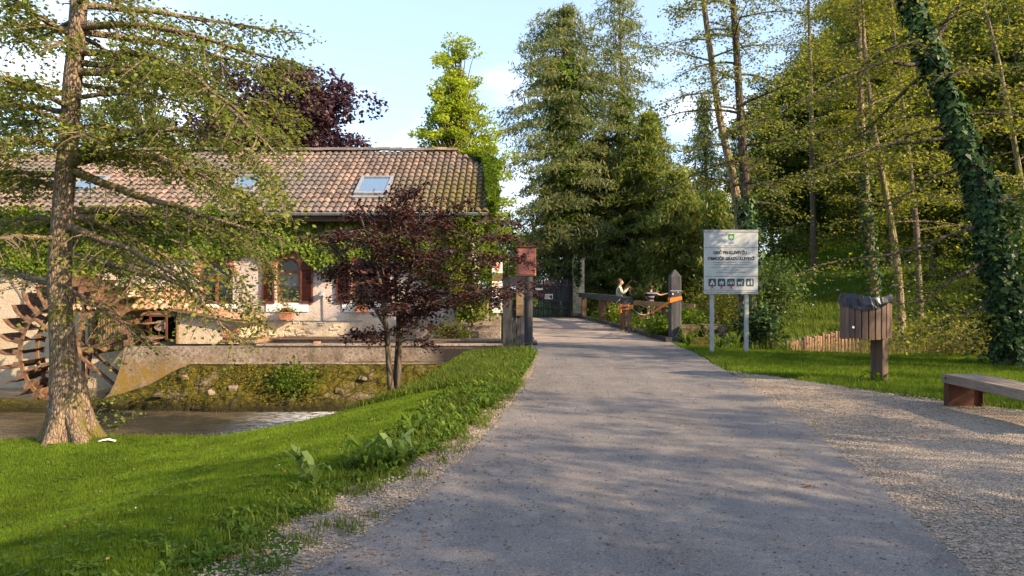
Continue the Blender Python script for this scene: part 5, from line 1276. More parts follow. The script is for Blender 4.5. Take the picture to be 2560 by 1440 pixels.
def flab(px, Y, k):
    kind = ('yellow green', 'dark green', 'spreading sunlit')[k]
    row = 'foremost' if Y < 36 else 'low' if Y < 45 else ('middle' if Y < 58 else ('upper' if Y < 70 else 'topmost'))
    if px < 2000: at = 'just right of the pair of slender alders'
    elif px < 2095: at = 'above the head of the meadow'
    elif px < 2130: at = 'left of the straight ivied forest trunk'
    elif px < 2175: at = 'behind the straight ivied forest trunk'
    elif px < 2245: at = 'above the litter bin'
    elif px < 2320: at = 'right above the litter bin'
    elif px < 2400: at = 'left of the leaning ivied tree'
    elif px < 2470: at = 'behind the leaning ivied tree'
    elif px < 2560: at = 'behind the foot of the ivied tree'
    else: at = 'at the right picture edge' if px < 2640 else ('just beyond the right picture edge' if px < 2700 else 'farther beyond the right picture edge')
    return f'{kind} tree of the {row} slope {at}'
def copy_tree(root, loc, rz, sc, label=None, group=None):
    r_ = root.copy(); COL.objects.link(r_); r_.location = loc; r_.rotation_euler = (0, 0, rz); r_.scale = sc
    if label: r_['label'] = label
    if group: r_['group'] = group
    for ch in list(root.children):
        c = ch.copy(); COL.objects.link(c); c.parent = r_
    return r_
for (px, Y, sc, pi_) in FOR:
    mat, rad, Hh, lb = protos[pi_]; g = ('yellow green trees of the wooded slope', 'dark green trees of the wooded slope', 'spreading trees of the wooded slope')[pi_]
    b = bpos(px, Y)
    if pi_ not in made:
        made[pi_] = broadleaf('forest_tree', flab(px, Y, pi_), b, Hh, rad, mat, 105, 300, 0.195, 0.2, group=g, cz=0.55, rz=0.45, clsz=0.30)
        made[pi_].rotation_euler = (0, 0, rng.uniform(0, 6)); made[pi_].scale = (sc,) * 3
    else:
        copy_tree(made[pi_], b, rng.uniform(0, 6.28), (sc * rng.uniform(.9, 1.1), sc * rng.uniform(.9, 1.1), sc * rng.uniform(.9, 1.12)), flab(px, Y, pi_), g)
# trees of the grove the path comes out of: they stand right of and behind the viewpoint and shade the path
gv = None
for k, (x, y, sc, pi_) in enumerate(GROVE):
    if gv is None:
        gv = broadleaf('grove_tree', 'tree of the grove beside the path near the viewpoint', (x, y, gz1(x, y)), 12.5, 3.8, 'alder_leaf', 64, 130, 0.13, 0.18, group='grove trees beside the path', cz=0.62, rz=0.38, clsz=0.2); gv.scale = (sc,) * 3
    else: copy_tree(gv, (x, y, gz1(x, y)), k * 1.7, (sc, sc, sc))

# ------------------------------------------------------------------ undergrowth
def shrub(name, label, base, w, h, mat, n, leaf, cat='shrub', up=0.5, ncl=14):
    T = Tree(); base = np.array(base, float)
    for k in range(ncl):
        a = rng.uniform(0, 6.28); r_ = rng.random() ** .5; c = base + np.array([math.cos(a) * r_ * w * .8, math.sin(a) * r_ * w * .8, h * rng.uniform(0.25, 0.95) * (1 - 0.35 * r_)])
        T.wood.tube(np.array([base + (rng.normal(0, .05), rng.normal(0, .05), -0.05), base * .5 + c * .5 + (0, 0, 0.1 * h), c]), [0.02, 0.012, 0.005], 4, cap=False)
        m = n // ncl; T.P.append(c + rng.normal(0, 1, (m, 3)) * np.array([w * .32, w * .32, h * .2])); T.A.append(np.zeros((m, 3)))
    for i in range(len(T.P)): T.P[i] = T.P[i][T.P[i][:, 2] > base[2] - 0.02]
    return place_tree(name, label, cat, base, T, MT['bark_far'], MT[mat], leaf, up=up, aspect=0.75, trunkname='stem', kind='foliage')
shrub('yew_bush', 'dark rounded yew bush right of the notice board', bpos(1940, 27), 0.85, 2.4, 'conifer_dark', 4600, 0.10, ncl=26)
shrub('bush', 'bush with light green leaves behind the notice board posts', bpos(1790, 27), 1.3, 1.6, 'forest_leaf', 2400, 0.10)
shrub('ivied_stump', 'ivy and fern thicket at the foot of the notice board', bpos(1890, 19.3), 0.5, 1.15, 'ivy', 2200, 0.10)
shrub('golden_shrub', 'yellow leaved shrub beside the mill corner', (W(1150, 0, 19.9)[0], 19.9, 0.9), 0.38, 1.1, 'yellow_shrub', 1100, 0.075)
shrub('golden_shrub', 'low yellow variegated bush on the ledge below the steps', (W(1128, 0, 19.6)[0], 19.6, 0.05), 0.48, 0.5, 'yellow_shrub', 1200, 0.06)
shrub('bush', 'sunlit hazel bush at the pond edge behind the litter bin', bpos(2320, 20.5), 1.4, 1.5, 'forest_leaf', 2200, 0.085)
shrub('bush', 'dry golden bush left of the ivied tree', bpos(2420, 17.5), 1.0, 0.9, 'reed', 1600, 0.075)
shrub('bush', 'dark bush below the ivied trunk at the right edge', bpos(2590, 15.5), 1.1, 3.2, 'forest_leaf_dark', 4200, 0.085)
for k, (px, Y, w, h, mt, lb) in enumerate(((1600, 25.5, 1.0, .75, 'weed', 'leafy green herbs behind the strapped bridge post'), (1640, 23.2, .8, .6, 'forest_leaf', 'bright low herbs between the strapped post and the pointed post'), (1720, 21, .6, .6, 'weed', 'leafy herbs right of the pointed post'), (1530, 29, .7, .7, 'creeper', 'low greenery under the black handrail'), (1488, 34.2, .4, 1.0, 'forest_leaf', 'greenery hugging the brick gate pillar'), (1660, 21.0, .5, .45, 'weed', 'herbs at the foot of the pointed post'), (1760, 30.5, 1.2, .5, 'forest_leaf_dark', 'dark brushwood under the trees behind the notice board'))):
    shrub('herb_clump', lb, (bpos(px, Y)[0], Y, max(gz1(bpos(px, Y)[0], Y), -0.45)), w, h + .2, mt, 1500, 0.10, 'plants')
for k, (px, Y, s_) in enumerate(((1990, 47, 2.0), (2080, 48.5, 2.2), (2180, 47, 2.1), (2280, 43, 2.0), (2370, 38, 1.8), (2480, 33, 1.6), (1925, 49, 2.2), (2560, 27, 1.5), (2640, 29, 1.5))):
    shrub('understorey_bush', 'dark understorey bush at the forest edge, ' + ('second from the left, above the meadow', 'third from the left, above the meadow', 'behind the ivied forest trunk', 'right behind the litter bin', 'between the bin and the ivied tree', 'behind the ivied tree', 'leftmost, behind the yew bush', 'low at the right picture edge', 'outermost on the right')[k], bpos(px, Y), s_, s_ * 1.25, 'forest_leaf_dark', 1500, 0.18)['group'] = 'understorey bushes along the forest edge'

# ------------------------------------------------------------------ creeper on the mill
cr = thing('wall_creeper', 'green creeper covering the upper mill wall below the gutter', 'climbing plant', (-8, YF - 0.1, 0.5))
n = 60000; X = rng.uniform(-14.8, XW1 + 0.12, n); Zt = ZE - 0.1 - (ZE - 1.6) * rng.random(n) ** 0.85
px_ = 1280 + X * SC
low = np.interp(px_, [0, 60, 120, 180, 300, 450, 560, 640, 690, 720, 750, 790, 830, 860, 900, 1000, 1060, 1110, 1150, 1180], [672, 668, 690, 700, 655, 640, 650, 640, 632, 628, 632, 668, 690, 660, 640, 650, 700, 760, 800, 820])
lowz = H - (low - HY) / SC + 0.16 * vnoise(np.stack([X * 3, X * 0], -1), 1.0, 2, 3) 
dens = 0.30 + 0.8 * vnoise(np.stack([X, Zt], -1), 1.3, 6, 3)
Z = Zt; ok = (Z > lowz) & (rng.random(n) < 0.62 + dens)
ok &= ~((px_ < 1060) & (px_ > 600) & (Z > ZE - 0.75) & (rng.random(n) < 0.55))
thick = 0.05 + 0.22 * np.clip(0.5 + vnoise(np.stack([X, Z], -1), 2.0, 8, 2), 0, 1)
Yp = YF - 0.03 - thick * rng.random(n)
Pq = np.stack([X, Yp, Z], 1)[ok]
m_ = len(Pq); nn = nrm(np.array([0.1, -0.85, 0.5]) + rng.normal(0, 0.4, (m_, 3))); ax_ = nrm(np.array([0, -0.2, -1.0]) + rng.normal(0, 0.4, (m_, 3))); ax_ = nrm(ax_ - nn * (ax_ * nn).sum(1, keepdims=True)); b_ = np.cross(nn, ax_)
s_ = rng.uniform(0.055, 0.115, (m_, 1)); quads_obj('foliage', np.stack([Pq, Pq + ax_ * s_ * .4 + b_ * s_ * .42, Pq + ax_ * s_, Pq + ax_ * s_ * .4 - b_ * s_ * .42], 1), MT['creeper'], cr)
# left part grows over the eave
n = 2600; X = rng.uniform(-14.6, W(560, 0, YG)[0], n); dz = rng.random(n)
Pq = np.stack([X, YG - 0.12 - 0.15 * rng.random(n), ZE + 0.10 - 0.5 * dz], 1); Pq = Pq[(vnoise(Pq, 1.2, 4, 2) + 0.25) > 0]
quads_obj('foliage', leaf_q(Pq, 0.11, 0.5, 0.8), MT['creeper'], cr)
m = MB()
for k in range(16):
    x = rng.uniform(-14, -1.5); q = path((x, YF - 0.03, 0.9 if x < -12 or x > -2.5 else 2.2), (rng.normal(0, .3), 0, 1), rng.uniform(1.0, 1.9), 8, 0, 0.12); q[:, 1] = YF - 0.03; m.tube(q, 0.012, 4, cap=False)
tag(m.build('stem', MT['twig'], cr, fix=False), kind='stuff')
cv = thing('climbing_plant', 'bright green climber covering the right corner of the mill beside the steps', 'climbing plant', (-1.2, YF - .2, 0.3))
T = Tree(); n = 5200
Pq = np.stack([rng.normal(-1.15, 0.27, n), YF - 0.35 + rng.normal(0, .18, n), rng.uniform(0.55, ZE, n)], 1); Pq[:, 0] += 0.2 * vnoise(Pq, 1.6, 2, 2)
quads_obj('foliage', leaf_q(Pq, 0.095, 0.4, 0.7, droop=1.2), MT['creeper'], cv)
m = MB(); m.tube(path((-1.1, YF - .2, 0.1), (0, 0, 1), 3.0, 8, 0, .06), 0.03, 6); m.build('stem', MT['bark_far'], cv, fix=False)
ri = thing('roof_ivy', 'green ivy spilling over the right verge of the mill roof', 'climbing plant', roof_pt(XV1, 1, 0))
n = 5200; t = rng.random(n); s_ = 0.15 + t * (vs + 0.5 - 0.15); xx = XV1 - 0.42 * rng.random(n) ** 1.4 * (0.35 + 0.8 * t) + 0.12; xx = xx - np.clip(s_ - vs, 0, 9) * 0.9
Pq = np.array([roof_pt(a, b, 0.05 + 0.16 * rng.random()) for a, b in zip(xx, s_)]); 
quads_obj('foliage', leaf_q(Pq, 0.105, 0.9, 0.8, droop=1.0), MT['creeper'] if False else MT['weed'], ri)
n = 2600; t = rng.random(n); s_ = 0.1 + t * vs; Pq = np.array([roof_pt(XV1 + 0.08, b, 0.05) for b in s_]); Pq[:, 2] -= rng.random(n) ** 1.5 * 1.0; Pq[:, 0] += rng.normal(0, .06, n)
quads_obj('foliage', leaf_q(Pq, 0.105, 0.3, 0.8, droop=1.2), MT['weed'], ri)

# ------------------------------------------------------------------ bridge
br = thing('wooden_bridge', 'wooden plank bridge at the end of the path leading to the gate', 'bridge', (2, 19.75, 0))
k = 0; y = 19.74
def bxr(y): return np.interp(y, [19.7, 21, 24, 28, 34], [4.25, 4.08, 3.86, 3.55, 3.18])
def bxl(y): return np.interp(y, [19.7, 34], [0.62, -0.25])
while y < 34.0:
    w = rng.uniform(0.22, 0.30); zc = 0.012 + 0.05 * math.sin((y - 19.7) / 14.3 * math.pi); j = rng.normal(0, 0.005)
    m = MB(); m.bevel_box((bxl(y) - 0.15 + rng.normal(0, .03), y + 0.006, zc - 0.06 + j), (bxr(y) + 0.08 + rng.normal(0, .03), y + w - 0.012, zc + j), 0.008)
    m.build('plank', MT['wood_plank'], br); y += w
m = MB(); ys = np.linspace(19.7, 34.1, 16)
for a, b in zip(ys[:-1], ys[1:]):
    za, zb = [0.075 + 0.05 * math.sin(max(0, (q - 19.7)) / 14.3 * math.pi) for q in (a, b)]
    m.beam((bxr(a) - 0.02, a, za), (bxr(b) - 0.02, b, zb), 0.17, 0.12)
m.build('kerb_beam', MT['wood_black_y'], br)
m = MB(); m.beam((bxl(19.9) - .1, 19.75, 0.07), (bxl(34) - .1, 34, 0.07), 0.17, 0.12); m.build('kerb_beam', MT['wood_black_y'], br)
m = MB()
for x in (0.3, 1.8, 3.4): m.beam((x, 19.8, -0.2), (x - 0.3, 34.0, -0.2), 0.22, 0.26)
m.build('girder', MT['wood_black_y'], br)
m = MB(); m.bevel_box((0.30, 18.7, -0.4), (0.66, 19.72, 0.06), 0.03, jit=0.01); m.build('abutment', MT['concrete'], br)

rl_ = thing('handrail', 'heavy black timber handrail with reddish brown posts along the right of the bridge', 'railing', (3.6, 29, 0))
m = MB(); m.beam((3.22, 34.0, 1.08), (3.60, 29.2, 1.07), 0.26, 0.20); m.beam((3.60, 29.2, 1.07), (3.83, 24.5, 1.03), 0.26, 0.22); m.build('beam', MT['wood_black_y'], rl_)
for px, Y, w in ((1460, 33.4, .2), (1505, 28.6, .24), (1521, 28.9, .17)):
    x = W(px, 0, Y)[0]; m = MB(); m.bevel_box((x - w / 2, Y - w / 2, -0.5), (x + w / 2, Y + w / 2, 0.96), 0.015); m.build('post', MT['wood_brown'], rl_)
def round_post(name, label, x, y, z0, z1, w, mat, pointed=False):
    t = thing(name, label, 'post', (x, y, z0)); m = MB()
    if pointed:
        h = w / 2; b = 0.03; zt = z1 - w * 0.62
        ring_ = [(-h + b, -h), (h - b, -h), (h, -h + b), (h, h - b), (h - b, h), (-h + b, h), (-h, h - b), (-h, -h + b)]
        V = []; nr = 8
        for zz in np.linspace(z0, zt, nr): V += [(x + a + rng.normal(0, .002), y + c + rng.normal(0, .002), zz) for a, c in ring_]
        V += [(x + a * 0.12, y + c * 0.12, z1) for a, c in ring_]
        n = 8; m.add(V, [[j * n + i, j * n + (i + 1) % n, (j + 1) * n + (i + 1) % n, (j + 1) * n + i] for j in range(nr) for i in range(n)] + [list(range(nr * n, nr * n + n))])
        m.build('shaft', MT[mat], t)
    else:
        P_ = np.array([(x, y, z) for z in np.linspace(z0, z1, 14)]); m.tube(P_, np.linspace(w / 2, w / 2 * 0.94, 14) * (1 + rng.normal(0, .015, 14)), 14, amp=0.05); m.build('shaft', MT[mat], t)
    return t
pa = W(1565, 828, 24.4); pt = round_post('bridge_post', 'stout round post wrapped with an orange strap beside the bridge rail', pa[0], 24.4, -0.6, 0.92, 0.42, 'wood_brown')
m = MB(); m.bevel_box((pa[0] - .19, 24.2, 0.90), (pa[0] + .19, 24.6, 1.14), .03); m.build('cap', MT['wood_black'], pt)
pb = W(1687, 856, 19.9); po = round_post('bridge_post', 'tall dark grey square post with a pointed top at the bridge entrance', pb[0], 19.9, -0.25, H + 38 / F * 19.9, 0.30, 'wood_grey', True)
m = MB(); zz = W(0, 728, 19.75)[2]; m.box((pb[0] - .155, 19.745, zz), (pb[0] + .155, 19.752, zz + 0.02)); m.build('wire', MT['steel'], po)
m = MB(); c = W(1682, 735, 19.74); m.tube([(c[0], 19.745, c[2]), (c[0], 19.72, c[2])], 0.022, 8); m.tube([(c[0] + .14, 19.745, c[2] + .05), (c[0] + .14, 19.73, c[2] + .05)], 0.012, 8); m.build('insulator', MT['white'], po)
# orange ratchet straps
st = thing('ratchet_strap', 'orange ratchet strap tied round the pointed post', 'strap', (pb[0], 19.9, .9)); m = MB()
z_ = W(0, 748, 19.75)[2]; h = .157
for a, b in (((-h, -h), (h, -h)), ((h, -h), (h, h)), ((h, h), (-h, h)), ((-h, h), (-h, -h))): m.beam((pb[0] + a[0], 19.9 + a[1], z_), (pb[0] + b[0], 19.9 + b[1], z_ + (0.05 if b[0] > 0 else 0)), 0.006, 0.07)
e = W(1640, 776, 20.8); m.beam((pb[0] + h, 19.9 - h - 0.006, z_ + 0.03), (pb[0] - h, 19.9 - h - 0.008, z_ - 0.06), 0.006, 0.075); m.beam((pb[0] - h, 19.9 - h - 0.008, z_ - 0.06), e, 0.01, 0.07); m.beam(e, W(1600, 798, 22.5), 0.01, 0.045)
m.build('webbing', MT['strap'], st)
st = thing('ratchet_strap', 'bright orange strap wound round the stout round post', 'strap', (pa[0], 24.4, .8)); m = MB()
for zz, rr in ((0.82, .235), (0.74, .23), (0.88, .245)):
    P_ = np.array([(pa[0] + rr * math.cos(t), 24.4 + rr * math.sin(t), zz + 0.03 * math.sin(t + zz * 20)) for t in np.linspace(0, 2 * np.pi, 22)])
    for a, b in zip(P_[:-1], P_[1:]): m.beam(a, b, 0.008, 0.06)
m.beam((pa[0] - .2, 24.16, .62), (pa[0] - .2, 24.15, .9), .06, .008, up=(0, 1, 0)); m.build('webbing', MT['strap'], st)
rp_ = thing('rope', 'thin grey rope sagging from the strapped post', 'rope', (pa[0], 24.4, .7)); m = MB()
A_, B_ = W(1580, 770, 24.2), W(1622, 784, 24.6); q = np.array([A_ * (1 - t) + B_ * t - np.array([0, 0, 0.12 * math.sin(math.pi * t)]) for t in np.linspace(0, 1, 10)]); m.tube(q, 0.011, 5)
A_ = W(1548, 756, 24.14); m.tube(np.array([W(1550, 748, 24.14), W(1541, 757, 24.1), W(1546, 768, 24.1), W(1562, 765, 24.1), W(1575, 758, 24.12)]), 0.012, 5); m.build('cord', MT['rope'], rp_)
fr_ = thing('wooden_rail_fence', 'low pale brown wooden rail fence behind the bridge posts', 'fence', W(1660, 800, 26.5))
m = MB(); m.beam(W(1585, 757, 26.5), W(1737, 766, 25.6), 0.16, 0.16); m.build('rail', MT['wood_rail'], fr_)
for px, Y in ((1733, 25.6), (1662, 26.1), (1600, 26.5)):
    b = W(px, 770, Y); m = MB(); m.bevel_box((b[0] - .07, Y - .05, -.9), (b[0] + .07, Y + .09, b[2] + (.02 if px > 1700 else -.0)), .01); m.build('post', MT['wood_brown'], fr_)
bw = thing('branch_pile', 'dead grey branches lying under the low rail fence', 'branches', W(1640, 800, 27)); m = MB()
for k in range(16):
    a = W(rng.uniform(1590, 1730), rng.uniform(770, 810), 27.3 + rng.random()); d = rng.normal(0, 1, 3) * (1, .4, .5); m.tube(path(a, d, rng.uniform(.5, 1.1), 4, .1, .15), [.03, .025, .02, .012, .006], 5)
m.build('branch', MT['twig'], bw, fix=False)['kind'] = 'stuff'

# sluice structure left of the bridge
sg = thing('sluice_gate', 'dark weathered timber sluice frame with upright boards left of the bridge', 'sluice', (0.1, 17.4, -0.2))
def bx(px0, px1, py0, py1, Y, d, mat, name, b=0.012, jit=0.0):
    a = W(px0, py1, Y); c = W(px1, py0, Y); m = MB(); m.bevel_box((a[0], Y, a[2]), (c[0], Y + d, c[2]), b, jit=jit); return m.build(name, MT[mat], sg)
bx(1256, 1271, 703, 905, 17.3, .16, 'wood_black', 'post'); 
for i, (a, b, t_, u) in enumerate(((1271, 1281, 728, 893), (1281, 1291, 726, 888), (1291, 1301, 735, 884), (1301, 1311, 728, 882))): bx(a + .6, b - .4, t_ + 22 if i else t_, u + 10, 17.36 + .01 * (i % 2), .06, 'wood_grey' if i in (0, 3) else 'wood_black', 'board', 0.006)
m = MB(); m.beam(W(1256, 708, 17.36), W(1314, 700, 17.36), 0.2, 0.22); m.build('beam', MT['wood_black'], sg)
bx(1272, 1312, 738, 744, 17.31, .05, 'wood_grey', 'rail')
bx(1290, 1308, 728, 790, 17.30, .05, 'wood_rail', 'sunlit_patch_board', .008)  # paler wood stands in for the sunlit patch on the upright boards
tp_ = round_post('bridge_post', 'thick black timber post at the left of the bridge entrance', W(1321, 0, 18.9)[0], 18.9, -0.3, W(0, 692, 18.9)[2], 0.235, 'wood_black', False)
cb = thing('cabinet', 'reddish brown box mounted on top of the sluice frame', 'box', W(1315, 690, 19.2)); m = MB()
a = W(1292, 690, 19.1); c = W(1340, 618, 19.1); m.bevel_box((a[0], 19.1, a[2]), (c[0], 19.5, c[2]), .015); m.build('body', MT['cabinet'], cb)
m = MB(); m.box((a[0] - .03, 19.06, c[2]), (c[0] + .03, 19.54, c[2] + .03)); m.build('lid', MT['corten'], cb)
m = MB(); m.box((a[0] + .04, 19.085, a[2] + .04), (c[0] - .04, 19.098, c[2] - .04)); m.build('door', MT['cabinet'], cb)
m = MB(); m.beam((0.2, 19.3, -.2), (0.2, 19.3, a[2]), .08, .08); m.build('pole', MT['wood_black'], cb)

# steps beside the mill with a little picket gate
stp = thing('stone_steps', 'mossy stone steps climbing beside the mill to the small gate', 'steps', W(1212, 846, 20))
for i, (y0_, y1_) in enumerate(((848, 828), (828, 814), (814, 800), (800, 790))):
    Y = 19.95 + i * .32; a = W(1170 - 4 * i, y0_, Y); c = W(1252, y1_, Y); m = MB(); m.bevel_box((a[0], Y, a[2] - .3), (c[0], Y + .42, c[2]), .02, jit=.006); m.build('step', MT['concrete'], stp)
pg = thing('picket_gate', 'small dark picket gate at the top of the stone steps', 'gate', W(1200, 800, 21.4))
for i in range(8):
    x = W(1168 + i * 8.5, 0, 21.4)[0]; m = MB(); m.bevel_box((x - .028, 21.39, .45), (x + .028, 21.42, 1.02), .005); m.build('slat', MT['wood_brown'] if i % 2 else MT['wood_slat'], pg)
m = MB(); m.box((W(1164, 0, 21.4)[0], 21.421, .55), (W(1232, 0, 21.4)[0], 21.45, .61)); m.box((W(1164, 0, 21.4)[0], 21.421, .86), (W(1232, 0, 21.4)[0], 21.45, .92)); m.build('rail', MT['wood_brown'], pg)

# ------------------------------------------------------------------ lettering helper
def text_mesh(s, size, align='CENTER', bold=0.0, shear=0.0):
    cu = bpy.data.curves.new('lettering', 'FONT'); cu.body = s; cu.size = size; cu.align_x = align; cu.align_y = 'CENTER'; cu.offset = bold; cu.resolution_u = 2; cu.shear = shear
    o = bpy.data.objects.new('lettering', cu); COL.objects.link(o); dg = bpy.context.evaluated_depsgraph_get(); dg.update()
    me = bpy.data.meshes.new_from_object(o.evaluated_get(dg)); bpy.data.objects.remove(o); bpy.data.curves.remove(cu)
    return me
def put_text(s, loc, size, mat, parent, width=None, bold=0.0, shear=0.0, name='lettering'):
    me = text_mesh(s, size, bold=bold, shear=shear); V = np.zeros(len(me.vertices) * 3); me.vertices.foreach_get('co', V); V = V.reshape(-1, 3)
    if width and len(V): V[:, 0] *= width / (np.ptp(V[:, 0]) + 1e-6)
    V = V - [(V[:, 0].max() + V[:, 0].min()) / 2, 0, 0]
    Wd = np.stack([V[:, 0], -V[:, 2], V[:, 1]], 1) + np.array(loc) - wl(parent)
    me.vertices.foreach_set('co', Wd.astype(np.float32).ravel()); me.update(); me.materials.clear()
    return link(name, me, parent, mat)
def flat(name, polys, y, mat, parent):
    m = MB()
    for p in polys: m.add([(a, y, b) for a, b in p], [list(range(len(p)))[::-1]])
    o = m.build(name, mat, parent, fix=False)
    if len(polys) > 1: o['kind'] = 'stuff'
    return o

# notice board
SY = 16.6
sb = thing('notice_board', 'white notice board on two grey posts with castle hill rules and five pictograms', 'sign', W(1823, 882, SY))
for px, pyb in ((1780, 890), (1866, 895)):
    b = W(px, pyb, SY + .06); m = MB(); m.bevel_box((b[0] - .045, SY + .03, -0.2), (b[0] + .045, SY + .10, W(0, 580, SY)[2]), .008); m.build('post', MT['steel'], sb)
a = W(1760, 735, SY); c = W(1895, 575, SY)
m = MB(); m.bevel_box((a[0], SY, a[2]), (c[0], SY + .025, c[2]), .004); m.build('panel', MT['sign_white'], sb)
m = MB(); m.box((a[0] - .004, SY - .012, c[2] - .045), (c[0] + .004, SY + .03, c[2] + .004)); m.build('top_rail', MT['steel'], sb)
pw_ = (c[0] - a[0]); ph_ = c[2] - a[2]
def sx(u): return a[0] + (u - 145) / (1118 - 145) * pw_          # coordinates of the 1296 px enlargement
def sz(v): return a[2] + (1258 - v) / (1258 - 100) * ph_
yk = SY - 0.003
def rect(u0, v0, u1, v1): return [(sx(u0), sz(v1)), (sx(u1), sz(v1)), (sx(u1), sz(v0)), (sx(u0), sz(v0))]
flat('line', [rect(147, 416, 1116, 421), rect(147, 936, 1116, 941), rect(147, 1188, 1116, 1193), rect(300, 684, 976, 689)], yk, MT['ink'], sb)
def word(s, u0, u1, v, hgt, mat='ink', bold=0.0, shear=0.0): put_text(s, (sx((u0 + u1) / 2), yk, sz(v)), hgt / (1258 - 100) * ph_, MT[mat], sb, width=(u1 - u0) / 973 * pw_, bold=bold, shear=shear)
word('GRIČ PRI KLEVEVŽU -', 310, 960, 512, 78, bold=0.0035)
word('OBMOČJE GRADU KLEVEVŽ', 210, 1058, 620, 78, bold=0.0035)
word('Občina', 578, 690, 336, 40, 'ink_grey', 0.0, 0.2); word('Šmarješke Toplice', 505, 765, 384, 40, 'ink_grey', 0.0, 0.2)
word('Odlok o razglasitvi naravnih znamenitosti', 318, 945, 723, 34, 'ink_grey'); word('in nepremičnih kulturnih in zgodovinskih spomenikov', 235, 1030, 774, 34, 'ink_grey')
word('v občini Novo mesto', 487, 776, 822, 34, 'ink_grey'); word('(Uradni list RS, št. 38/1992 in 27/1996)', 365, 900, 868, 34, 'ink_grey')
word('Prosimo varujte našo dediščino, kazniva so vsa onesnaženja.', 178, 1100, 1226, 34, 'ink')
cx = 635
def shield(k, v0, v1):
    L_ = [(cx - 56 * k, 172), (cx + 56 * k, 172)] + [(cx + 56 * k * math.cos(t) , 236 + 56 * k * math.sin(t)) for t in np.linspace(0, np.pi, 12)]
    return [(u, min(max(v, v0), v1)) for u, v in L_]
flat('crest', [[(sx(u), sz(v)) for u, v in shield(1, 172, 232)][::-1]], yk, MT['crest_green'], sb)
flat('crest', [[(sx(u), sz(v)) for u, v in [(cx + 56 * math.cos(t), 234 + 58 * math.sin(t)) for t in np.linspace(0, np.pi, 14)]][::-1]], yk, MT['crest_blue'], sb)
flat('crest', [[(sx(cx + (32 if i % 2 else 22) * math.cos(t)), sz(230 + (34 if i % 2 else 24) * math.sin(t))) for i, t in enumerate(np.linspace(0, 2 * np.pi, 12, endpoint=False))][::-1], rect(cx - 55, 228, cx + 55, 233), rect(cx - 3, 190, cx + 3, 286)], yk - .002, MT['crest_yellow'], sb)
def rrect(u0, v0, u1, v1, r=16):
    P_ = []
    for cu_, cv_, t0 in ((u1 - r, v0 + r, -90), (u1 - r, v1 - r, 0), (u0 + r, v1 - r, 90), (u0 + r, v0 + r, 180)):
        for t in np.linspace(t0, t0 + 90, 5): P_.append((sx(cu_ + r * math.cos(R(t))), sz(cv_ + r * math.sin(R(t)))))
    return P_[::-1]
flat('pictogram', [rrect(u, 980, u + 138, 1118) for u in (224, 391, 562, 732, 902)], yk, MT['slate'], sb)
def q(*p): return [(sx(u), sz(v)) for u, v in p]
def fl_(polys, mat, y): flat('pictogram', polys, y, mat, sb)
def disc(u, v, r): return [(sx(u + r * math.cos(t)), sz(v + r * math.sin(t))) for t in np.linspace(0, 2 * np.pi, 14, endpoint=False)]
fl_([q((286, 1008), (300, 1008), (345, 1094), (243, 1094)), 
     q((420, 1050), (436, 1030), (446, 1048), (456, 1004), (474, 1040), (490, 1020), (494, 1056), (502, 1050), (486, 1090), (440, 1092), (424, 1074)),
     q((576, 1046), (592, 1040), (606, 1018), (656, 1018), (670, 1040), (684, 1046), (684, 1078), (576, 1078)),
     q((756, 1040), (822, 1040), (830, 1012), (850, 1022), (836, 1036), (830, 1064), (830, 1096), (816, 1096), (812, 1068), (784, 1068), (780, 1096), (764, 1096)), q((748, 1040), (756, 1034), (762, 1056), (754, 1060)),
     q((922, 1044), (966, 1044), (958, 1096), (930, 1096)), q((988, 1022), (1016, 1022), (1016, 1094), (990, 1094)), q((966, 1040), (992, 1024), (992, 1036), (972, 1050)), disc(1002, 1006, 11), disc(944, 1030, 12)], MT['sign_white'], yk - .002)
fl_([q((293, 1062), (306, 1090), (280, 1090)), disc(458, 1072, 13), disc(602, 1058, 15), disc(658, 1058, 15), q((610, 1024), (652, 1024), (662, 1038), (600, 1038))], MT['slate'], yk - .004)
fl_([q((u - 34, 1108), (u - 26, 1102), (u + 34, 1160), (u + 26, 1170)) for u in (293, 461, 632)] + [q((u + 34, 1108), (u + 26, 1102), (u - 34, 1160), (u - 26, 1170)) for u in (293, 461, 632)], MT['red'], yk - .004)

# tall narrow information column by the mill corner
ic = thing('trail_sign', 'narrow information column with a red number 2 panel beside the mill steps', 'sign', W(1243, 800, 21.9))
IY = 21.9
m = MB(); b = W(1243, 0, IY + .05); m.tube([(b[0], IY + .06, -.3), (b[0], IY + .06, W(0, 656, IY)[2])], .035, 8); m.build('pole', MT['steel'], ic)
for (t_, b_, mt) in ((656, 683, 'white'), (683.5, 702, 'brown_panel'), (703, 731, 'white'), (733, 782, 'white')):
    p0, p1 = W(1230, b_, IY), W(1256, t_, IY); m = MB(); m.bevel_box((p0[0], IY, p0[2]), (p1[0], IY + .02, p1[2]), .003); m.build('panel', MT[mt], ic)
def ir(x0, y0, x1, y1): p0, p1 = W(x0, y1, IY), W(x1, y0, IY); return [(p0[0], p0[2]), (p1[0], p0[2]), (p1[0], p1[2]), (p0[0], p1[2])]
flat('number_field', [ir(1236, 659, 1250, 669)], IY - .003, MT['red'], ic); c = W(1243, 664, IY); put_text('2', (c[0], IY - .006, c[2]), .12, MT['white'], ic, bold=.003)
flat('logo', [ir(1231, 681, 1240, 687)], IY - .004, MT['crest_blue'], ic); flat('logo', [ir(1240, 673, 1247, 679)], IY - .004, MT['red'], ic)
c = W(1243, 711, IY); flat('prohibition_ring', [[(c[0] + r0 * math.cos(t0) , c[2] + r0 * math.sin(t0)) for r0, t0 in ((.055, t), (.055, t + .35), (.04, t + .35), (.04, t))] for t in np.linspace(0, 2 * np.pi, 18, endpoint=False)], IY - .003, MT['red'], ic)
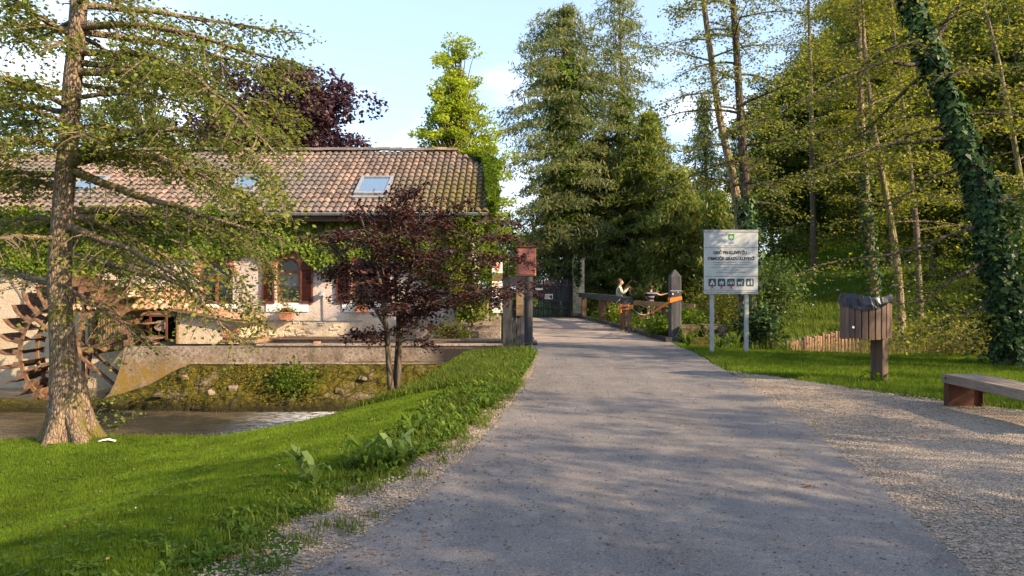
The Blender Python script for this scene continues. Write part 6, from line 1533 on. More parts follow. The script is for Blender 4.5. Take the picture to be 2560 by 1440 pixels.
flat('prohibition_symbol', [[(c[0] + .026 * math.cos(t), c[2] + .026 * math.sin(t)) for t in np.linspace(0, 2 * np.pi, 10, endpoint=False)]], IY - .003, MT['ink'], ic)
flat('logo', [ir(1234, 745, 1252, 770)], IY - .003, MT['ink_grey'], ic)

# ------------------------------------------------------------------ gate, pillar
GY = 35.0
gt = thing('timber_gate', 'tall black timber gate with pickets along its foot at the end of the bridge', 'gate', W(1383, 790, GY))
for i in range(17):
    px = 1326 + i * 6.6; a = W(px, 796, GY); m = MB(); m.bevel_box((a[0] - .032, GY, .0), (a[0] + .032, GY + .03, W(0, 700 - 5 * math.sin(i / 16 * math.pi), GY)[2]), .005); m.build('slat', MT['wood_black'], gt)
m = MB(); p0, p1 = W(1322, 752, GY), W(1434, 712, GY); m.box((p0[0], GY + .04, p0[2]), (p1[0], GY + .06, p1[2])); m.build('back_panel', MT['wood_black'], gt)
m = MB()
for py in (754, 773, 716): p0, p1 = W(1322, py, GY), W(1434, py - 3, GY); m.box((p0[0], GY - .03, p0[2]), (p1[0], GY - .002, p1[2] + .05))
m.build('rail', MT['wood_black'], gt)
p0, p1 = W(1338, 725, GY), W(1357, 720, GY); m = MB(); m.box((p0[0], GY - .05, p0[2]), (p1[0], GY - .032, p1[2])); m.build('letter_slot', MT['white'], gt)
dsn = thing('dog_sign', 'small white dog warning sign hung on the black gate', 'sign', W(1372, 748, GY)); p0, p1 = W(1362, 748, GY - .05), W(1382, 735, GY - .05)
m = MB(); m.bevel_box((p0[0], GY - .05, p0[2]), (p1[0], GY - .034, p1[2]), .003); m.build('panel', MT['white'], dsn)
wd_, hd_ = p1[0] - p0[0], p1[2] - p0[2]
def dq(*pp): return [(p0[0] + u * wd_, p0[2] + v * hd_) for u, v in pp]
flat('dog_head', [dq((.5, .5), (.64, .62), (.74, .78), (.82, .93), (.86, .76), (.93, .5), (.93, .1), (.72, .12), (.66, .32), (.52, .38))], GY - .054, MT['ink'], dsn)
for v, s_ in ((.8, 'POZOR'), (.52, 'HUD'), (.25, 'PES')): put_text(s_, (p0[0] + .27 * wd_, GY - .054, p0[2] + v * hd_), .085, MT['red'], dsn)
pl = thing('brick_pillar', 'pale yellow brick gate pillar on a stone foot', 'pillar', W(1446, 795, GY))
a = W(1432, 792, GY); c = W(1460, 650, GY); PW = c[0] - a[0]
m = MB(); m.box((a[0] + .008, GY - .272, .2), (c[0] - .008, GY + .24, c[2] - .01)); m.build('core', MT['mortar'], pl)
m = MB(); m.bevel_box((a[0] - .05, GY - .32, -.3), (c[0] + .05, GY + .28, .20), .03); m.build('foot', MT['concrete'], pl)
m = MB(); m.bevel_box((a[0] - .03, GY - .31, c[2]), (c[0] + .03, GY + .27, c[2] + .06), .01); m.build('capping', MT['concrete'], pl)
nr = 22; rh = (c[2] - .2) / nr; bms = {}
for r_ in range(nr):
    cuts = [0, .48, .98, 1] if r_ % 2 else [0, .24, .74, 1]
    cuts = [0, .5, 1] if r_ % 2 else [0, .25, .75, 1]
    for u0, u1 in zip(cuts[:-1], cuts[1:]):
        m = MB(); m.bevel_box((a[0] + u0 * PW + .006, GY - .285 + rng.normal(0, .003), .2 + r_ * rh + .006), (a[0] + u1 * PW - .006, GY - .20, .2 + (r_ + 1) * rh - .006), .006); m.build('brick', MT['clinker'], pl)
    m = MB(); m.bevel_box((a[0] - .006, GY - .19, .2 + r_ * rh + .006), (a[0] + .06, GY + .2, .2 + (r_ + 1) * rh - .006), .006); m.build('brick', MT['clinker'], pl)
quads_obj('ivy', leaf_q(np.array([W(1443, 690, GY - .3)]) + rng.normal(0, 1, (420, 3)) * np.array([.10, .03, .4]) + np.array([0, -.02, .25]), .12, .2, .8, droop=1.), MT['ivy'], pl)

# ------------------------------------------------------------------ litter bin
BX, BY = W(2164, 0, 11.5)[0], 11.5
bn = thing('litter_bin', 'brown slatted wooden litter bin on a square post at the gravel edge', 'litter bin', (5.88, 11.7, 0))
z0, z1 = W(0, 845, BY)[2], W(0, 744, BY)[2]
m = MB(); pxw = .195; m.bevel_box((5.88 - pxw / 2, 11.7 - pxw / 2, -.1), (5.88 + pxw / 2, 11.7 + pxw / 2, z1 - .04), .008, rot=Euler((0, 0, R(38)))); m.build('post', MT['wood_post'], bn)
ns = 24; rbx, rby = .372, .30
hexp = []
for k in range(ns):
    t = 2 * np.pi * k / ns + .13; x, y = BX + rbx * math.cos(t), BY + rby * math.sin(t); m = MB()
    m.bevel_box((-.04, -.011, z0 + .012 * math.sin(k * 5.1)), (.04, .011, z1 + .008 * math.sin(k * 3.7)), .004)
    o = m.build('slat', MT['wood_bin'], bn); o.location = Vector(np.array([x, y, 0]) - wl(bn)); me = o.data
    Vv = np.zeros(len(me.vertices) * 3); me.vertices.foreach_get('co', Vv); Vv = Vv.reshape(-1, 3) + wl(bn); me.vertices.foreach_set('co', Vv.astype(np.float32).ravel()); me.update()
    o.rotation_euler = (0, 0, math.atan2(math.sin(t) / rby, math.cos(t) / rbx) + math.pi / 2)
m = MB(); tt = np.linspace(0, 2 * np.pi, 28, endpoint=False)
for zz in (z0 + .06, z1 - .1):
    for a_, b_ in zip(tt, np.roll(tt, -1)): m.beam((BX + (rbx - .02) * math.cos(a_), BY + (rby - .02) * math.sin(a_), zz), (BX + (rbx - .02) * math.cos(b_), BY + (rby - .02) * math.sin(b_), zz), .008, .04)
m.tube([(BX, BY, z0 + .005), (BX, BY, z0 + .02)], .27, 20); m.build('hoop', MT['corten'], bn)
m = MB(); V = []; nr_, nc_ = 12, 64                     # added black drum stands in for the shade behind the slats
m.tube([(BX, BY, z0 + .03), (BX, BY, z1 - .03)], .262, 22, cap=False); m.build('shade_drum', MT['ink'], bn)
bg_ = thing('bin_bag', 'black plastic bag bulging over the rim of the litter bin', 'bag', (BX, BY, z1))
V = []; nc_ = 72; prof = [(.16, -.30), (.26, -.12), (.33, -.01), (.37, .02), (.392, .0), (.397, -.03), (.397, -.05)]
for j, (s_, dz) in enumerate(prof):
    for i in range(nc_):
        t = 2 * np.pi * i / nc_; d = np.array([math.cos(t), math.sin(t), j * .3])
        n1 = float(vnoise(d * 1.0, 2.2, 3, 2)); n2 = float(vnoise(d, 6.0, 9, 2))
        left = max(0, math.cos(t - R(200))) ** 2; right = max(0, math.cos(t - R(330))) ** 6; rim = 1 if 2 <= j <= 4 else .5
        z = z1 + dz + rim * (.07 * left + .07 * right - .02) + .03 * n2
        if j >= 4: z -= (.012 + .035 * max(0, math.cos(t - R(225))) + .012 * n1) * (j - 3)
        sc2 = s_ * (1 + .05 * n1 + .05 * n2)
        V.append((BX + sc2 * math.cos(t) * (rbx / .372) * 1.02, BY + sc2 * math.sin(t) * (rby / .372) * 1.05, z))
Fq = np.array([(j * nc_ + i, j * nc_ + (i + 1) % nc_, (j + 1) * nc_ + (i + 1) % nc_, (j + 1) * nc_ + i) for j in range(len(prof) - 1) for i in range(nc_)])
V = np.array(V); keep = []
m = MB(); m.add(V, Fq); m.build('plastic', MT['bag'], bg_, smooth=False, fix=False)
m = MB(); c = W(2133, 818, BY - .31); m.box((c[0] - .016, BY - rby - .02, c[2] - .016), (c[0] + .016, BY - rby - .014, c[2] + .016), rot=Euler((0, .4, 0))); m.build('sticker', MT['white'], bn)

# ------------------------------------------------------------------ bench
bt = thing('bench', 'low backless bench with weathered wooden slats on rust brown steel legs', 'bench', (5.75, 8.4, 0))
bx0, bx1, by0, by1, bz = 5.50, 5.97, 7.2, 9.36, .415
m = MB(); m.bevel_box((bx0, by0, bz - .115), (bx0 + .05, by1, bz), .006); m.build('side_board', MT['wood_bench'], bt)
m = MB(); m.bevel_box((bx1 - .05, by0, bz - .115), (bx1, by1, bz), .006); m.build('side_board', MT['wood_bench'], bt)
for k in range(5):
    x = bx0 + .056 + k * .0725; m = MB(); m.bevel_box((x, by0 + .002, bz - .05), (x + .064, by1 - .002, bz - .002 + .002 * (k % 2)), .006); m.build('slat', MT['wood_bench'], bt)
for y in (by1 - .13, by0 + .1):
    m = MB(); m.box((bx0 + .012, y, -.05), (bx0 + .022, y + .1, bz - .117)); m.box((bx1 - .022, y, -.05), (bx1 - .012, y + .1, bz - .117)); m.box((bx0 + .0225, y + .045, -.05), (bx1 - .0225, y + .055, bz - .117)); m.build('leg', MT['corten'], bt)
m = MB(); m.tube([(bx0 + .004, by1 - .09, bz - .045), (bx0 - .004, by1 - .09, bz - .045)], .016, 12); m.build('bolt_hole', MT['ink'], bt)  # black disc paints the dark inside of a bolt hole

# ------------------------------------------------------------------ pond edging, mossy stone blocks
pe = thing('log_edging', 'row of upright brown logs edging the far side of the pond', 'palisade', W(2035, 870, 20.5))
edge = resample(np.array([W(1968, 884, 19.6), W(1985, 878, 20.0), W(2020, 866, 20.9), W(2060, 858, 21.9), W(2100, 853, 22.9), W(2150, 850, 23.6)]), 26)
for i, p in enumerate(edge):
    r_ = rng.uniform(.05, .07); zt = .02 + .11 * (i / 25) + rng.normal(0, .025); m = MB(); m.tube([(p[0], p[1], -.6), (p[0], p[1], zt - .02), (p[0] + .004, p[1], zt)], [r_, r_, r_ * .8], 9); m.build('log', MT['wood_log'], pe)
sw = thing('stone_blocks', 'mossy stone blocks of an old low wall beside the pointed post', 'stone wall', W(1760, 866, 19.6))
for (a_, b_, t_, u_, Y, d) in ((1700, 1755, 815, 840, 19.6, .9), (1756, 1820, 814, 843, 19.5, .9), (1786, 1832, 843, 872, 19.3, .8), (1722, 1784, 843, 874, 19.35, .8)):
    p0, p1 = W(a_, u_, Y), W(b_, t_, Y); m = MB(); m.bevel_box((p0[0], Y, p0[2] - .03), (p1[0], Y + d, p1[2]), .05, jit=.015); m.build('block', MT['moss_block'], sw)

# ------------------------------------------------------------------ people
def skin(verts, edges, radii, sub=1):
    me = bpy.data.meshes.new('skin'); me.from_pydata([tuple(v) for v in verts], edges, []); o = bpy.data.objects.new('skin', me); COL.objects.link(o)
    mo = o.modifiers.new('skin', 'SKIN'); mo.use_smooth_shade = True
    for i, r_ in enumerate(radii):
        sv = me.skin_vertices[0].data[i]; sv.radius = (r_, r_) if not isinstance(r_, tuple) else r_; sv.use_root = (i == 0)
    ms_ = o.modifiers.new('sub', 'SUBSURF'); ms_.levels = sub; ms_.render_levels = sub
    dg = bpy.context.evaluated_depsgraph_get(); dg.update(); out = bpy.data.meshes.new_from_object(o.evaluated_get(dg)); bpy.data.objects.remove(o); bpy.data.meshes.remove(me)
    return out
def person(label, base, h, J, yaw, mats, kind):
    """J: joints on a unit-height figure facing +x; mats: top, legs, hair."""
    t = thing('person', label, 'person', base); t.rotation_euler = (0, 0, yaw)
    def chain(names): return [np.array(J[n]) * h for n in names]
    names = ['pelvis', 'waist', 'chest', 'neck0', 'neck1', 'head0', 'head1', 'shoulderL', 'elbowL', 'wristL', 'shoulderR', 'elbowR', 'wristR', 'hipL', 'kneeL', 'ankleL', 'toeL', 'hipR', 'kneeR', 'ankleR', 'toeR']
    E = [(0, 1), (1, 2), (2, 3), (3, 4), (4, 5), (5, 6), (2, 7), (7, 8), (8, 9), (2, 10), (10, 11), (11, 12), (0, 13), (13, 14), (14, 15), (15, 16), (0, 17), (17, 18), (18, 19), (19, 20)]
    rr = [.075, .068, .08, .034, .03, .052, .05, .036, .026, .019, .036, .026, .019, .055, .037, .024, .022, .055, .037, .024, .022]
    V = chain(names); RR = [x * h for x in rr]
    for side, w_, e_ in (('L', 9, 8), ('R', 12, 11)):              # palms and five fingers each
        d = nrm(V[w_] - V[e_]); sd = nrm(np.cross(d, (0.2, .3, 1.0))); palm = V[w_] + d * .045 * h; V.append(palm); RR.append(.018 * h); E.append((w_, len(V) - 1)); pi_ = len(V) - 1
        for k, (off, ln) in enumerate(((-1.2, .032), (-.45, .045), (.2, .05), (.8, .046), (1.4, .038))):
            b_ = palm + sd * off * .011 * h + d * (.012 * h if k else -.01 * h); m_ = b_ + d * ln * .5 * h + (sd * -.012 * h if k == 0 else 0); e2_ = b_ + d * ln * .95 * h - np.array([0, 0, .008 * h]) + (sd * -.02 * h if k == 0 else 0)
            V += [b_, m_, e2_]; RR += [.0062 * h, .0056 * h, .0045 * h]; n_ = len(V); E += [(pi_, n_ - 3), (n_ - 3, n_ - 2), (n_ - 2, n_ - 1)]
    def put(name, me, mat, smooth=True):
        me.materials.clear(); me.materials.append(mat); o = bpy.data.objects.new(name, me); COL.objects.link(o); o.parent = t
        me.polygons.foreach_set('use_smooth', np.full(len(me.polygons), smooth)); return o
    put('body', skin(V, E, RR, 1), MT['skin'])
    def sub_(nm, ed, ra, name, mat): put(name, skin(chain(nm), ed, [x * h for x in ra], 2), MT[mat])
    if kind['long']:
        sub_(['waist', 'chest', 'neck0', 'shoulderL', 'elbowL', 'wristL', 'shoulderR', 'elbowR', 'wristR', 'hem'], [(0, 1), (1, 2), (1, 3), (3, 4), (4, 5), (1, 6), (6, 7), (7, 8), (0, 9)], [.082, .092, .042, .048, .037, .027, .048, .037, .027, .086], 'jumper', mats[0])
    else:
        sub_(['waist', 'chest', 'neck0', 'shoulderL', 'upL', 'shoulderR', 'upR', 'hem'], [(0, 1), (1, 2), (1, 3), (3, 4), (1, 5), (5, 6), (0, 7)], [.082, .092, .042, .048, .04, .048, .04, .084], 'shirt', mats[0])
    if kind['shorts']: sub_(['pelvis', 'hipL', 'thighL', 'hipR', 'thighR'], [(0, 1), (1, 2), (0, 3), (3, 4)], [.086, .066, .058, .066, .058], 'shorts', mats[1])
    else: sub_(['pelvis', 'hipL', 'kneeL', 'ankleL', 'hipR', 'kneeR', 'ankleR'], [(0, 1), (1, 2), (2, 3), (0, 4), (4, 5), (5, 6)], [.086, .064, .047, .035, .064, .047, .035], 'trousers', mats[1])
    for s_ in 'LR': put('shoe', skin([np.array(J['ankle' + s_]) * h - np.array([.02 * h, 0, .02 * h]), np.array(J['toe' + s_]) * h, np.array(J['toe' + s_]) * h + np.array([.02 * h, 0, 0])], [(0, 1), (1, 2)], [.03 * h, .027 * h, .02 * h], 1), MT['white'])
    hc = (np.array(J['head0']) + np.array(J['head1'])) / 2 * h; f = nrm(np.array(J['face'])); s2 = nrm(np.cross((0, 0, 1), f))
    def blob(name, c_, sc_, mat, n_=10):
        bm = bmesh.new(); bmesh.ops.create_uvsphere(bm, u_segments=n_, v_segments=max(6, n_ - 2), radius=1)
        for v in bm.verts: v.co = Vector(np.array(c_) + f * v.co.x * sc_[0] + s2 * v.co.y * sc_[1] + np.array([0, 0, 1]) * v.co.z * sc_[2])
        me = bpy.data.meshes.new(name); bm.to_mesh(me); bm.free(); return put(name, me, MT[mat])
    blob('hair', hc - f * .012 * h + np.array([0, 0, .018 * h]), (.060 * h, .056 * h, .060 * h), mats[2], 14)
    blob('face', hc + f * .014 * h - np.array([0, 0, .012 * h]), (.052 * h, .045 * h, .058 * h), 'skin', 14)
    blob('nose', hc + f * .068 * h - np.array([0, 0, .014 * h]), (.014 * h, .008 * h, .012 * h), 'skin', 6)
    for s_ in (-1, 1):
        blob('eye', hc + f * .060 * h + s2 * s_ * .018 * h + np.array([0, 0, .002 * h]), (.005 * h, .007 * h, .005 * h), 'ink', 6); blob('ear', hc + s2 * s_ * .052 * h - np.array([0, 0, .01 * h]), (.012 * h, .006 * h, .017 * h), 'skin', 6)
    blob('mouth', hc + f * .062 * h - np.array([0, 0, .036 * h]), (.005 * h, .015 * h, .004 * h), 'red', 6)
    return t
stand = dict(pelvis=(0, 0, .53), waist=(-.005, 0, .61), chest=(.0, 0, .73), hem=(0, 0, .55), neck0=(.005, 0, .82), neck1=(.015, 0, .86), head0=(.022, 0, .905), head1=(.024, 0, .955), face=(1, 0, -.1),
    shoulderL=(0, .10, .79), elbowL=(-.02, .135, .64), upL=(-.01, .12, .70), wristL=(.02, .13, .52), shoulderR=(0, -.10, .79), elbowR=(-.02, -.135, .64), upR=(-.01, -.12, .70), wristR=(.02, -.13, .52),
    hipL=(0, .05, .50), thighL=(.01, .055, .36), kneeL=(.015, .055, .28), ankleL=(0, .055, .045), toeL=(.07, .06, .018), hipR=(0, -.05, .50), thighR=(.01, -.055, .36), kneeR=(.015, -.055, .28), ankleR=(0, -.055, .045), toeR=(.07, -.06, .018))
a1 = dict(stand); a1.update(elbowL=(.06, .12, .66), wristL=(.16, .06, .755), elbowR=(.06, -.12, .66), wristR=(.165, -.05, .76), upL=(.03, .11, .72), upR=(.03, -.11, .72), face=(1, -.05, -.05))
b1 = W(1548, 0, 29.5); gb = gz1(b1[0], 29.5)
person('boy in a cream jumper and dark trousers standing behind the black handrail', (b1[0], 29.5, gb), H + 15 / F * 29.5 - gb, a1, 0.0, ('cream', 'navy', 'hair'), dict(long=True, shorts=False))
sk = thing('dead_branch', 'bent brown branches held by the boy in the cream jumper', 'branch', W(1572, 720, 29.5)); m = MB()
for pp in ([(1560, 722), (1573, 712), (1582, 722), (1592, 740)], [(1560, 724), (1570, 708), (1580, 700)], [(1562, 722), (1575, 726), (1580, 742)], [(1572, 712), (1578, 724), (1574, 736)]): m.tube(resample(np.array([W(x, y, 29.4) for x, y in pp]), 8), .012, 5)
m.build('branch', MT['twig'], sk, fix=False)
a2 = dict(stand); a2.update(shoulderR=(.02, -.11, .79), upR=(.05, -.18, .765), elbowR=(.06, -.24, .74), wristR=(.09, -.37, .775), elbowL=(.05, .12, .66), wristL=(.12, .06, .6), kneeL=(-.02, .06, .28), ankleL=(-.17, .08, .19), toeL=(-.20, .085, .13), kneeR=(.03, -.05, .27), face=(1, .1, 0))
b2 = W(1627, 0, 29.0); gb = gz1(b2[0], 29.0); 
person('child in striped shirt and lime shorts running, one arm out, behind the rail fence', (b2[0], 29.0, gb), H - 1 / F * 29.0 - gb, a2, R(75), ('stripe', 'lime_cloth', 'hair_dark'), dict(long=False, shorts=True))
b3 = W(1801, 0, 33.0); gb = gz1(b3[0], 33.0)
a3 = dict(stand); a3.update(kneeL=(.05, .055, .28), ankleL=(.05, .06, .045), toeL=(.12, .06, .02), ankleR=(-.06, -.055, .06), toeR=(.0, -.06, .02))
person('walker in a dark top and pale grey trousers half hidden behind the notice board', (b3[0], 33.0, gb), 1.6, a3, R(-120), ('navy', 'trouser_grey', 'hair_dark'), dict(long=False, shorts=False))

# ------------------------------------------------------------------ small things on the ground
bk_ = thing('loose_brick', 'broken red brick lying in the grass at the bottom edge', 'brick', G(578, 1408)); m = MB(); c = G(578, 1405, -.02); m.bevel_box(c - (.055, .04, .03), c + (.055, .04, .035), .012, rot=Euler((.1, .15, .25)), jit=.005); m.build('body', MT['brick'], bk_)
pp_ = thing('paper_scrap', 'crumpled white scrap at the foot of the big alder', 'litter', W(268, 1092, 10.3)); m = MB(); c = W(268, 1092, 10.2)
gxx, gyy = np.meshgrid(np.linspace(-.11, .11, 7), np.linspace(-.06, .06, 5)); zz = .03 * vnoise(np.stack([gxx, gyy], -1), 18, 3, 2) + .03
cz_ = gz1(c[0], c[1]); m.add(np.stack([c[0] + gxx, c[1] + gyy, cz_ + zz], -1).reshape(-1, 3), np.array([(j * 7 + i, j * 7 + i + 1, j * 7 + i + 8, j * 7 + i + 7) for j in range(4) for i in range(6)])); m.build('sheet', MT['white'], pp_, fix=False)
lf = thing('fallen_leaf', 'single curled brown leaf on the asphalt', 'leaf', G(2018, 1218)); c = G(2018, 1218, .02); m = MB()
V = [c + np.array(v) for v in ((-.035, 0, .01), (-.01, .018, .0), (.03, .012, .012), (.04, 0, .02), (.02, -.016, .006), (-.015, -.014, .002))]; m.add(V, [[0, 1, 2, 3, 4, 5]]); m.build('blade', MT['corten'], lf, fix=False)

# ------------------------------------------------------------------ grass
def blades(name, label, X, Y, h, w, mat, lean=0.35, tall=False):
    ok = np.isfinite(X); X, Y = X[ok], Y[ok]; n = len(X); Z = gz(X, Y)
    h = h * rng.uniform(0.55, 1.35, n); az = rng.uniform(0, 6.283, n); d = np.stack([np.cos(az), np.sin(az), np.zeros(n)], 1)
    s = np.stack([-np.sin(az), np.cos(az), np.zeros(n)], 1); base = np.stack([X, Y, Z - 0.005], 1); ln = (lean * rng.random(n))[:, None]
    hh = h[:, None]; ww = (w * rng.uniform(.7, 1.3, n))[:, None]; u = np.array([0, 0, 1.0])
    if not tall:
        V = np.stack([base - s * ww / 2, base + s * ww / 2, base + u * hh + d * hh * ln], 1)
        me = raw_mesh(name, V.reshape(-1, 3), np.arange(n * 3), np.full(n, 3))
    else:
        mid = base + u * hh * .6 + d * hh * ln * .4
        V = np.stack([base - s * ww / 2, base + s * ww / 2, mid + s * ww * .4, mid - s * ww * .4, base + u * hh * (1 - .25 * ln) + d * hh * ln * 1.25], 1)
        i = np.arange(n)[:, None] * 5; lp = np.concatenate([i, i + 1, i + 2, i + 3, i + 3, i + 2, i + 4], 1)
        me = raw_mesh(name, V.reshape(-1, 3), lp.ravel(), np.tile([4, 3], n))
    return tag(link(name, me, None, mat), label, kind='stuff')
def sample(n, x0, x1, y0, y1, pw=1.0):
    return rng.uniform(x0, x1, n), y0 + (y1 - y0) * rng.random(n) ** pw
inview = lambda x, y: np.abs(x) < 0.72 * y + 0.5
# mown lawn on the left
X, Y = sample(900000, -9.6, 0.4, 3.2, 12.5, 1.25)
ok = inview(X, Y) & (X < xv(Y) + 0.02 + 0.25 * vnoise(np.stack([X, Y], -1), 2, 4, 3)) & (sdist(X, Y, CREEK) < -0.02)
blades('lawn_grass', 'short mown grass of the lawn left of the path', X[ok], Y[ok], 0.036, 0.006, MT['grass'])
# taller fringe along the verge, the bank and the water's edge
X, Y = sample(150000, -3.0, 0.7, 3.2, 19.0, 0.9)
dv = xv(Y) - X + 0.12 * vnoise(np.stack([X, Y], -1), 2.3, 14, 3)
ok = (dv > -0.03) & (dv < 0.30 + 0.09 * np.clip(Y - 5, 0, 12)) & (rng.random(len(X)) < np.clip(1.15 - dv / (0.35 + 0.10 * np.clip(Y - 5, 0, 12)), 0.05, 1)) & (sdist(X, Y, CREEK) < 0.15) & (Y < 17.1)
ok &= (Y > 8) | (rng.random(len(X)) < np.clip((Y - 3) / 8, .12, 1))
blades('verge_grass', 'longer unmown grass between the lawn and the path', X[ok], Y[ok], 0.10 , 0.009, MT['grass_tall'], 0.9, True)
X, Y = sample(42000, -2.6, 0.5, 11.2, 17.1)
ok = (sdist(X, Y, CREEK) < 0.12) & (X < xv(Y) - 0.05)
blades('bank_grass', 'rough grass on the bank below the sluice', X[ok], Y[ok], 0.13, 0.011, MT['grass_tall'], 0.7, True)
X, Y = sample(16000, -10.5, -1.7, 10.3, 11.9); c_ = sdist(X, Y, CREEK); ok = (c_ > -0.25) & (c_ < 0.12)
blades('edge_grass', 'taller grass along the edge of the stream', X[ok], Y[ok], 0.08, 0.009, MT['grass_tall'], 0.8, True)
# sparse tufts in the gravel verge
cx_, cy_ = sample(95, 0, 1, 3.4, 12.0, 1.2); cx_ = xl(cy_) - (xl(cy_) - xv(cy_)) * rng.uniform(0.1, 1.0, 95) ** .8
X = np.repeat(cx_, 50) + rng.normal(0, .05, 4750); Y = np.repeat(cy_, 50) + rng.normal(0, .06, 4750)
blades('verge_tufts', 'small grass tufts growing in the gravel strip', X, Y, 0.06, 0.007, MT['grass_tall'], 0.9, True)
# right lawn, meadow, pond rim
X, Y = sample(190000, 3.7, 13, 9.2, 19.3)
ok = inview(X, Y) & (X > xr(Y) + 0.05 + 0.15 * vnoise(np.stack([X, Y], -1), 2.2, 24, 3)) & (sdist(X, Y, GRV) < 0.05 + 0.2 * vnoise(np.stack([X, Y], -1), 1.9, 9, 3)) & (sdist(X, Y, POND) < 0)
blades('lawn_grass', 'short grass between the path and the pond', X[ok], Y[ok], 0.065, 0.010, MT['grass'], 0.5)
X, Y = sample(26000, 3.8, 12, 8.0, 18.5); e_ = -sdist(X, Y, GRV); xe = X - xr(Y)
ok = inview(X, Y) & (((e_ > -0.35) & (e_ < 0.3) & (Y < 13.3)) | ((xe > 0) & (xe < 0.35) & (Y > 13.3))) & (rng.random(len(X)) < .6) & ~((e_ < 0) & (rng.random(len(X)) < .85))
blades('edge_grass', 'ragged grass tufts along the gravel edge', X[ok], Y[ok], 0.11, 0.010, MT['grass_tall'], 0.8, True)
X, Y = sample(45000, 3.6, 20, 18.6, 34)
ok = inview(X, Y) & (sdist(X, Y, POND) < 0.1) & ((X > 5.2) | (Y > 19.9)) & (X > bxr(Y) + .25)
blades('meadow_grass', 'tall sunlit meadow grass beyond the pond', X[ok], Y[ok], 0.22, 0.02, MT['grass_tall'], 0.7, True)
X, Y = sample(90000, 9, 46, 29, 62, .9); ok = inview(X, Y)
blades('hillside_grass', 'grass of the meadow rising to the forest edge', X[ok], Y[ok], 0.22, 0.05, MT['grass'], 0.6)
X, Y = sample(14000, 6.5, 14.5, 17.6, 24.5); d_ = sdist(X, Y, POND); ok = (d_ > -0.7) & (d_ < .25) & ((Y < 19.5) | (X > 10.8)) & (rng.random(len(X)) < np.where(X > 10, 1, .25))
blades('pond_reeds', 'dry golden reeds at the pond rim', X[ok], Y[ok], 0.42, 0.016, MT['reed'], 0.6, True)
X, Y = sample(30000, -14, 1, 21, 40); ok = (X > -1.0) & (X < bxl(Y) - .35)
blades('far_grass', 'grass beyond the mill corner and the gate', X[ok], Y[ok], 0.25, 0.03, MT['grass_tall'], 0.6, True)

# weeds: broad leaved rosettes and dock plants
def rosette(P, n, L_, w_, rise, mat=None):
    Q = []
    for k in range(n):
        az = k * 2.4 + rng.normal(0, .3); d = np.array([math.cos(az), math.sin(az), 0]); s = np.array([-math.sin(az), math.cos(az), 0]); l = L_ * rng.uniform(.7, 1.2); r_ = rise * rng.uniform(.6, 1.3)
        p0 = P; p1 = P + d * l * .35 + np.array([0, 0, r_ * l * .6]); p2 = P + d * l * .75 + np.array([0, 0, r_ * l * .8]); p3 = P + d * l * 1.0 + np.array([0, 0, r_ * l * .55])
        Q += [[p0 - s * w_ * .06, p0 + s * w_ * .06, p1 + s * w_ * .45, p1 - s * w_ * .45], [p1 - s * w_ * .45, p1 + s * w_ * .45, p2 + s * w_ * .42, p2 - s * w_ * .42], [p2 - s * w_ * .42, p2 + s * w_ * .42, p3 + s * w_ * .03, p3 - s * w_ * .03]]
    return np.array(Q)
wq = []
for k in range(1100):
    y = 3.4 + 13.5 * rng.random() ** .75; x = xv(y) - rng.random() ** 1.5 * (.35 + .10 * max(0, y - 4)) + .06
    if sdist(np.array([x]), np.array([y]), CREEK)[0] > 0: continue
    s_ = rng.uniform(.04, .13) * (0.65 if y < 6 else 1.1); wq.append(rosette(np.array([x, y, gz1(x, y)]), rng.integers(4, 9), s_, s_ * rng.uniform(.22, .4), rng.uniform(.4, 1.3)))
for k in range(900):
    y = 3.3 + 7.5 * rng.random(); x = rng.uniform(-.72 * y, xv(y)); s_ = rng.uniform(.02, .05)
    if sdist(np.array([x]), np.array([y]), CREEK)[0] > -.1: continue
    wq.append(rosette(np.array([x, y, gz1(x, y) + .015]), 5, s_, s_ * .5, .5))
tag(quads_obj('verge_weeds', np.concatenate(wq), MT['weed']), 'low broad leaved weeds along the path edge and in the lawn', kind='stuff')
def dock(px, py, n, L_, w_, rise, label, mat='dock', stalk=0.0):
    y = F * 1.62 / (py - HY); x = (px - 1280) / F * y; z = gz1(x, y); t = thing('dock_plant', label, 'plant', (x, y, z))
    Q = rosette(np.array([x, y, z]), n, L_, w_, rise); quads_obj('leaf', Q, MT[mat], t)
    if stalk:
        m = MB(); q = path((x, y, z), (-.2, 0, 1), stalk, 5, 0, .08); m.tube(q, .006, 5); m.build('stalk', MT[mat], t, fix=False)
        P_ = q[rng.integers(1, 6, 26)] + rng.normal(0, .02, (26, 3)); quads_obj('stalk_leaf', leaf_q(P_, .10, .2, .35), MT[mat], t)
dock(790, 1236, 3, .17, .07, 1.5, 'dock plant with one big pale upright leaf in the lawn', stalk=.0)
dock(762, 1222, 4, .16, .03, 1.2, 'thistle like plant with toothed pale leaves beside the big dock leaf', stalk=.26)
dock(915, 1205, 11, .21, .055, 1.5, 'leafy dock clump at the lawn edge, middle of the row', 'weed')
dock(985, 1172, 6, .26, .07, .9, 'dock plant with broad leaf leaning over the gravel strip')
dock(1035, 1110, 9, .24, .05, 1.3, 'long leaved plantain clump near the gravel strip', 'weed')
dock(2200, 968, 8, .26, .07, .7, 'broad leaved weed at the foot of the litter bin', 'weed')
dock(2145, 968, 5, .16, .05, .8, 'small dark weed left of the litter bin post', 'weed')
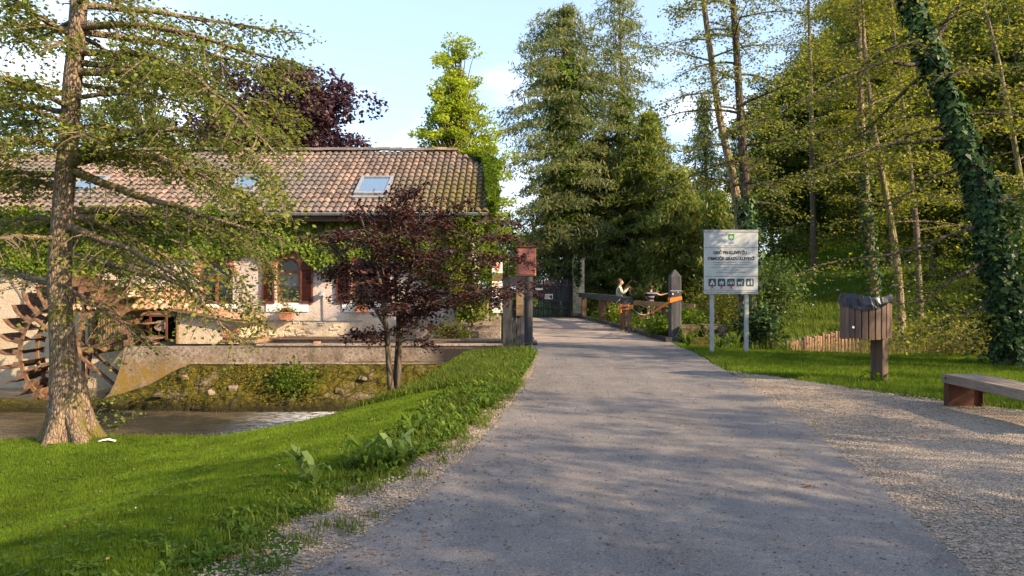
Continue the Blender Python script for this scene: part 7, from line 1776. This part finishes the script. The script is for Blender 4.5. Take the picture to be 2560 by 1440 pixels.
# ferns by the notice board
for px, py, lb in ((1838, 872, 'fern with arching fronds between the notice board posts'), (1720, 868, 'leafy fern beside the mossy stone blocks'), (1800, 868, 'hart tongue fern under the notice board')):
    y = F * 1.55 / (py - HY); x = (px - 1280) / F * y; t = thing('fern', lb, 'fern', (x, y, gz1(x, y)))
    quads_obj('frond', rosette(np.array([x, y, gz1(x, y)]), 16, .42, .06, 1.1), MT['weed'], t)
# moss, ivy patch and grass tufts on the retaining wall
Pq = surf_pts(MV, 9000); Pq[:, 1] -= .012; ok = (vnoise(Pq, 1.9, 15, 3) > -.05) & (Pq[:, 2] > -1.15); Pq = Pq[ok]
mt = NT('moss_tuft'); k = mt.rand(); MT['moss_tuft'] = mt.done(mt.bsdf(mt.ramp(k, [(0.1, (.04, .042, .008)), (.5, (.095, .085, .011)), (.9, (.19, .155, .02))]), .95, None, .1))
tag(quads_obj('moss', leaf_q(Pq, .034, .6, .8, droop=1.0), MT['moss_tuft'], rw), kind='stuff')
wi = thing('wall_plant', 'patch of blue green leafy plants hanging on the mossy wall', 'climbing plant', W(740, 950, 16.6)); n = 620
c = np.stack([rng.normal(735, 34, n), rng.normal(945, 20, n)], 1); yv = 16.62 + .3 * (945 - c[:, 1]) / 60
P_ = np.stack([(c[:, 0] - 1280) / F * yv, yv - .10, H - (c[:, 1] - HY) / F * yv], 1); quads_obj('foliage', leaf_q(P_, .075, .4, .8, droop=.8), MT['weed'], wi)
# sapling in front of the wheel
sp_ = thing('sapling', 'thin leafy shoots at the water edge beside the big alder', 'sapling', W(240, 1080, 10.9)); T = Tree()
for pp in ([(215, 1085), (225, 1000), (240, 930), (245, 905)], [(220, 1085), (270, 1040), (320, 1020), (345, 1030)], [(225, 1088), (300, 1060), (350, 1035)], [(210, 1080), (235, 1040), (275, 990), (300, 985)]):
    q_ = resample(np.array([W(a_, b_, 10.8) for a_, b_ in pp]), 8); T.limb(q_, .009, 8, .22, 12, .05, .2, t0=.25)
tag(T.twig.build('stem', MT['twig'], sp_, fix=False), kind='stuff'); tag(T.wood.build('stem', MT['twig'], sp_, fix=False), kind='stuff'); P_, A_ = T.pts(); quads_obj('foliage', leaf_q(P_, .055, .6, .7), MT['alder_leaf'], sp_)
# leaf litter
n = 900; y = 3.4 + 12 * rng.random(n) ** 1.3; x = np.where(rng.random(n) < .6, xl(y) + rng.normal(0, .35, n), rng.uniform(-5, 5, n)); z = np.where((x > xl(y)) & (x < xr(y)), .02, gz(x, y) + .03)
MT['litter'] = mat_simple('litter', (0.10, 0.055, 0.025), (0.24, 0.15, 0.075), 8, 0.9, 0, 40, var=.4)
tag(quads_obj('leaf_litter', leaf_q(np.stack([x, y, z], 1), .032, 2.2, .6), MT['litter']), 'dry brown leaves and bud scales scattered along the path edge', kind='stuff')
# white flowers in the shaded meadow
n = 260; X, Y = sample(n, 10, 26, 30, 46); P_ = np.stack([X, Y, gz(X, Y) + .3], 1); tag(quads_obj('meadow_flowers', leaf_q(P_, .10, 1.5, .9), MT['white']), 'white umbel flowers dotted over the meadow', kind='stuff')
n = 60; X, Y = sample(n, -6, -1, 3.6, 10); P_ = np.stack([X, Y, gz(X, Y) + .05], 1); P_ = P_[X < xv(Y) - .2]; tag(quads_obj('daisies', leaf_q(P_, .012, 2, .95), MT['white']), 'tiny white daisies in the lawn', kind='stuff')
